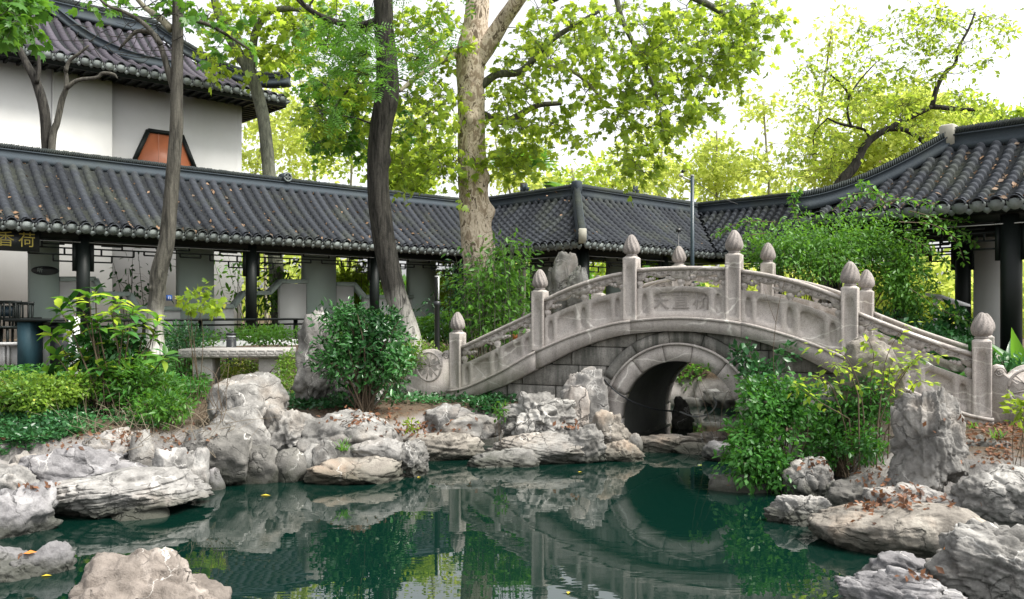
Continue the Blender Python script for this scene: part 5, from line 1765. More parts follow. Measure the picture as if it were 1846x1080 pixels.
limbs.append(limb_obj(tr, [(308, 52), (285, 30), (262, 14), (240, -10)], [12.6, 12.8, 13, 13], [14, 12, 9, 7], 'bark_pale', seed=9))
limbs.append(limb_obj(tr, [(322, 35), (370, 42), (420, 70), (450, 90)], [12.6, 12.8, 13.0, 13.2], [8, 7, 5, 3], 'bark_brown', seed=10))
# bare twigs
rgt = np.random.default_rng(5); tw = []
for k in range(70):
    x, y = rgt.uniform(140, 330), rgt.uniform(-10, 105)
    a = PX(x, y, D1 + rgt.uniform(-.4, .4)); d = rgt.normal(size=3) * np.array([.4, .25, .22]); m_ = a + d * .5 + rgt.normal(size=3) * .04
    tw.append((spline([a, m_, a + d], 6), np.linspace(.007, .002, 6)))
put('bare_twigs', tubes_mesh('bare_twigs', tw, 4), M['bark_dark'], tr, kind='stuff')
C = region(rgt, [(400, 60, 60, 50, 13.2, .8, 10), (330, 20, 40, 40, 12.8, .5, 6), (240, 0, 90, 30, 12.8, .6, 8), (340, -120, 200, 80, 13, 1.5, 20)])
crown(tr, limbs, C, 10, .35, .13, 'palm5', 'leaf_mid', 'bark_brown', 24)

# T3: the mottled plane tree
D3 = 15.4
b = PX(868, 560, D3)
tr = tree_root('plane_tree', (b[0], b[1], zg(b[0], b[1])), 'big plane tree with mottled cream and brown bark, forking high in the centre')
P = pxpts([(872, 660), (868, 560), (864, 480), (858, 420), (853, 350), (850, 280), (850, 200), (848, 140), (850, 90), (858, 40), (862, -20), (868, -160)], D3)
R = np.array([74, 68, 62, 60, 56, 55, 52, 52, 54, 46, 44, 40]) * .92 / 2 / FPX * D3
put('trunk', trunk_mesh('trunk', P, R, 44, .06, .09, 2.6, .9, 33, knots=((2.7, 4.6, .16, .10), (3.4, 4.4, .12, .06), (4.4, 3.2, .12, .08), (1.9, 4.9, .1, .05))), M['bark_plane'], tr)
limbs = [(np.array(P), R)]
limbs.append(limb_obj(tr, [(858, 112), (885, 72), (905, 40), (930, 5), (960, -40), (1000, -110)], [15.4, 15.3, 15.2, 15, 14.8, 14.6], [34, 32, 28, 26, 24, 18], 'bark_plane', n=24, seed=11))
limbs.append(limb_obj(tr, [(862, 160), (895, 135), (940, 128), (985, 80), (1020, 55), (1080, 20)], [15.4, 15.3, 15, 14.7, 14.5, 14.3], [16, 14, 12, 11, 9, 6], 'bark_grey', seed=12))
limbs.append(limb_obj(tr, [(840, 95), (805, 105), (770, 125), (740, 148), (720, 165)], [15.4, 15.2, 15, 14.6, 14.4], [14, 11, 10, 8, 5], 'bark_pale', seed=13))
limbs.append(limb_obj(tr, [(870, 205), (905, 220), (940, 205), (970, 190), (1012, 186)], [15.4, 15.5, 15.6, 15.7, 15.8], [12, 12, 11, 10, 8], 'bark_brown', seed=14))
limbs.append(limb_obj(tr, [(980, 118), (1030, 128), (1065, 155), (1095, 195)], [15, 14.9, 14.8, 14.8], [8, 7, 6, 4], 'bark_pale', seed=15))
limbs.append(limb_obj(tr, [(985, 0), (1080, -40), (1180, -30), (1280, 10), (1350, 60)], [14.8, 14.5, 14.3, 14.3, 14.4], [20, 17, 14, 11, 6], 'bark_grey', seed=16))
limbs.append(limb_obj(tr, [(1105, -30), (1120, 30), (1140, 75), (1165, 120), (1185, 180)], [14.4, 14.2, 14, 13.8, 13.7], [11, 9, 8, 6, 4], 'bark_grey', seed=17))
rg = np.random.default_rng(31)
C = region(rg, [(780, 60, 70, 70, 15, 1.2, 30), (780, 190, 60, 60, 14.8, 1, 22), (800, 290, 45, 60, 14.8, .7, 26), (930, 170, 55, 95, 15.2, 1, 40), (920, 280, 34, 60, 15.2, .6, 18), (1000, 230, 60, 50, 15.4, .8, 12),
               (1010, 60, 90, 70, 14.6, 1.4, 32), (1110, 60, 100, 70, 14.3, 1.4, 32), (1080, 160, 80, 50, 14.6, 1, 18), (1150, 220, 70, 70, 14.0, .9, 28), (1160, 290, 30, 30, 13.8, .5, 8), (1200, 130, 90, 60, 14.2, 1, 20), (720, 260, 50, 60, 15, .8, 14),
               (1230, 60, 100, 75, 14.2, 1.4, 38), (1340, 45, 80, 60, 14.3, 1.2, 34), (1240, 170, 60, 60, 14.0, .9, 20), (1310, 110, 60, 45, 14.2, .9, 18), (620, 150, 70, 60, 15, 1, 20), (590, 220, 60, 50, 15, 1, 14),
               (1000, -110, 420, 90, 14.5, 2.5, 50)])
crown(tr, limbs, C, 22, .52, .105, 'palm5', 'leaf_light', 'bark_grey', 32, .5, .8, tone=np.clip(rg.random(len(C)) * .9, 0, 1), rmin=.007)

# T3b: darker maple sprays hanging left of centre
b = np.array([-3.6, 17.0, 0]);
b = PX(742, 600, 14.2); tr = tree_root('maple_tree', (b[0], b[1], zg(b[0], b[1])), 'leafy maple with hanging green sprays, its slim stem behind the dark furrowed trunk')
P = [np.array([-3.6, 17.0, zg(-3.6, 17.0)]), np.array([-3.5, 17.1, 4]), np.array([-3.3, 17, 7.2]), np.array([-3.2, 16.8, 10])]
R = [.12, .10, .08, .05]
P = pxpts([(742, 600), (706, 470), (685, 372), (679, 300), (684, 230), (700, 165), (700, 110)], 14.2); R = [.10, .095, .09, .08, .07, .06, .05]
put('trunk', trunk_mesh('trunk', P, R, 16, .1, .06, 3, .8, 44), M['bark_grey'], tr)
limbs = [(np.array(P), np.array(R)), limb_obj(tr, [(700, 128), (655, 128), (630, 160), (605, 190), (590, 230)], 14.6, [8, 7, 5, 4, 2], 'bark_grey', seed=21)]
rg = np.random.default_rng(45)
C = region(rg, [(600, 200, 60, 60, 16, 1.2, 34), (570, 150, 35, 40, 16, 1, 12), (640, 140, 50, 50, 16, 1, 18), (625, 260, 50, 30, 16, .8, 14), (570, 250, 25, 20, 15.5, .5, 4), (740, 210, 30, 70, 16, 1, 14), (620, 60, 90, 50, 16.5, 1.2, 22)])
crown(tr, limbs, C, 15, .38, .125, 'palm5', 'leaf_mid', 'bark_grey', 46, .5, .5)

# T0: dark foliage, upper left corner
tr = tree_root('maple_tree', (-7.6, 10.4, zg(-7.6, 10.4)), 'dark green maple foliage hanging into the top left corner')
P = [np.array([-7.6, 10.4, zg(-7.6, 10.4)]), np.array([-7.5, 10.3, 3]), np.array([-7.3, 10.1, 5.2]), np.array([-7.0, 9.8, 7.5])]
put('trunk', trunk_mesh('trunk', P, [.13, .12, .10, .06], 16, .1, .06, 3, .8, 47), M['bark_grey'], tr)
rg = np.random.default_rng(48)
C = region(rg, [(15, 30, 50, 45, 9.6, .6, 18), (-40, 0, 90, 80, 9.6, .8, 26), (50, 0, 45, 20, 9.8, .5, 6)])
crown(tr, [(np.array(P), np.array([.13, .12, .1, .06]))], C, 18, .30, .12, 'palm5', 'leaf_mid', 'bark_grey', 49)

# T4: tree behind the gallery roof
D4 = 23.5
b = PX(500, 600, D4)
tr = tree_root('tree', (b[0], b[1], zg(b[0], b[1])), 'grey forked tree rising behind the gallery roof beside the hall corner')
P = pxpts([(508, 620), (500, 520), (492, 400), (483, 290), (474, 210), (455, 140), (432, 100), (410, 60), (392, 20), (380, -30)], D4)
R = np.array([34, 33, 31, 28, 27, 26, 22, 20, 17, 13]) * .8 / 2 / FPX * D4
put('trunk', trunk_mesh('trunk', P, R, 28, .1, .07, 4, .8, 52), M['bark_grey'], tr)
limbs = [(np.array(P), R)]
limbs.append(limb_obj(tr, [(452, 140), (455, 95), (462, 55), (485, 22), (530, 16), (580, 28), (620, 42)], D4, [15, 14, 13, 12, 9, 7, 4], 'bark_grey', seed=22))
limbs.append(limb_obj(tr, [(500, 25), (520, 42), (545, 38), (560, 10)], D4, [7, 6, 4, 3], 'bark_grey', seed=23))
rg = np.random.default_rng(53)
C = region(rg, [(420, 50, 70, 60, 23.5, 1.5, 34), (520, 70, 80, 60, 23.5, 1.5, 44), (570, 20, 80, 50, 23.5, 1.5, 30), (410, 110, 50, 30, 23.5, 1, 8), (460, -60, 160, 60, 23.5, 1.5, 26)])
crown(tr, limbs, C, 16, .62, .17, 'palm5', 'leaf_light', 'bark_grey', 54)

# T5: twin crooked stems before the hall wall
b = PX(92, 560, 20.5)
tr = tree_root('tree', (b[0], b[1], zg(b[0], b[1])), 'bare twin-stemmed tree against the white hall wall at upper left')
P = pxpts([(95, 600), (90, 400), (84, 262), (80, 200), (66, 150), (48, 115), (34, 85)], 20.5); R = np.array([20, 18, 17, 17, 15, 12, 9]) / 2 / FPX * 20.5
put('trunk', trunk_mesh('trunk', P, R, 20, .1, .07, 4, .8, 55), M['bark_dark'], tr)
put('trunk', trunk_mesh('trunk', pxpts([(92, 420), (94, 260), (103, 220), (112, 180), (120, 155), (118, 120)], 20.4), np.array([12, 12, 11, 10, 8, 5]) / 2 / FPX * 20.4, 18, .1, .07, 4, .8, 56), M['bark_brown'], tr)
l1 = limb_obj(tr, [(119, 160), (140, 145), (175, 140), (185, 132), (205, 134), (212, 142)], 20.3, [8, 7, 6, 6, 5, 2], 'bark_brown', seed=24)
l2 = limb_obj(tr, [(118, 130), (125, 110), (145, 95), (160, 82)], 20.3, [7, 6, 5, 3], 'bark_brown', seed=25)
l3 = limb_obj(tr, [(66, 150), (70, 120), (68, 90)], 20.4, [8, 7, 5], 'bark_dark', seed=26)

# T6: leaning tree at right, behind the pavilion
D6 = 21.5
b = PX(1480, 600, D6)
tr = tree_root('tree', (b[0], b[1], zg(b[0], b[1])), 'dark crooked tree leaning right above the roofs beside the pavilion hip')
P = pxpts([(1485, 620), (1490, 450), (1508, 345), (1540, 300), (1560, 262), (1590, 238), (1640, 212), (1680, 192)], D6)
R = np.array([32, 30, 28, 25, 20, 17, 14, 12]) * .68 / 2 / FPX * D6
put('trunk', trunk_mesh('trunk', P, R, 24, .08, .07, 4, .8, 57), M['bark_dark'], tr)
limbs = [(np.array(P), R)]
for lst, w in (([(1680, 192), (1720, 196), (1758, 198)], [9, 8, 6]), ([(1680, 192), (1690, 155), (1705, 130), (1722, 115), (1728, 85), (1745, 55), (1758, 22)], [9, 8, 7, 6, 5, 4, 3]),
               ([(1600, 232), (1630, 234), (1655, 248), (1670, 262)], [10, 9, 8, 7]), ([(1568, 250), (1560, 235), (1535, 228), (1510, 222), (1492, 213)], [6, 5, 5, 4, 3]),
               ([(1535, 230), (1527, 200), (1530, 172), (1515, 150), (1497, 135)], [5, 4, 4, 4, 3]), ([(1530, 175), (1550, 145), (1580, 112)], [4, 3, 2]),
               ([(1492, 213), (1468, 240), (1468, 278)], [3, 3, 2])):
    limbs.append(limb_obj(tr, lst, D6, w, 'bark_dark', seed=len(limbs) + 30, n=10))
rg = np.random.default_rng(58)
C = region(rg, [(1500, 190, 80, 70, 21.5, 1.5, 28), (1560, 130, 70, 60, 21.5, 1.5, 20), (1630, 130, 70, 70, 21.5, 1.5, 28), (1690, 70, 70, 60, 21.5, 1.5, 26), (1560, 50, 40, 30, 21.5, 1.5, 8), (1640, 210, 60, 40, 21.5, 1.5, 16), (1760, 90, 40, 50, 21.5, 1.2, 8),
               (1720, 180, 50, 30, 21.5, 1.2, 12), (1770, 205, 30, 25, 21.5, 1, 6), (1470, 280, 50, 50, 21.5, 1.5, 14), (1520, 270, 30, 40, 21.5, 1, 8), (1680, 20, 80, 30, 21.5, 1.5, 12), (1800, 40, 40, 25, 21.5, 1, 10), (1440, 130, 30, 40, 21.5, 1, 5)])
crown(tr, limbs, C, 26, .50, .11, 'simple', 'leaf_light', 'bark_dark', 59, .3, .6, rmin=.006)

# background trees beyond the gallery
def bg_tree(label, px, D, ztop_px, w_px, y_lo, nclu, per, mat, seed, size=.22, trunk=True, kind='simple', gap=.0, bark='bark_pale', group='trees beyond the gallery', rad=None, tw=6):
    rg = np.random.default_rng(seed)
    b = PX(px, 600, D); g = zg(b[0], b[1])
    tr = tree_root('background_tree', (b[0], b[1], g), label, group)
    top = CH - (ztop_px - 560) / FPX * D
    P = [np.array([b[0], D, g]), np.array([b[0] + rg.normal() * .2, D, g + (top - g) * .5]), np.array([b[0] + rg.normal() * .5, D, top * .95])]
    R = np.array([tw, tw * .75, 3]) / 2 / FPX * D
    put('trunk', trunk_mesh('trunk', P, R, 10, .4, .05, 2, .5, seed, root_flare=.1), M[bark], tr)
    hpx = (y_lo - ztop_px) / 2; nclu = int(nclu * 1.7); per = int(per * 1.25)
    lobes = []
    for k in range(7):
        a = rg.uniform(-1, 1); c = rg.uniform(-1, 1)
        lobes.append((px + a * w_px * .40, ztop_px + hpx * (1 + c * .85), w_px * rg.uniform(.14, .32), hpx * rg.uniform(.22, .5), D, w_px / FPX * D * .35, max(1, nclu // 7)))
    C = region(rg, lobes)
    rad = rad or .032 * D
    crown(tr, [(np.array(P), R)], C, per, rad, size, kind, mat, bark, seed + 1, .2, .8, twigs=False, rmin=.012, sides=4)
BT = [
 ('slender pale tree between the hall corner and the grey forked tree', 505, 34, 110, 130, 330, 11, 60, 'leaf_yellow', 101, .22),
 ('feathery yellow-green tree just right of the hall', 445, 40, 175, 150, 330, 13, 60, 'leaf_yellow', 102, .24),
 ('tall thin light tree right of the grey forked tree', 560, 38, 80, 150, 330, 11, 60, 'leaf_yellow', 103, .24),
 ('bushy light tree left of the dark furrowed trunk', 625, 33, 200, 130, 345, 11, 70, 'leaf_light', 104, .2),
 ('yellow-green tree between the dark trunk and the plane tree', 760, 36, 150, 140, 350, 11, 60, 'leaf_yellow', 105, .24),
 ('dense green shrubby tree just above the ridge right of the dark trunk', 740, 27, 295, 90, 352, 18, 90, 'leaf_light', 106, .16),
 ('low bright tree over the roof joint right of the plane tree', 930, 38, 235, 120, 345, 11, 60, 'leaf_yellow', 107, .24),
 ('round green tree above the convex roof corner', 1030, 42, 285, 120, 350, 12, 60, 'leaf_light', 108, .24),
 ('far yellow tree behind the camera pole, left', 1110, 48, 235, 150, 360, 14, 60, 'leaf_yellow', 109, .28),
 ('far yellow tree behind the camera pole, right', 1290, 46, 215, 170, 370, 24, 60, 'leaf_yellow', 110, .28),
 ('pale tree fading into the sky left of the crooked tree', 1390, 44, 160, 170, 360, 20, 60, 'leaf_yellow', 111, .26),
 ('tall thin tree with bare top above the right roofs', 1480, 36, 20, 90, 350, 18, 50, 'leaf_yellow', 112, .2),
 ('bright tree mass behind the crooked tree', 1560, 34, 140, 180, 350, 34, 70, 'leaf_yellow', 113, .22),
 ('light green tree behind the pavilion ridge', 1665, 32, 165, 170, 300, 40, 70, 'leaf_yellow', 114, .2),
 ('light green tree at the right edge behind the pavilion', 1800, 34, 175, 170, 290, 36, 70, 'leaf_light', 115, .22),
 ('far pale tree beyond the hall roof', 480, 52, 90, 170, 330, 14, 50, 'leaf_yellow', 116, .3),
 ('far pale tree beyond the centre', 680, 54, 150, 200, 350, 16, 50, 'leaf_yellow', 117, .3),
 ('far pale tree over the right half of the gallery', 1190, 58, 200, 160, 370, 20, 50, 'leaf_yellow', 118, .32),
]
for bt in BT: bg_tree(*bt)
# a fan palm above the ridge
b = PX(940, 480, 28)
tr = tree_root('fan_palm', (b[0], b[1], zg(b[0], b[1])), 'fan palm with spiky fronds just above the gallery ridge right of the plane tree', cat='palm')
P = pxpts([(940, 600), (942, 450), (944, 330)], 28); put('trunk', trunk_mesh('trunk', P, [.14, .12, .12], 14, .15, .05, 3, .8, 60), M['bark_brown'], tr)
rg = np.random.default_rng(61); Pp = []; Tt = []; Nn = []; Ss = []
for k in range(15):
    a = rg.uniform(0, 2 * math.pi); el = rg.uniform(-.1, 1.3); d = np.array([math.cos(a) * math.cos(el), math.sin(a) * math.cos(el), math.sin(el)])
    c = PX(944, 330, 28) + d * .7
    sd = unit(np.cross(d, BZ))
    for q in np.linspace(-1.15, 1.15, 15):
        Pp.append(c); Tt.append(d * math.cos(q) + sd * math.sin(q) + np.array([0, 0, -.15])); Nn.append(np.cross(sd, d)); Ss.append(.95)
put('fronds', leaf_mesh('fronds', np.array(Pp), np.array(Tt), np.array(Nn), np.array(Ss), 'blade', rg.random(len(Pp))), M['leaf_mid'], tr)
# far hillside woods that close the view
rg = np.random.default_rng(71)
n = 12000
th = rg.uniform(-.75, .75, n); Dd = rg.uniform(62, 85, n)
hh = 1 + rg.random(n) ** .8 * (7.5 + 4 * np.sin(th * 9) + 3 * np.sin(th * 23 + 1))
Pq = np.stack([np.tan(th) * Dd, Dd, hh], -1)
wm_ = leaf_mesh('far_woods', Pq, rg.normal(size=(n, 3)), rg.normal(size=(n, 3)), rg.uniform(.7, 1.3, n), 'simple', rg.random(n))
put('far_woods', wm_, M['leaf_yellow'], None, 'pale mass of far trees closing the view beyond the garden', 'woods', kind='stuff')
# ------------------------------------------------------------------ shrubs and low plants
def shell_pts(rng, n, k=.45):
    d = unit(rng.normal(size=(n, 3)))
    r = rng.random(n) ** k
    return d * r[:, None], d
def shrub(name, label, blobs, size, kind, mat, seed, base=None, cat='shrub', group=None, nst=14, stem=.008, up=.5, out=.8, droop=.1, bark='twig', tone_noise=2.2, sv=.28, obj_kind=None, shell=.45, gname='foliage', sphere_mod=.25):
    """blobs: (px, py, rx, ry, D, dD, n leaves)"""
    rng = np.random.default_rng(seed)
    P, N, C = [], [], []
    for (px, py, rx, ry, D, dD, n) in blobs:
        u, d = shell_pts(rng, n, shell)
        lump = 1 + sphere_mod * vnoise(d * 2.6 + seed, seed)
        u = u * lump[:, None]
        c = PX(px, py, D); s = D / FPX
        P.append(c + u * np.array([rx * s, dD, ry * s])); N.append(d); C.append(c)
    P = np.concatenate(P); N = np.concatenate(N); n = len(P)
    g = ground_z(P[:, 0], P[:, 1])
    keep = P[:, 2] > np.maximum(g, 0) - .02
    P, N = P[keep], N[keep]; n = len(P)
    T = unit(N * out + rng.normal(size=(n, 3)) * .7 + np.array([0, 0, -droop]))
    Nn = unit(N * .5 + np.array([0, 0, up]) + rng.normal(size=(n, 3)) * .5)
    tone = np.clip(.5 + .38 * vnoise(P * tone_noise, seed + 1) * 1.6 + rng.normal(size=n) * .18, 0, 1)
    S = size * (1 + sv * rng.normal(size=n).clip(-1.6, 1.6))
    if base is None:
        b = P[np.argmin(P[:, 2])]; b = np.array([P[:, 0].mean(), P[:, 1].mean(), 0]); b[2] = zg(b[0], b[1])
    else:
        b = np.array(base, float)
    if obj_kind == 'stuff':
        o = put(name, leaf_mesh(name, P, T, Nn, S, kind, tone), M[mat], None, label, cat, kind='stuff'); return o
    r = root(name, b, label, cat, group)
    put(gname, leaf_mesh(gname, P, T, Nn, S, kind, tone), M[mat], r)
    if nst:
        tubes = []
        idx = rng.choice(n, nst, replace=nst > n)
        for i in idx:
            e = P[i]; L = np.linalg.norm(e - b)
            a = b + rng.normal(size=3) * np.array([.05, .05, 0])
            m_ = (a + e) / 2 + np.array([0, 0, .15 * L]) + rng.normal(size=3) * .06 * L
            tubes.append((spline([a, m_, e], 7), np.linspace(stem, stem * .35, 7)))
        put('stems', tubes_mesh('stems', tubes, 5), M[bark], r, kind='stuff')
    return r
def ground_scatter(name, label, specs, size, kind, mat, seed, h=(0.02, .25), cat='ground cover', layers=1, up=.8, tone_noise=1.5):
    """specs: (px, py, rx, ry, n) ellipses on the ground seen in the photo"""
    rng = np.random.default_rng(seed); P = []
    for (px, py, rx, ry, n) in specs:
        u = rng.uniform(-1, 1, (int(n * 1.6), 2)); u = u[(u ** 2).sum(1) < 1][:n]
        for q in u:
            hp, _ = hit(px + q[0] * rx, py + q[1] * ry)
            if hp is not None and hp.z > .02 and hp.y < 30: P.append((hp.x, hp.y, hp.z))
    P = np.array(P); P = P[P[:, 2] < ground_z(P[:, 0], P[:, 1]) + .06]; n = len(P)
    lump = .5 + .5 * vnoise(P * np.array([1.6, 1.6, 0]) + seed, seed)
    P[:, 2] += h[0] + (h[1] - h[0]) * rng.random(n) * (.35 + .65 * lump)
    P[:, :2] += rng.normal(size=(n, 2)) * .03
    d = unit(rng.normal(size=(n, 3)) * np.array([1, 1, .35]) + np.array([0, 0, .35]))
    Nn = unit(rng.normal(size=(n, 3)) * .45 + np.array([0, 0, up]))
    tone = np.clip(.5 + .6 * vnoise(P * tone_noise, seed + 1) + rng.normal(size=n) * .2, 0, 1)
    S = size * (1 + .3 * rng.normal(size=n).clip(-1.5, 1.5))
    return put(name, leaf_mesh(name, P, d, Nn, S, kind, tone), M[mat], None, label, cat, kind='stuff')

# --- left bank
ground_scatter('undergrowth', 'dense mid green undergrowth covering the left bank below the big-leaved shrub', [(250, 700, 130, 60, 6000), (60, 720, 90, 40, 2600), (340, 690, 70, 45, 1800), (180, 660, 120, 30, 1800)], .085, 'lance', 'leaf_deep', 201, (.03, .42))
ground_scatter('ground_cover', 'low grey-green ground cover at the far left of the bank', [(60, 765, 90, 38, 3000), (10, 800, 50, 25, 700), (180, 760, 120, 30, 1600)], .055, 'simple', 'leaf_dark', 202, (.01, .14))
shrub('low_hedge', 'bright yellow-green low shrub in front of the reception desk at the left edge', [(60, 712, 92, 34, 10.2, .45, 4200), (-60, 712, 70, 34, 10.2, .45, 1500), (140, 700, 40, 26, 10.4, .3, 900)], .052, 'simple', 'leaf_lime', 203, nst=30, up=.6, sphere_mod=.6)
shrub('shrub', 'mid green leafy shrub below and right of the big-leaved shrub', [(290, 705, 40, 36, 10.9, .35, 800), (240, 690, 60, 45, 10.6, .4, 1400), (295, 735, 55, 30, 10.0, .3, 800)], .07, 'lance', 'leaf_mid', 204, nst=26)
shrub('shrub', 'yellowish green shrub under the stone table', [(430, 672, 45, 28, 13.6, .35, 1400), (520, 660, 25, 30, 12.6, .3, 700), (505, 690, 30, 18, 12.3, .3, 500)], .045, 'simple', 'leaf_lime', 205, nst=14)
ground_scatter('ground_cover', 'leafy green ground cover between the stone table and the gallery', [(430, 605, 130, 16, 3400), (340, 620, 60, 25, 1100), (520, 600, 60, 20, 1000)], .10, 'simple', 'leaf_mid', 206, (.05, .45))
shrub('shrub', 'loose green shrub behind the stone table, right of the whitewashed trunk', [(480, 604, 70, 16, 16.0, .6, 900)], .08, 'simple', 'leaf_mid', 207, nst=14, sphere_mod=.5)
shrub('shrub', 'grey-green small-leaved shrub beside the whitewashed slender trunk', [(330, 610, 45, 30, 13.3, .4, 1200)], .05, 'simple', 'leaf_dark', 208, nst=14)
shrub('shrub', 'green shrubs on the far shore seen through the arch', [(1240, 680, 70, 30, 17.4, .4, 1300), (1330, 670, 70, 34, 17.4, .4, 1200)], .12, 'simple', 'leaf_mid', 2091, nst=8)
# big-leaved shrub, every leaf its own part
LEAFV = []
for i in range(5):
    rr_ = np.random.default_rng(300 + i)
    V, F = LEAF['lance']; V = V.copy(); V[:, 2] -= .16 * V[:, 1] ** 2 * (1 + i * .4); V[:, 0] *= 1.15
    ky = np.linspace(0, 1, 7)
    me = mesh_np('leaf', V, [F]); at = me.attributes.new('rnd', 'FLOAT', 'POINT'); at.data.foreach_set('value', np.full(len(V), .15 + .2 * i, np.float32))
    LEAFV.append(me)
def leaf_parts(parent, P, T, N, S, mats, wid=1.0, seed=1, label_at=None):
    off = Vector(parent.location); T = unit(T); W = unit(np.cross(T, N)); N = np.cross(W, T); rg_ = np.random.default_rng(seed)
    cache = {}
    for i in range(len(P)):
        k = int(rg_.integers(0, 5)); mt = mats[int(rg_.integers(0, len(mats)))]
        if (k, mt) not in cache:
            me = LEAFV[k].copy(); me.materials.clear(); me.materials.append(M[mt]); smooth(me); cache[(k, mt)] = me
        o = bpy.data.objects.new('leaf', cache[(k, mt)]); COL.objects.link(o); o.parent = parent
        R = Matrix((Vector(W[i] * S[i] * wid), Vector(T[i] * S[i]), Vector(N[i] * S[i]))).transposed().to_4x4()
        o.matrix_local = Matrix.Translation(Vector(P[i]) - off) @ R
rng = np.random.default_rng(305)
bs = PX(205, 700, 10.6); bs[2] = zg(bs[0], bs[1])
big = root('big_leaved_shrub', bs, 'big-leaved glossy green shrub spreading in front of the left gallery columns', 'shrub')
tips = [(108, 556), (92, 600), (100, 640), (88, 672), (125, 540), (128, 590), (150, 560), (160, 530), (176, 580), (172, 520), (200, 560), (212, 540), (222, 590), (240, 560), (215, 620), (246, 600), (262, 575), (280, 600), (286, 570),
        (262, 640), (300, 640), (150, 640), (130, 670), (180, 660), (230, 665), (110, 700), (170, 610)]
P, T, N, S, tb = [], [], [], [], []
for i, (x, y) in enumerate(tips):
    c = PX(x, y, 10.6 + rng.uniform(-.45, .45)); d0 = unit(c - bs + np.array([0, 0, .2]))
    m_ = (bs + c) / 2 + np.array([0, 0, -.02]) + rng.normal(size=3) * .05
    tb.append((spline([bs + rng.normal(size=3) * .04 * np.array([1, 1, 0]), m_, c], 8), np.linspace(.014, .006, 8)))
    for k in range(10):
        a = k * 2.4 + rng.uniform(-.2, .2); up_ = rng.uniform(-.1, .9) * (1 if k > 3 else .2)
        s1 = unit(np.cross(d0, [0.3, .1, 1])); s2 = np.cross(s1, d0)
        t_ = unit(s1 * math.cos(a) + s2 * math.sin(a) + d0 * up_ + np.array([0, 0, .12]))
        P.append(c - d0 * (.012 * (9 - k))); T.append(t_); N.append(unit(d0 + np.array([0, 0, .5]))); S.append(rng.uniform(.17, .27))
leaf_parts(big, np.array(P), np.array(T), np.array(N), np.array(S), ['leaf_mid', 'leaf_mid', 'leaf_light', 'leaf_gloss'], 1.0, 306)
put('stems', tubes_mesh('stems', tb, 6), M['twig'], big, kind='stuff')
shrub('shrub', 'small glossy shrub filling in behind the stems of the big-leaved shrub', [(190, 640, 70, 50, 10.9, .3, 900)], .12, 'lance', 'leaf_gloss', 307, nst=10)
# sapling with lacy leaves
r_ = PX(360, 640, 12.6); r_[2] = zg(r_[0], r_[1])
shrub('sapling', 'small maple sapling with lacy yellow-green leaves right of the slender trunk', [(356, 545, 30, 24, 12.6, .25, 90), (385, 555, 18, 16, 12.6, .2, 40), (372, 520, 10, 14, 12.6, .1, 16)], .10, 'palm5', 'leaf_light', 209, base=r_, nst=5, stem=.007, cat='sapling')
# dry stems tangle
rng = np.random.default_rng(211); tb = []
for k in range(230):
    hp, _ = hit(rng.uniform(130, 405), rng.uniform(735, 800) + 0)
    if hp is None or hp.z < .2: continue
    a = np.array(hp) + rng.normal(size=3) * .03; d = rng.normal(size=3) * np.array([.22, .16, .10]) + np.array([0, 0, .10])
    m_ = a + d * .5 + rng.normal(size=3) * .05
    tb.append((spline([a, m_, a + d + np.array([0, 0, rng.uniform(-.05, .1)])], 6), np.linspace(.0038, .0015, 6)))
put('dry_stems', tubes_mesh('dry_stems', tb, 4), M['twig_pale'], None, 'tangle of dry pale stems on the slope above the left rocks', 'dry stems', kind='stuff')
rng = np.random.default_rng(212); tb = []
for k in range(140):
    hp, _ = hit(rng.uniform(150, 410), rng.uniform(700, 770))
    if hp is None or hp.z < .2: continue
    a = np.array(hp); d = rng.normal(size=3) * np.array([.12, .10, .04]) + np.array([0, 0, rng.uniform(.2, .45)])
    m_ = a + d * .5 + rng.normal(size=3) * .05
    tb.append((spline([a, m_, a + d], 6), np.linspace(.005, .002, 6)))
put('upright_twigs', tubes_mesh('upright_twigs', tb, 4), M['twig'], None, 'thin brown twigs standing in the undergrowth on the left bank', 'twigs', kind='stuff')
# round dark shrub in the middle
bs = PX(655, 718, 11.1); bs[2] = zg(bs[0], bs[1])
shrub('round_shrub', 'round dense dark glossy shrub left of the bridge end', [(655, 625, 82, 68, 11.15, .58, 2700), (625, 575, 50, 34, 11.15, .4, 700), (690, 590, 40, 40, 11.1, .35, 500), (700, 660, 50, 50, 11.1, .4, 900), (610, 650, 45, 45, 11.0, .4, 700)], .082, 'lance', 'leaf_gloss', 220, base=bs, nst=50, stem=.014, up=.7, shell=.6, sphere_mod=.5)
ground_scatter('ground_cover', 'dark creeping ground cover at the foot of the left bridge ramp', [(800, 715, 130, 18, 2600), (600, 725, 90, 18, 1600), (890, 735, 60, 22, 1200), (540, 720, 40, 20, 500)], .065, 'simple', 'leaf_dark', 221, (.01, .13))
shrub('seedling', 'bright green seedling beside the big limestone boulder', [(903, 742, 14, 18, 10.7, .12, 60)], .055, 'simple', 'leaf_mid', 222, nst=5, stem=.004, cat='seedling')
shrub('seedling', 'bright green seedling beside the pale wedge-shaped rock', [(742, 765, 14, 16, 10.7, .12, 46)], .065, 'lance', 'leaf_light', 223, nst=5, stem=.004, cat='seedling')
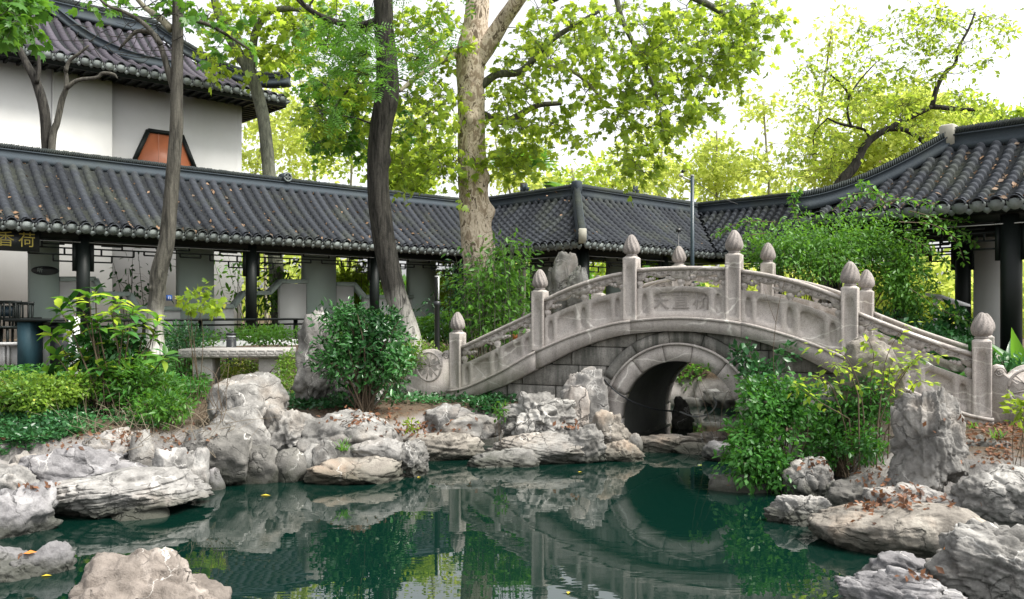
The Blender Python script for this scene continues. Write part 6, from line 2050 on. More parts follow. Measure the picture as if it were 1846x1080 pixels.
# behind the left bridge end
shrub('shrub', 'yellow-green loose shrub behind the drum stone of the bridge', [(790, 650, 60, 34, 14.2, .5, 1700), (745, 640, 40, 34, 13.3, .3, 900)], .055, 'simple', 'leaf_lime', 224, nst=18)
shrub('shrub', 'green shrub at the gallery foot behind the black lamp post', [(800, 592, 70, 24, 16.2, .6, 1700), (870, 610, 50, 30, 15.4, .5, 1000), (930, 590, 50, 30, 16.2, .5, 800), (700, 590, 60, 20, 17, .5, 700)], .10, 'simple', 'leaf_mid', 225, nst=18)
shrub('shrub', 'dark shrub under the gallery bench left of the furrowed trunk', [(600, 600, 60, 22, 16.5, .5, 800)], .09, 'simple', 'leaf_mid', 226, nst=12)
# nandina / bamboo clump
def cane_clump(name, label, px0, px1, pyb, pyt, D, dD, n, leafn, size, mat, seed, cat='bamboo', bark='bark_grey', lean=.25, kind='lance', group=None):
    rng = np.random.default_rng(seed)
    b = PX((px0 + px1) / 2, pyb, D); g = zg(b[0], b[1]); b[2] = g
    r = root(name, b, label, cat, group)
    P, T, N, S, R, tb = [], [], [], [], [], []
    for i in range(n):
        xb = rng.uniform(px0 + .25 * (px1 - px0), px1 - .25 * (px1 - px0)); xt = np.clip(xb + rng.normal() * (px1 - px0) * lean, px0, px1); Dq = D + rng.uniform(-dD, dD)
        a = PX(xb, pyb, Dq); a[2] = g; e = PX(xt, pyt + rng.uniform(0, (pyb - pyt) * .45), Dq + rng.uniform(-.3, .3))
        pts = spline([a, (a + e) / 2 + np.array([0, 0, .1]) + rng.normal(size=3) * .04, e], 12)
        tb.append((pts, np.linspace(.011, .004, 12)))
        L = np.linalg.norm(e - a)
        for k in range(int(leafn / n)):
            s = rng.uniform(.35, 1.0) ** .8; j = int(s * 11); c = pts[j]
            d = unit(rng.normal(size=3) * np.array([1, 1, .5])); ln = rng.uniform(.05, .42)
            pc = c + d * ln + np.array([0, 0, -.25 * ln])
            P.append(pc); T.append(unit(d + rng.normal(size=3) * .5 + np.array([0, 0, -.45]))); N.append(unit(rng.normal(size=3) * .5 + np.array([0, 0, 1]))); S.append(size * rng.uniform(.6, 1.3)); R.append(rng.random())
            if k % 9 == 0: tb.append((np.array([c, c + d * ln * .6 + np.array([0, 0, .02]), pc]), np.array([.003, .002, .0015])))
    put('foliage', leaf_mesh('foliage', np.array(P), np.array(T), np.array(N), np.array(S), kind, np.array(R)), M[mat], r)
    put('canes', tubes_mesh('canes', tb, 5), M[bark], r, kind='stuff')
    return r
cane_clump('bamboo_clump', 'airy bamboo-like clump in front of the plane tree foot, behind the bridge ramp', 815, 968, 640, 400, 14.6, .6, 26, 2600, .115, 'leaf_mid', 230)
cane_clump('bamboo_clump', 'pale feathery sprays on the left of the clump at the plane tree foot', 770, 900, 640, 425, 15.2, .4, 12, 800, .10, 'leaf_dark', 231)
cane_clump('bamboo_clump', 'yellow-green bamboo behind the gallery, framed left of the furrowed trunk', 600, 690, 600, 450, 24.5, .8, 26, 1700, .22, 'leaf_light', 232)
cane_clump('bamboo_clump', 'thin dark bamboo stems behind the gallery next to the lamp post', 770, 880, 600, 450, 25.5, .8, 40, 1500, .18, 'leaf_light', 233)
cane_clump('bamboo_clump', 'sparse bamboo sprays against the white hall wall', 380, 560, 600, 440, 22.4, .5, 16, 420, .20, 'leaf_mid', 234)
cane_clump('bamboo_clump', 'light bamboo seen under the gallery corner between tall rock and bridge post', 1040, 1240, 600, 430, 28, 1.0, 30, 2200, .25, 'leaf_light', 235)
cane_clump('bamboo_clump', 'thin stems left of the first gallery column against the hall wall', 180, 300, 600, 440, 19.2, .4, 8, 130, .18, 'leaf_dark', 236)
# masses beyond
shrub('garden_hedge', 'green garden mass beyond the gallery seen through its centre openings', [(930, 540, 170, 60, 31, 2, 3000), (700, 550, 140, 55, 30, 2, 2500), (1150, 540, 150, 60, 32, 2, 2500)], .34, 'simple', 'leaf_mid', 237, nst=0, obj_kind='stuff', cat='hedge')
shrub('garden_hedge', 'pale yellow-green garden mass seen through the pavilion', [(1500, 545, 150, 60, 27, 2, 2500), (1660, 540, 110, 80, 25, 2, 3200), (1800, 550, 110, 70, 26, 2, 2500), (1370, 540, 120, 60, 29, 2, 2000)], .26, 'simple', 'leaf_yellow', 238, nst=0, obj_kind='stuff', cat='hedge')
# bushes behind the right half of the bridge
bs = PX(1480, 600, 14.2); bs[2] = zg(bs[0], bs[1])
shrub('arching_bush', 'large arching fine-leaved bush behind the right half of the bridge', [(1400, 450, 70, 50, 14.0, .8, 2400), (1490, 442, 95, 58, 14.0, 1.0, 3400), (1580, 440, 80, 58, 13.8, .9, 2700), (1620, 500, 55, 75, 13.4, .6, 2800), (1500, 480, 120, 40, 13.6, .7, 2200), (1650, 560, 34, 50, 13.2, .4, 900)],
      .070, 'lance', 'leaf_mid', 240, base=bs, nst=60, stem=.012, up=.7, droop=.35, shell=.6, sphere_mod=.4)
rng = np.random.default_rng(241)
bs = PX(1660, 600, 13.0); bs[2] = zg(bs[0], bs[1]); tr = root('trailing_branches', bs, 'long trailing leafy sprays hanging over the pavilion eave', 'branches')
P, T, N, S, R, tb = [], [], [], [], [], []
for lst in ([(1620, 400), (1680, 405), (1720, 430), (1738, 470)], [(1640, 380), (1700, 395), (1745, 400)], [(1630, 430), (1690, 455), (1715, 500)], [(1560, 380), (1620, 360), (1690, 368)], [(1440, 400), (1430, 360), (1438, 340)], [(1500, 380), (1540, 350), (1600, 352)],
            [(1600, 370), (1570, 340), (1545, 330)], [(1640, 520), (1700, 560), (1750, 580)], [(1650, 440), (1660, 480), (1690, 520)], [(1380, 420), (1340, 430), (1330, 470)], [(1400, 400), (1340, 400), (1290, 420)], [(1660, 390), (1720, 410), (1760, 440)]):
    pts = spline(pxpts(lst, 12.9 + rng.uniform(-.2, .3)), 16); tb.append((pts, np.linspace(.008, .003, 16)))
    for p_ in pts[3:]:
        for _ in range(5):
            d = unit(rng.normal(size=3)); P.append(p_ + d * .03); T.append(unit(d + np.array([0, 0, -.5]))); N.append(unit(rng.normal(size=3) * .4 + BZ)); S.append(rng.uniform(.06, .11)); R.append(rng.random())
put('foliage', leaf_mesh('foliage', np.array(P), np.array(T), np.array(N), np.array(S), 'simple', np.array(R)), M['leaf_mid'], tr)
put('stems', tubes_mesh('stems', tb, 5), M['twig'], tr, kind='stuff')
shrub('shrub', 'dark green shrub behind the lower right balustrade', [(1660, 625, 70, 45, 12.9, .5, 2000), (1740, 650, 50, 40, 12.6, .4, 1200), (1600, 600, 40, 40, 13.4, .4, 700)], .09, 'simple', 'leaf_dark', 242, nst=14)
shrub('shrub', 'glossy dark climber left of the pavilion column', [(1722, 600, 34, 50, 13.2, .3, 420)], .15, 'simple', 'leaf_gloss', 243, nst=8)
# strap-leaved plant, each leaf a part
rng = np.random.default_rng(250)
bs = PX(1835, 668, 11.4); bs[2] = zg(bs[0], bs[1])
asp = root('strap_leaved_plant', bs, 'plant with broad strap leaves at the right edge behind the drum stone', 'plant')
P, T, N, S = [], [], [], []
for k in range(70):
    a = rng.uniform(0, 2 * math.pi); el = rng.uniform(.3, 1.4)
    d = np.array([math.cos(a) * math.cos(el), math.sin(a) * math.cos(el), math.sin(el)])
    P.append(bs + np.array([rng.normal() * .38, rng.normal() * .22, .06])); T.append(d); N.append(unit(np.array([-math.cos(a) * math.sin(el), -math.sin(a) * math.sin(el), math.cos(el)]))); S.append(rng.uniform(.6, 1.05))
leaf_parts(asp, np.array(P), np.array(T), np.array(N), np.array(S), ['leaf_gloss', 'leaf_deep', 'leaf_mid'], .42, 251)
shrub('shrub', 'low dark plants in front of the strap-leaved plant', [(1830, 655, 60, 14, 11.0, .2, 260)], .07, 'simple', 'leaf_dark', 252, nst=6)
# right bank
bs = PX(1400, 760, 9.0); bs[2] = zg(bs[0], bs[1])
shrub('climbing_shrub', 'bright green trailing shrub spilling into the water right of the arch', [(1385, 745, 62, 62, 8.9, .35, 1900), (1350, 820, 50, 66, 8.7, .30, 1500), (1400, 840, 40, 50, 8.6, .25, 800), (1430, 720, 40, 45, 9.0, .3, 700), (1370, 700, 40, 20, 9.1, .25, 400)],
      .062, 'simple', 'leaf_deep', 260, base=bs, nst=50, stem=.008, up=.6, droop=.5, sphere_mod=.45)
bs = PX(1520, 790, 8.9); bs[2] = zg(bs[0], bs[1])
shrub('leafy_shrub', 'fine-leaved green shrub between the trailing shrub and the stump-like rock', [(1520, 750, 58, 60, 9.1, .35, 1700), (1570, 720, 40, 50, 8.9, .3, 900), (1490, 800, 50, 45, 8.9, .25, 900), (1560, 800, 34, 35, 8.5, .2, 400)],
      .062, 'lance', 'leaf_deep', 261, base=bs, nst=46, stem=.008, up=.5, droop=.3, sphere_mod=.5)
shrub('shrub', 'dark leaves under the bridge kerb right of the arch', [(1372, 675, 36, 34, 10.4, .2, 300), (1340, 640, 25, 30, 10.5, .15, 110), (1420, 640, 22, 24, 10.3, .15, 60)], .085, 'simple', 'leaf_dark', 262, nst=14)
# sprays in front of the balustrade
rng = np.random.default_rng(265)
bs = PX(1575, 790, 8.6); bs[2] = zg(bs[0], bs[1]); tr = root('leafy_sprays', bs, 'tall yellow-green leafy sprays in front of the right balustrade', 'sapling')
P, T, N, S, R, tb = [], [], [], [], [], []
for lst in ([(1580, 790), (1590, 700), (1600, 640), (1630, 585)], [(1560, 790), (1550, 700), (1520, 640), (1470, 625)], [(1575, 790), (1610, 700), (1650, 650), (1690, 640)], [(1570, 790), (1570, 690), (1575, 640), (1560, 600)], [(1530, 790), (1500, 700), (1470, 680), (1440, 700)],
            [(1590, 790), (1620, 740), (1650, 690), (1670, 690)], [(1585, 780), (1600, 680), (1625, 650)], [(1550, 720), (1530, 670), (1500, 655)], [(1600, 720), (1640, 660), (1655, 640)], [(1540, 760), (1470, 720), (1430, 690)]):
    pts = spline(pxpts(lst, 8.6 + rng.uniform(-.2, .25)), 16); pts[0][2] = min(pts[0][2], bs[2] + .05); tb.append((pts, np.linspace(.008, .002, 16)))
    for j, p_ in enumerate(pts[5:]):
        for _ in range(2 if j % 2 else 4):
            d = unit(rng.normal(size=3) * np.array([1, .8, .5])); P.append(p_ + d * rng.uniform(0, .12)); T.append(unit(d + np.array([0, 0, -.3]))); N.append(unit(rng.normal(size=3) * .35 + BZ)); S.append(rng.uniform(.045, .10)); R.append(rng.random())
put('foliage', leaf_mesh('foliage', np.array(P), np.array(T), np.array(N), np.array(S), 'simple', np.array(R)), M['leaf_light'], tr)
put('stems', tubes_mesh('stems', tb, 5), M['twig'], tr, kind='stuff')
# thin twig standing before the third right panel, with few leaves
tr = root('thin_sapling', PX(1400, 720, 9.9), 'thin bare sapling standing before the bridge right of the arch', 'sapling')
tb = [(spline(pxpts([(1400, 720), (1394, 640), (1402, 560), (1415, 505)], 9.9), 12), np.linspace(.006, .002, 12)), (spline(pxpts([(1398, 580), (1385, 545), (1378, 520)], 9.9), 8), np.linspace(.003, .0015, 8))]
put('stems', tubes_mesh('stems', tb, 5), M['twig'], tr, kind='stuff')
# fern tuft
def tuft(label, px, py, D, n, L, mat, seed, wid=.06, name='grass_tuft', cat='grass tuft', elev=(.3, 1.4)):
    rng = np.random.default_rng(seed); hp, _ = hit(px, py)
    c = np.array(hp) if hp is not None else PX(px, py, D)
    P = np.repeat(c[None, :], n, 0) + rng.normal(size=(n, 3)) * np.array([wid, wid, .0]); a = rng.uniform(0, 2 * math.pi, n); el = rng.uniform(elev[0], elev[1], n)
    T = np.stack([np.cos(a) * np.cos(el), np.sin(a) * np.cos(el), np.sin(el)], -1); N = np.stack([-np.cos(a) * np.sin(el), -np.sin(a) * np.sin(el), np.cos(el)], -1)
    me = leaf_mesh(name, P - c, T, N, L * rng.uniform(.6, 1.2, n), 'blade', rng.random(n))
    put(name, me, M[mat], None, label, cat, loc=c)
tuft('arching grass tuft at the left foot of the stump-like rock', 1572, 822, 8, 40, .30, 'leaf_mid', 270, .04)
tuft('little green grass tuft growing between the two middle left rocks', 620, 812, 9.3, 34, .16, 'leaf_mid', 271, .03)
tuft('small grass tuft at the base of the right bridge post', 1752, 772, 9, 20, .12, 'leaf_mid', 272, .03)
tuft('small grass tuft on the leaf litter by the right drum stone', 1795, 790, 9, 20, .14, 'leaf_mid', 273, .03)
shrub('leafy_sprig', 'light green sprig entering at the right edge before the drum stone', [(1845, 735, 24, 34, 7.8, .15, 90)], .09, 'simple', 'leaf_light', 274, nst=6, stem=.004, cat='sprig')
shrub('leafy_sprig', 'small sprig hanging over the crown of the arch', [(1262, 664, 22, 8, 11.0, .08, 30), (1325, 680, 18, 10, 10.9, .08, 26)], .08, 'lance', 'leaf_mid', 275, nst=5, stem=.004, cat='sprig')

# ------------------------------------------------------------------ fallen leaves
def litter(name, label, specs, size, mat, seed, cat='fallen leaves', lift=.012):
    rng = np.random.default_rng(seed); P, N = [], []
    for (px, py, rx, ry, n) in specs:
        u = rng.normal(size=(n, 2)) * .55
        for q in u:
            hp, nn = hit(px + q[0] * rx, py + q[1] * ry)
            if hp is not None and hp.z > .03 and nn.z > .25 and hp.y < 14:
                P.append((hp.x, hp.y, hp.z + lift)); N.append(tuple(nn))
    P = np.array(P); N = unit(np.array(N) + rng.normal(size=(len(P), 3)) * .4); n = len(P)
    T = unit(np.cross(N, unit(rng.normal(size=(n, 3)))))
    return put(name, leaf_mesh(name, P, T, N, size * (1 + .3 * rng.normal(size=n).clip(-1.3, 1.3)), 'simple', rng.random(n)), M[mat], None, label, cat, kind='stuff')
litter('fallen_leaves', 'brown fallen leaves heaped on the boulders and soil of the right bank', [(1600, 910, 60, 10, 70), (1565, 915, 30, 12, 40), (1570, 860, 30, 25, 60), (1640, 895, 60, 8, 50), (1500, 850, 40, 18, 40), (1780, 770, 60, 22, 260), (1820, 790, 40, 30, 200), (1680, 1040, 50, 6, 34),
        (1700, 905, 30, 12, 14), (1560, 945, 30, 15, 4), (1590, 870, 20, 30, 30), (1790, 820, 50, 20, 60), (1745, 750, 30, 12, 60), (1460, 835, 20, 10, 10), (1655, 880, 20, 8, 10)], .055, 'leaf_dry', 280)
litter('fallen_leaves', 'reddish brown leaf litter behind the middle shore rocks', [(740, 775, 50, 14, 120), (690, 745, 60, 14, 90), (800, 770, 60, 10, 60), (1030, 768, 22, 8, 46), (600, 730, 50, 12, 40), (640, 760, 50, 16, 40)], .06, 'leaf_dry', 281)
litter('fallen_leaves', 'scattered brown leaves on the left bank slope', [(250, 790, 110, 20, 110), (50, 880, 30, 8, 16), (90, 790, 80, 25, 50), (130, 800, 20, 20, 12), (300, 815, 40, 10, 10), (40, 1000, 22, 6, 5), (90, 878, 22, 6, 12)], .055, 'leaf_dry', 282)
# leaves and twigs lying in the roof troughs
def roof_litter(parentname, label, S0, d, k, L, b, ze, zr, n, seed, qlo=0):
    rng = np.random.default_rng(seed)
    q = rng.uniform(qlo, L, n); t_ = b * rng.random(n) ** 1.6
    q = np.round(q / PITCH) * PITCH + rng.normal(size=n) * .03
    z = np.array([float(roof_z(x, b, ze, zr)) for x in t_]) + .05
    P = S0 + d * q[:, None] + k * t_[:, None] + BZ * z[:, None]
    N = unit(np.array([0, 0, 1.0]) - k * .7 + rng.normal(size=(n, 3)) * .5); T = unit(np.cross(N, rng.normal(size=(n, 3))))
    me = leaf_mesh('roof_leaves', P, T, N, rng.uniform(.05, .13, n), 'simple', rng.random(n))
    put('roof_leaves', me, M['leaf_roof'], None, label, 'fallen leaves', kind='stuff')
roof_litter('g', 'dry leaves caught between the tiles of the left gallery roof', E0, GU, -GV, L1, GB, ZE, ZR, 520, 290)
roof_litter('g', 'dry leaves on the convex corner of the gallery roof', E2, GU, -GV, L3, GB, ZE, ZR, 70, 291)
roof_litter('g', 'reddish dry leaves caught between the pavilion tiles', PS, GV, GU, 5.5, GB, 3.52, 4.78, 330, 292, .8)
# floating leaves
def floating(label, px, py, L, mat, ang, kind='simple'):
    D = dwater(py); c = PX(px, py, D); c[2] = .006
    T = np.array([[math.cos(ang), math.sin(ang), 0.02]]); me = leaf_mesh('floating_leaf', np.zeros((1, 3)), T, np.array([[0, 0, 1.0]]), L, kind, np.array([.95]))
    put('floating_leaf', me, M[mat], None, label, 'leaf', 'single leaves floating on the pond', loc=c)
M['leaf_gold'] = m_leaf('golden_leaf', (.5, .36, .03), (.62, .48, .05), (.5, .4, .05), .2, .5)
M['leaf_orange'] = m_leaf('orange_leaf', (.5, .16, .03), (.6, .22, .05), (.5, .2, .05), .2, .5)
floating('golden yellow leaf floating at the bottom left', 74, 1040, .07, 'leaf_gold', .3)
floating('pale slim leaf floating left of the pond centre', 470, 894, .10, 'leaf_gold', .05)
floating('tiny pale leaf floating below the lumpy grey rock', 752, 862, .06, 'leaf_gold', .9)
floating('tiny white leaf floating below the layered rocks', 1042, 852, .06, 'leaf_gold', .5)
floating('tiny leaf fragment at the very bottom of the pond', 1024, 1072, .05, 'leaf_gold', 1.4)
for (px, py, lab, mt, L) in ((42, 1003, 'orange-red leaf lying on the low flat rock at bottom left', 'leaf_orange', .09), (1700, 996, 'orange leaf stuck beside the big cracked block', 'leaf_orange', .10), (62, 738, 'large pale dry leaf lying on the undergrowth at the left', 'leaf_gold', .16), (1310, 878, 'yellow-brown leaf on the wet rock under the trailing shrub', 'leaf_orange', .07)):
    hp, nn = hit(px, py)
    if hp is not None:
        me = leaf_mesh('single_leaf', np.zeros((1, 3)), np.array([[.9, .2, .1]]), np.array([[0, -.3, 1.0]]), L, 'simple', np.array([.9]))
        put('single_leaf', me, M[mt], None, lab, 'leaf', loc=(hp.x, hp.y, hp.z + .02))
# ------------------------------------------------------------------ stone table, lamps, signs
c0 = PX(422, 690, 12.9)
tz = 1.285; gz = zg(c0[0], c0[1]) - .05
tb_ = root('stone_table', (c0[0], c0[1], gz), 'low grey stone table with a carved fret edge on two block legs', 'table')
tx = np.array([.995, .10, 0.0]); ty = np.array([-.10, .995, 0.0])
cc = np.array([c0[0] - .02, c0[1] + .30, 0])
TT = NT('speckled_granite'); v = TT.coord(); n2 = TT.noise(v, 90, 3, .8); n1 = TT.noise(v, 4, 4)
c_ = TT.ramp(n1, [(.3, (.30, .285, .27)), (.7, (.42, .40, .38))]); c_ = TT.mix(TT.ramp(n2, [(.35, .7), (.5, 0.0)]), c_, (.14, .13, .12))
TT.principled(c_, .85, n2, .4, .004, .3); M['granite'] = TT.m
W_, Dp = 1.66, .74
MB().cbox(cc + BZ * (tz - .065), W_, Dp, .13, .008, tx, ty).build('table_top', M['granite'], tb_)
mb = MB(); 
def fret(org, ax, L, h, nrm):
    n = int(L / .14); st = L / n
    for i in range(n):
        o = org + ax * (i * st)
        for (x0, z0, x1, z1) in ((0, .0, .0, h), (0, h, st * .8, h), (st * .8, h, st * .8, h * .35), (st * .8, h * .35, st * .4, h * .35), (st * .4, h * .35, st * .4, h * .65), (0, 0, st, 0)):
            a = o + ax * x0 + BZ * z0; b = o + ax * x1 + BZ * z1
            mb.bar(a - ax * 0, b, .008, .010, nrm)
fret(cc - tx * (W_ / 2 - .05) - ty * (Dp / 2 + .001) + BZ * (tz - .105), tx, W_ - .1, .08, -ty)
fret(cc + tx * (W_ / 2 + .001) - ty * (Dp / 2 - .05) + BZ * (tz - .105), ty, Dp - .1, .08, tx)
mb.build('fret_carving', M['granite'], tb_, kind='stuff')
for sx in (-1, 1):
    p_ = MB().cbox(cc + tx * sx * .50 + BZ * (gz + tz - .13) / 2, .30, .50, tz - .13 - gz, .006, tx, ty).build('leg', M['granite'], tb_)
# black garden lamp post with a bright slim tube
c0 = PX(788, 650, 13.6); g = zg(c0[0], c0[1])
lp = root('garden_lamp_post', (c0[0], c0[1], g), 'slim black lamp post with a pale upright tube, left of the bridge', 'lamp post')
zt = CH - (543 - 560) / FPX * 13.6
MB().lathe((c0[0], c0[1], g), [(.05, 0), (.045, .02), (.042, zt - g - .08), (.055, zt - g - .07), (.055, zt - g)], 14).build('post', M['black'], lp)
MB().lathe((c0[0] - .018, c0[1], zt), [(.022, 0), (.022, .38), (.026, .39)], 10).build('lamp_stem', M['black'], lp)
MB().lathe((c0[0] + .024, c0[1] - .01, zt + .02), [(.011, 0), (.011, .38)], 8).build('tube', M['white'], lp)
MB().lathe((c0[0], c0[1], zt + .40), [(.038, 0), (.038, .012)], 12).build('cap', M['white'], lp)
# bollard light
c0 = PX(417, 640, 14.6); g = zg(c0[0], c0[1]); zt = CH - (602 - 560) / FPX * 14.6
bo = root('bollard_light', (c0[0], c0[1], g), 'short black bollard light with white rings behind the stone table', 'bollard')
MB().lathe((c0[0], c0[1], g), [(.085, 0), (.085, zt - g - .09)], 16).build('body', M['black'], bo)
MB().lathe((c0[0], c0[1], zt - .09), [(.07, 0), (.07, .07)], 16).build('lens', M['white'], bo)
MB().lathe((c0[0], c0[1], zt - .07), [(.086, 0), (.086, .018)], 16).build('ring', M['black'], bo)
MB().lathe((c0[0], c0[1], zt - .02), [(.088, 0), (.088, .03), (.06, .04)], 16).build('lid', M['black'], bo)
# camera pole
Dc = 17.6; c0 = PX(1248, 600, Dc); g = zg(c0[0], c0[1]); zt = CH - (319 - 560) / FPX * Dc
cp = root('camera_pole', (c0[0], c0[1], g), 'blue-grey steel pole with a security camera on top, behind the bridge centre', 'pole')
MB().lathe((c0[0], c0[1], g), [(.041, 0), (.041, zt - g)], 14).build('pole', M['bluemetal'], cp)
MB().lathe((c0[0], c0[1], zt), [(.042, 0), (.042, .04), (.01, .05)], 12).build('pole_cap', M['concrete'], cp)
a = PX(1246, 325, Dc); b = PX(1229, 318, Dc)
MB().tube([a, b], [.015, .015], 8).build('arm', M['white'], cp)
ring_ = [PX(1241, 325, Dc) + np.array([math.cos(t_) * .04, 0, math.sin(t_) * .05]) for t_ in np.linspace(0, 2 * math.pi, 17)]
MB().tube(ring_, .008, 6).build('cable_loop', M['black'], cp)
cm = MB().cbox(PX(1228, 316, Dc), .07, .12, .055, .008, (1, 0, 0), (0, 1, 0)).build('camera_housing', M['white'], cp)
MB().tube([PX(1231.5, 308.5, Dc) + np.array([0, -.05, 0]), PX(1231.5, 308.5, Dc) + np.array([0, .06, 0])], [.036, .036], 14).build('camera_lens', M['black'], cp)
MB().tube(spline([PX(1226, 311, Dc), PX(1221.5, 317, Dc), PX(1224, 322, Dc), PX(1229, 321, Dc)], 10), .005, 6).build('cable', M['black'], cp)
# small floodlight behind the middle post
c0 = PX(1223, 415, 17.9)
fl = root('floodlight', (c0[0], c0[1], zg(c0[0], c0[1])), 'small dark floodlight on a thin stake above the rear middle post', 'lamp')
MB().box(c0, .10, .05, .07).build('lamp_head', M['black'], fl)
MB().bar(np.array([c0[0], c0[1], zg(c0[0], c0[1])]), c0, .018, .018, (1, 0, 0)).build('stake', M['black'], fl)
# gold-lettered name board hanging at the left end of the gallery
q = at_line(18, E0, GU, -GV, .30); c = E0 + GU * q - GV * .30; zc = CH - (433 - 560) / FPX * c[1]
bd = root('name_board', (c[0], c[1], zc - .2), 'black hanging board with gold calligraphy at the left end of the gallery', 'sign')
MB().box(c + BZ * zc, .98, .04, .40, GU, GV).build('board', M['black'], bd)
text_obj('gold_letters', '香荷', .30, c + BZ * (zc + .0) + GV * .024 + GU * .10, GU, GV, M['gold'], bd, .003, 1.35)
# oval plaque on the first pier
q = at_line(81, E0, GU, -GV, 1.74); c = E0 + GU * q - GV * 1.74; zc = CH - (488 - 560) / FPX * c[1]
pq = root('oval_plaque', (c[0], c[1], zc), 'dark oval plaque on the first white pier of the gallery', 'sign')
MB().prism([(.26 * math.cos(a), .095 * math.sin(a)) for a in np.linspace(0, 2 * math.pi, 28, endpoint=False)], c + BZ * zc, GU, BZ, .03, GV).build('plate', M['black'], pq)
text_obj('carved_mark', '听', .11, c + BZ * zc + GV * .034 - GU * .10, GU, GV, M['plaster_shade'], pq, .002)
# blue sign near the slender trunk
c = PX(305, 537, 17.9)
sg = root('blue_notice', tuple(c), 'tiny blue notice with white figures on the pier behind the slender trunk', 'sign')
MB().box(c, .12, .02, .12, GU, GV).build('plate', M['bluesign'], sg)
text_obj('figures', '15', .08, c + GV * .014, GU, GV, M['white'], sg, .001)
# reception desk, banner and low wall at the left edge
Dd = 14.4; g = .80
c = PX(60, 620, Dd)
dk = root('reception_desk', (c[0], c[1], g), 'dark teal reception counter at the left edge of the gallery', 'counter')
z1 = CH - (579 - 560) / FPX * Dd
MB().box(PX(59, 620, Dd) * [1, 1, 0] + BZ * (g + z1) / 2, .21, .55, z1 - g).build('side_panel', M['tealwood'], dk)
MB().box(PX(82, 620, Dd) * [1, 1, 0] + BZ * (z1 + .02), 1.02, .66, .05).build('counter_top', M['wood'], dk)
MB().box(PX(85, 620, Dd + .15) * [1, 1, 0] + BZ * (g + z1 - .02) / 2, .30, .05, z1 - g - .02).build('white_panel', M['plaster'], dk)
MB().box(PX(116, 620, Dd + .1) * [1, 1, 0] + BZ * (g + z1 - .02) / 2, .28, .40, z1 - g - .02).build('dark_panel', M['black'], dk)
MB().bar(PX(68, 590, Dd - .2), PX(118, 590, Dd - .2), .03, .06).build('apron', M['wood'], dk)
lw = root('low_wall', (PX(10, 640, 14.9)[0], 14.9, .75), 'low white panelled wall at the left edge below the gallery seats', 'wall')
za, zb2 = CH - (640 - 560) / FPX * 14.9 - .3, CH - (622 - 560) / FPX * 14.9
MB().box(PX(5, 640, 15.0) * [1, 1, 0] + BZ * (za + zb2) / 2, .86, .10, zb2 - za).build('wall_face', M['plaster'], lw)
MB().box(PX(5, 640, 14.92) * [1, 1, 0] + BZ * (zb2 + .02), .90, .22, .05).build('coping', M['plaster'], lw)
for x in (8, 16): MB().box(PX(x, 640, 14.9) * [1, 1, 0] + BZ * (za + zb2) / 2, .03, .05, zb2 - za - .02).build('rib', M['plaster'], lw)
# chairs and table inside the gallery
def chair(px, py, D, label):
    c = PX(px, py, D); r = root('chair', tuple(c), label, 'chair', 'chairs behind the low white wall')
    for sx in (-1, 1):
        for sy in (-1, 1):
            MB().bar(c + np.array([sx * .19, sy * .18, 0]), c + np.array([sx * .18, sy * .17, .44]), .035, .035, (1, 0, 0)).build('leg', M['wood'], r)
        MB().bar(c + np.array([sx * .19, .18, .44]), c + np.array([sx * .18, .22, .92]), .035, .03, (1, 0, 0)).build('back_post', M['wood'], r)
    MB().box(c + np.array([0, 0, .46]), .44, .42, .04).build('seat', M['wood'], r)
    for k in range(3): MB().box(c + np.array([(k - 1) * .11, .20, .70]), .03, .02, .44).build('back_slat', M['wood'], r)
    MB().box(c + np.array([0, .215, .93]), .42, .035, .06).build('top_rail', M['wood'], r)
chair(6, 634, 15.6, 'dark wooden chair at the very left edge behind the low wall')
chair(30, 634, 16.0, 'dark wooden chair between the left edge and the teal counter')
c = PX(22, 634, 16.6); td = root('tea_table', tuple(c), 'dark table with a teal box behind the chairs at the left edge', 'table')
MB().box(c + BZ * .66, .9, .5, .05).build('table_top', M['wood'], td)
for sx in (-1, 1):
    for sy in (-1, 1): MB().box(c + np.array([sx * .4, sy * .2, .32]), .05, .05, .64).build('leg', M['wood'], td)
bx = root('teal_box', tuple(c + BZ * .69), 'teal display box standing on the dark table at the left edge', 'box')
MB().box(c + np.array([-.06, 0, .80]), .34, .2, .2).build('box_body', M['bluemetal'], bx)
MB().box(c + np.array([-.06, 0, .912]), .36, .22, .02).build('box_lid', M['wood'], bx)
c = PX(134, 660, 12.4); g = zg(c[0], c[1])
bn = root('upright_banner', (c[0], c[1], g), 'narrow white upright sign with black marks among the big leaves', 'sign')
zt = CH - (571 - 560) / FPX * 12.4
MB().box(np.array([c[0], c[1], (g + zt) / 2]), .155, .03, zt - g).build('panel', M['white'], bn)
f = np.array([c[0], c[1] - .018, 0])
MB().prism([(.035 * math.cos(a), .018 * math.sin(a)) for a in np.linspace(0, 2 * math.pi, 18, endpoint=False)], f + BZ * (CH - (608 - 560) / FPX * 12.4), (1, 0, 0), (0, 0, 1), .004, (0, -1, 0)).build('oval_mark', M['black'], bn)
mb = MB()
for k, y_ in enumerate((622, 632)):
    zz_ = CH - (y_ - 560) / FPX * 12.4
    pts = [f + np.array([.04 * math.cos(a) * (1 if k else -1), -.001, .022 * math.sin(a)]) + BZ * zz_ for a in np.linspace(-.5, 3.4 + k, 14)]
    mb.tube(pts, .004, 5)
mb.build('curved_marks', M['black'], bn)
mb = MB()
for k, y_ in enumerate((580, 588, 596)):
    for j in range(3):
        mb.box(f + np.array([-.04 + j * .04, -.001, 0]) + BZ * (CH - (y_ - 560) / FPX * 12.4), .012, .004, .022)
mb.build('small_print', M['black'], bn, kind='stuff')
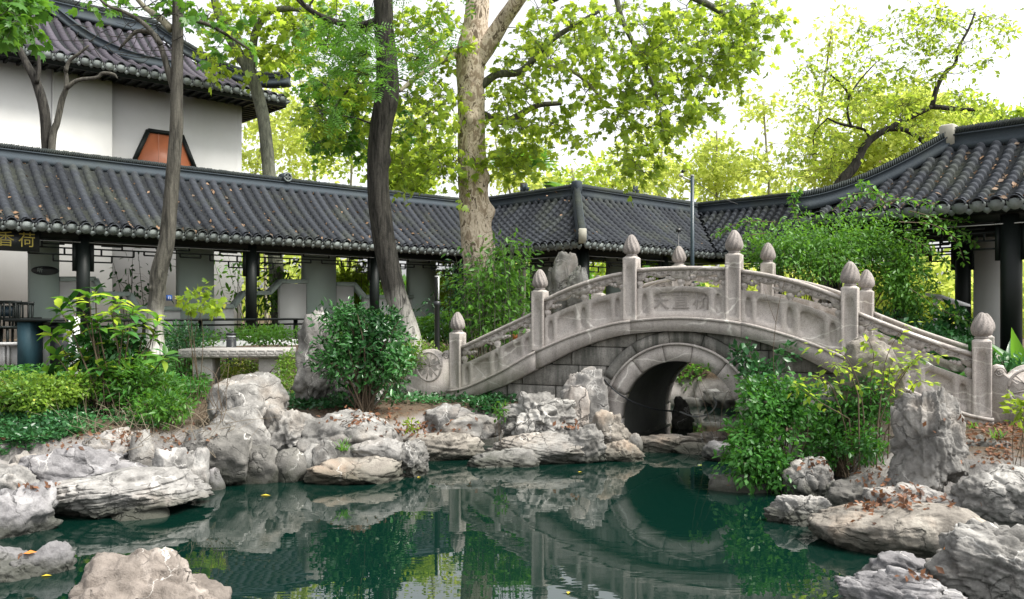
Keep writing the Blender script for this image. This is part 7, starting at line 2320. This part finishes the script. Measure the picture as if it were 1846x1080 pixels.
# framed notice and clay pot behind the left ramp
c = PX(907, 566, 16.4); g = zg(c[0], c[1])
nb = root('framed_notice', (c[0], c[1], g), 'small brown framed notice standing behind the bamboo clump', 'sign')
MB().box(c, .22, .02, .34).build('sheet', M['white'], nb)
for sx in (-1, 1): MB().box(c + np.array([sx * .125, 0, 0]), .03, .04, .40).build('frame_side', M['brownpane'], nb)
for sz in (-1, 1): MB().box(c + np.array([0, 0, sz * .185]), .22, .04, .03).build('frame_rail', M['brownpane'], nb)
for sx in (-1, 1): MB().box(np.array([c[0] + sx * .125, c[1] + .03, (g + c[2]) / 2]), .03, .03, c[2] - g).build('post', M['wood'], nb)
mb = MB()
for i in range(4):
    for j in range(4): mb.box(c + np.array([-.075 + i * .05, -.012, .11 - j * .07]), .018, .003, .04)
mb.build('notice_print', M['black'], nb, kind='stuff')
c = PX(928, 575, 15.6)
MB().lathe((c[0], c[1], zg(c[0], c[1])), [(.08, 0), (.11, .3), (.13, .62), (.15, .64), (.15, .70), (.12, .70)], 18).build('clay_pot', M['orange'], None, label='orange clay pot peeping over the left bridge rail', cat='pot')
# slanted white information board at right
c = PX(1706, 540, 15.2); g = zg(c[0], c[1])
ib = root('information_board', (c[0], c[1], g), 'slanted white information board left of the pavilion column', 'sign')
MB().box(c, .62, .5, .04, (.94, .2, -.28), (-.2, .97, .10)).build('panel', M['white'], ib)
for sx in (-1, 1): MB().bar(np.array([c[0] + sx * .2, c[1], g]), c + np.array([sx * .2, 0, -.05 * sx]), .06, .06, (1, 0, 0)).build('leg', M['white'], ib)
# pipe and cable at the arch
hs = spline([bp(2.35, -.10, 1.02), bp(2.7, -.12, .72), bp(3.0, .2, .52), bp(3.3, .7, .42)], 24)
MB().tube(hs, .012, 8).build('black_cable', M['black'], None, sm=True, label='black cable sagging across the left of the arch opening', cat='cable')
hs = spline([bp(3.25, .9, .40), bp(3.45, 1.0, .33), bp(3.65, 1.05, .38), bp(3.74, 1.1, .52), bp(3.68, 1.15, .62)], 24)
MB().tube(hs, .011, 8).build('pale_hose', M['concrete'], None, sm=True, label='pale curved hose hanging inside the arch', cat='hose')
MB().tube(spline([PX(1252, 325, 17.6), PX(1290, 352, 17.9), PX(1330, 368, 18.4)], 14), .007, 6).build('pole_wire', M['black'], None, label='thin wire running down right from the camera pole', cat='wire')
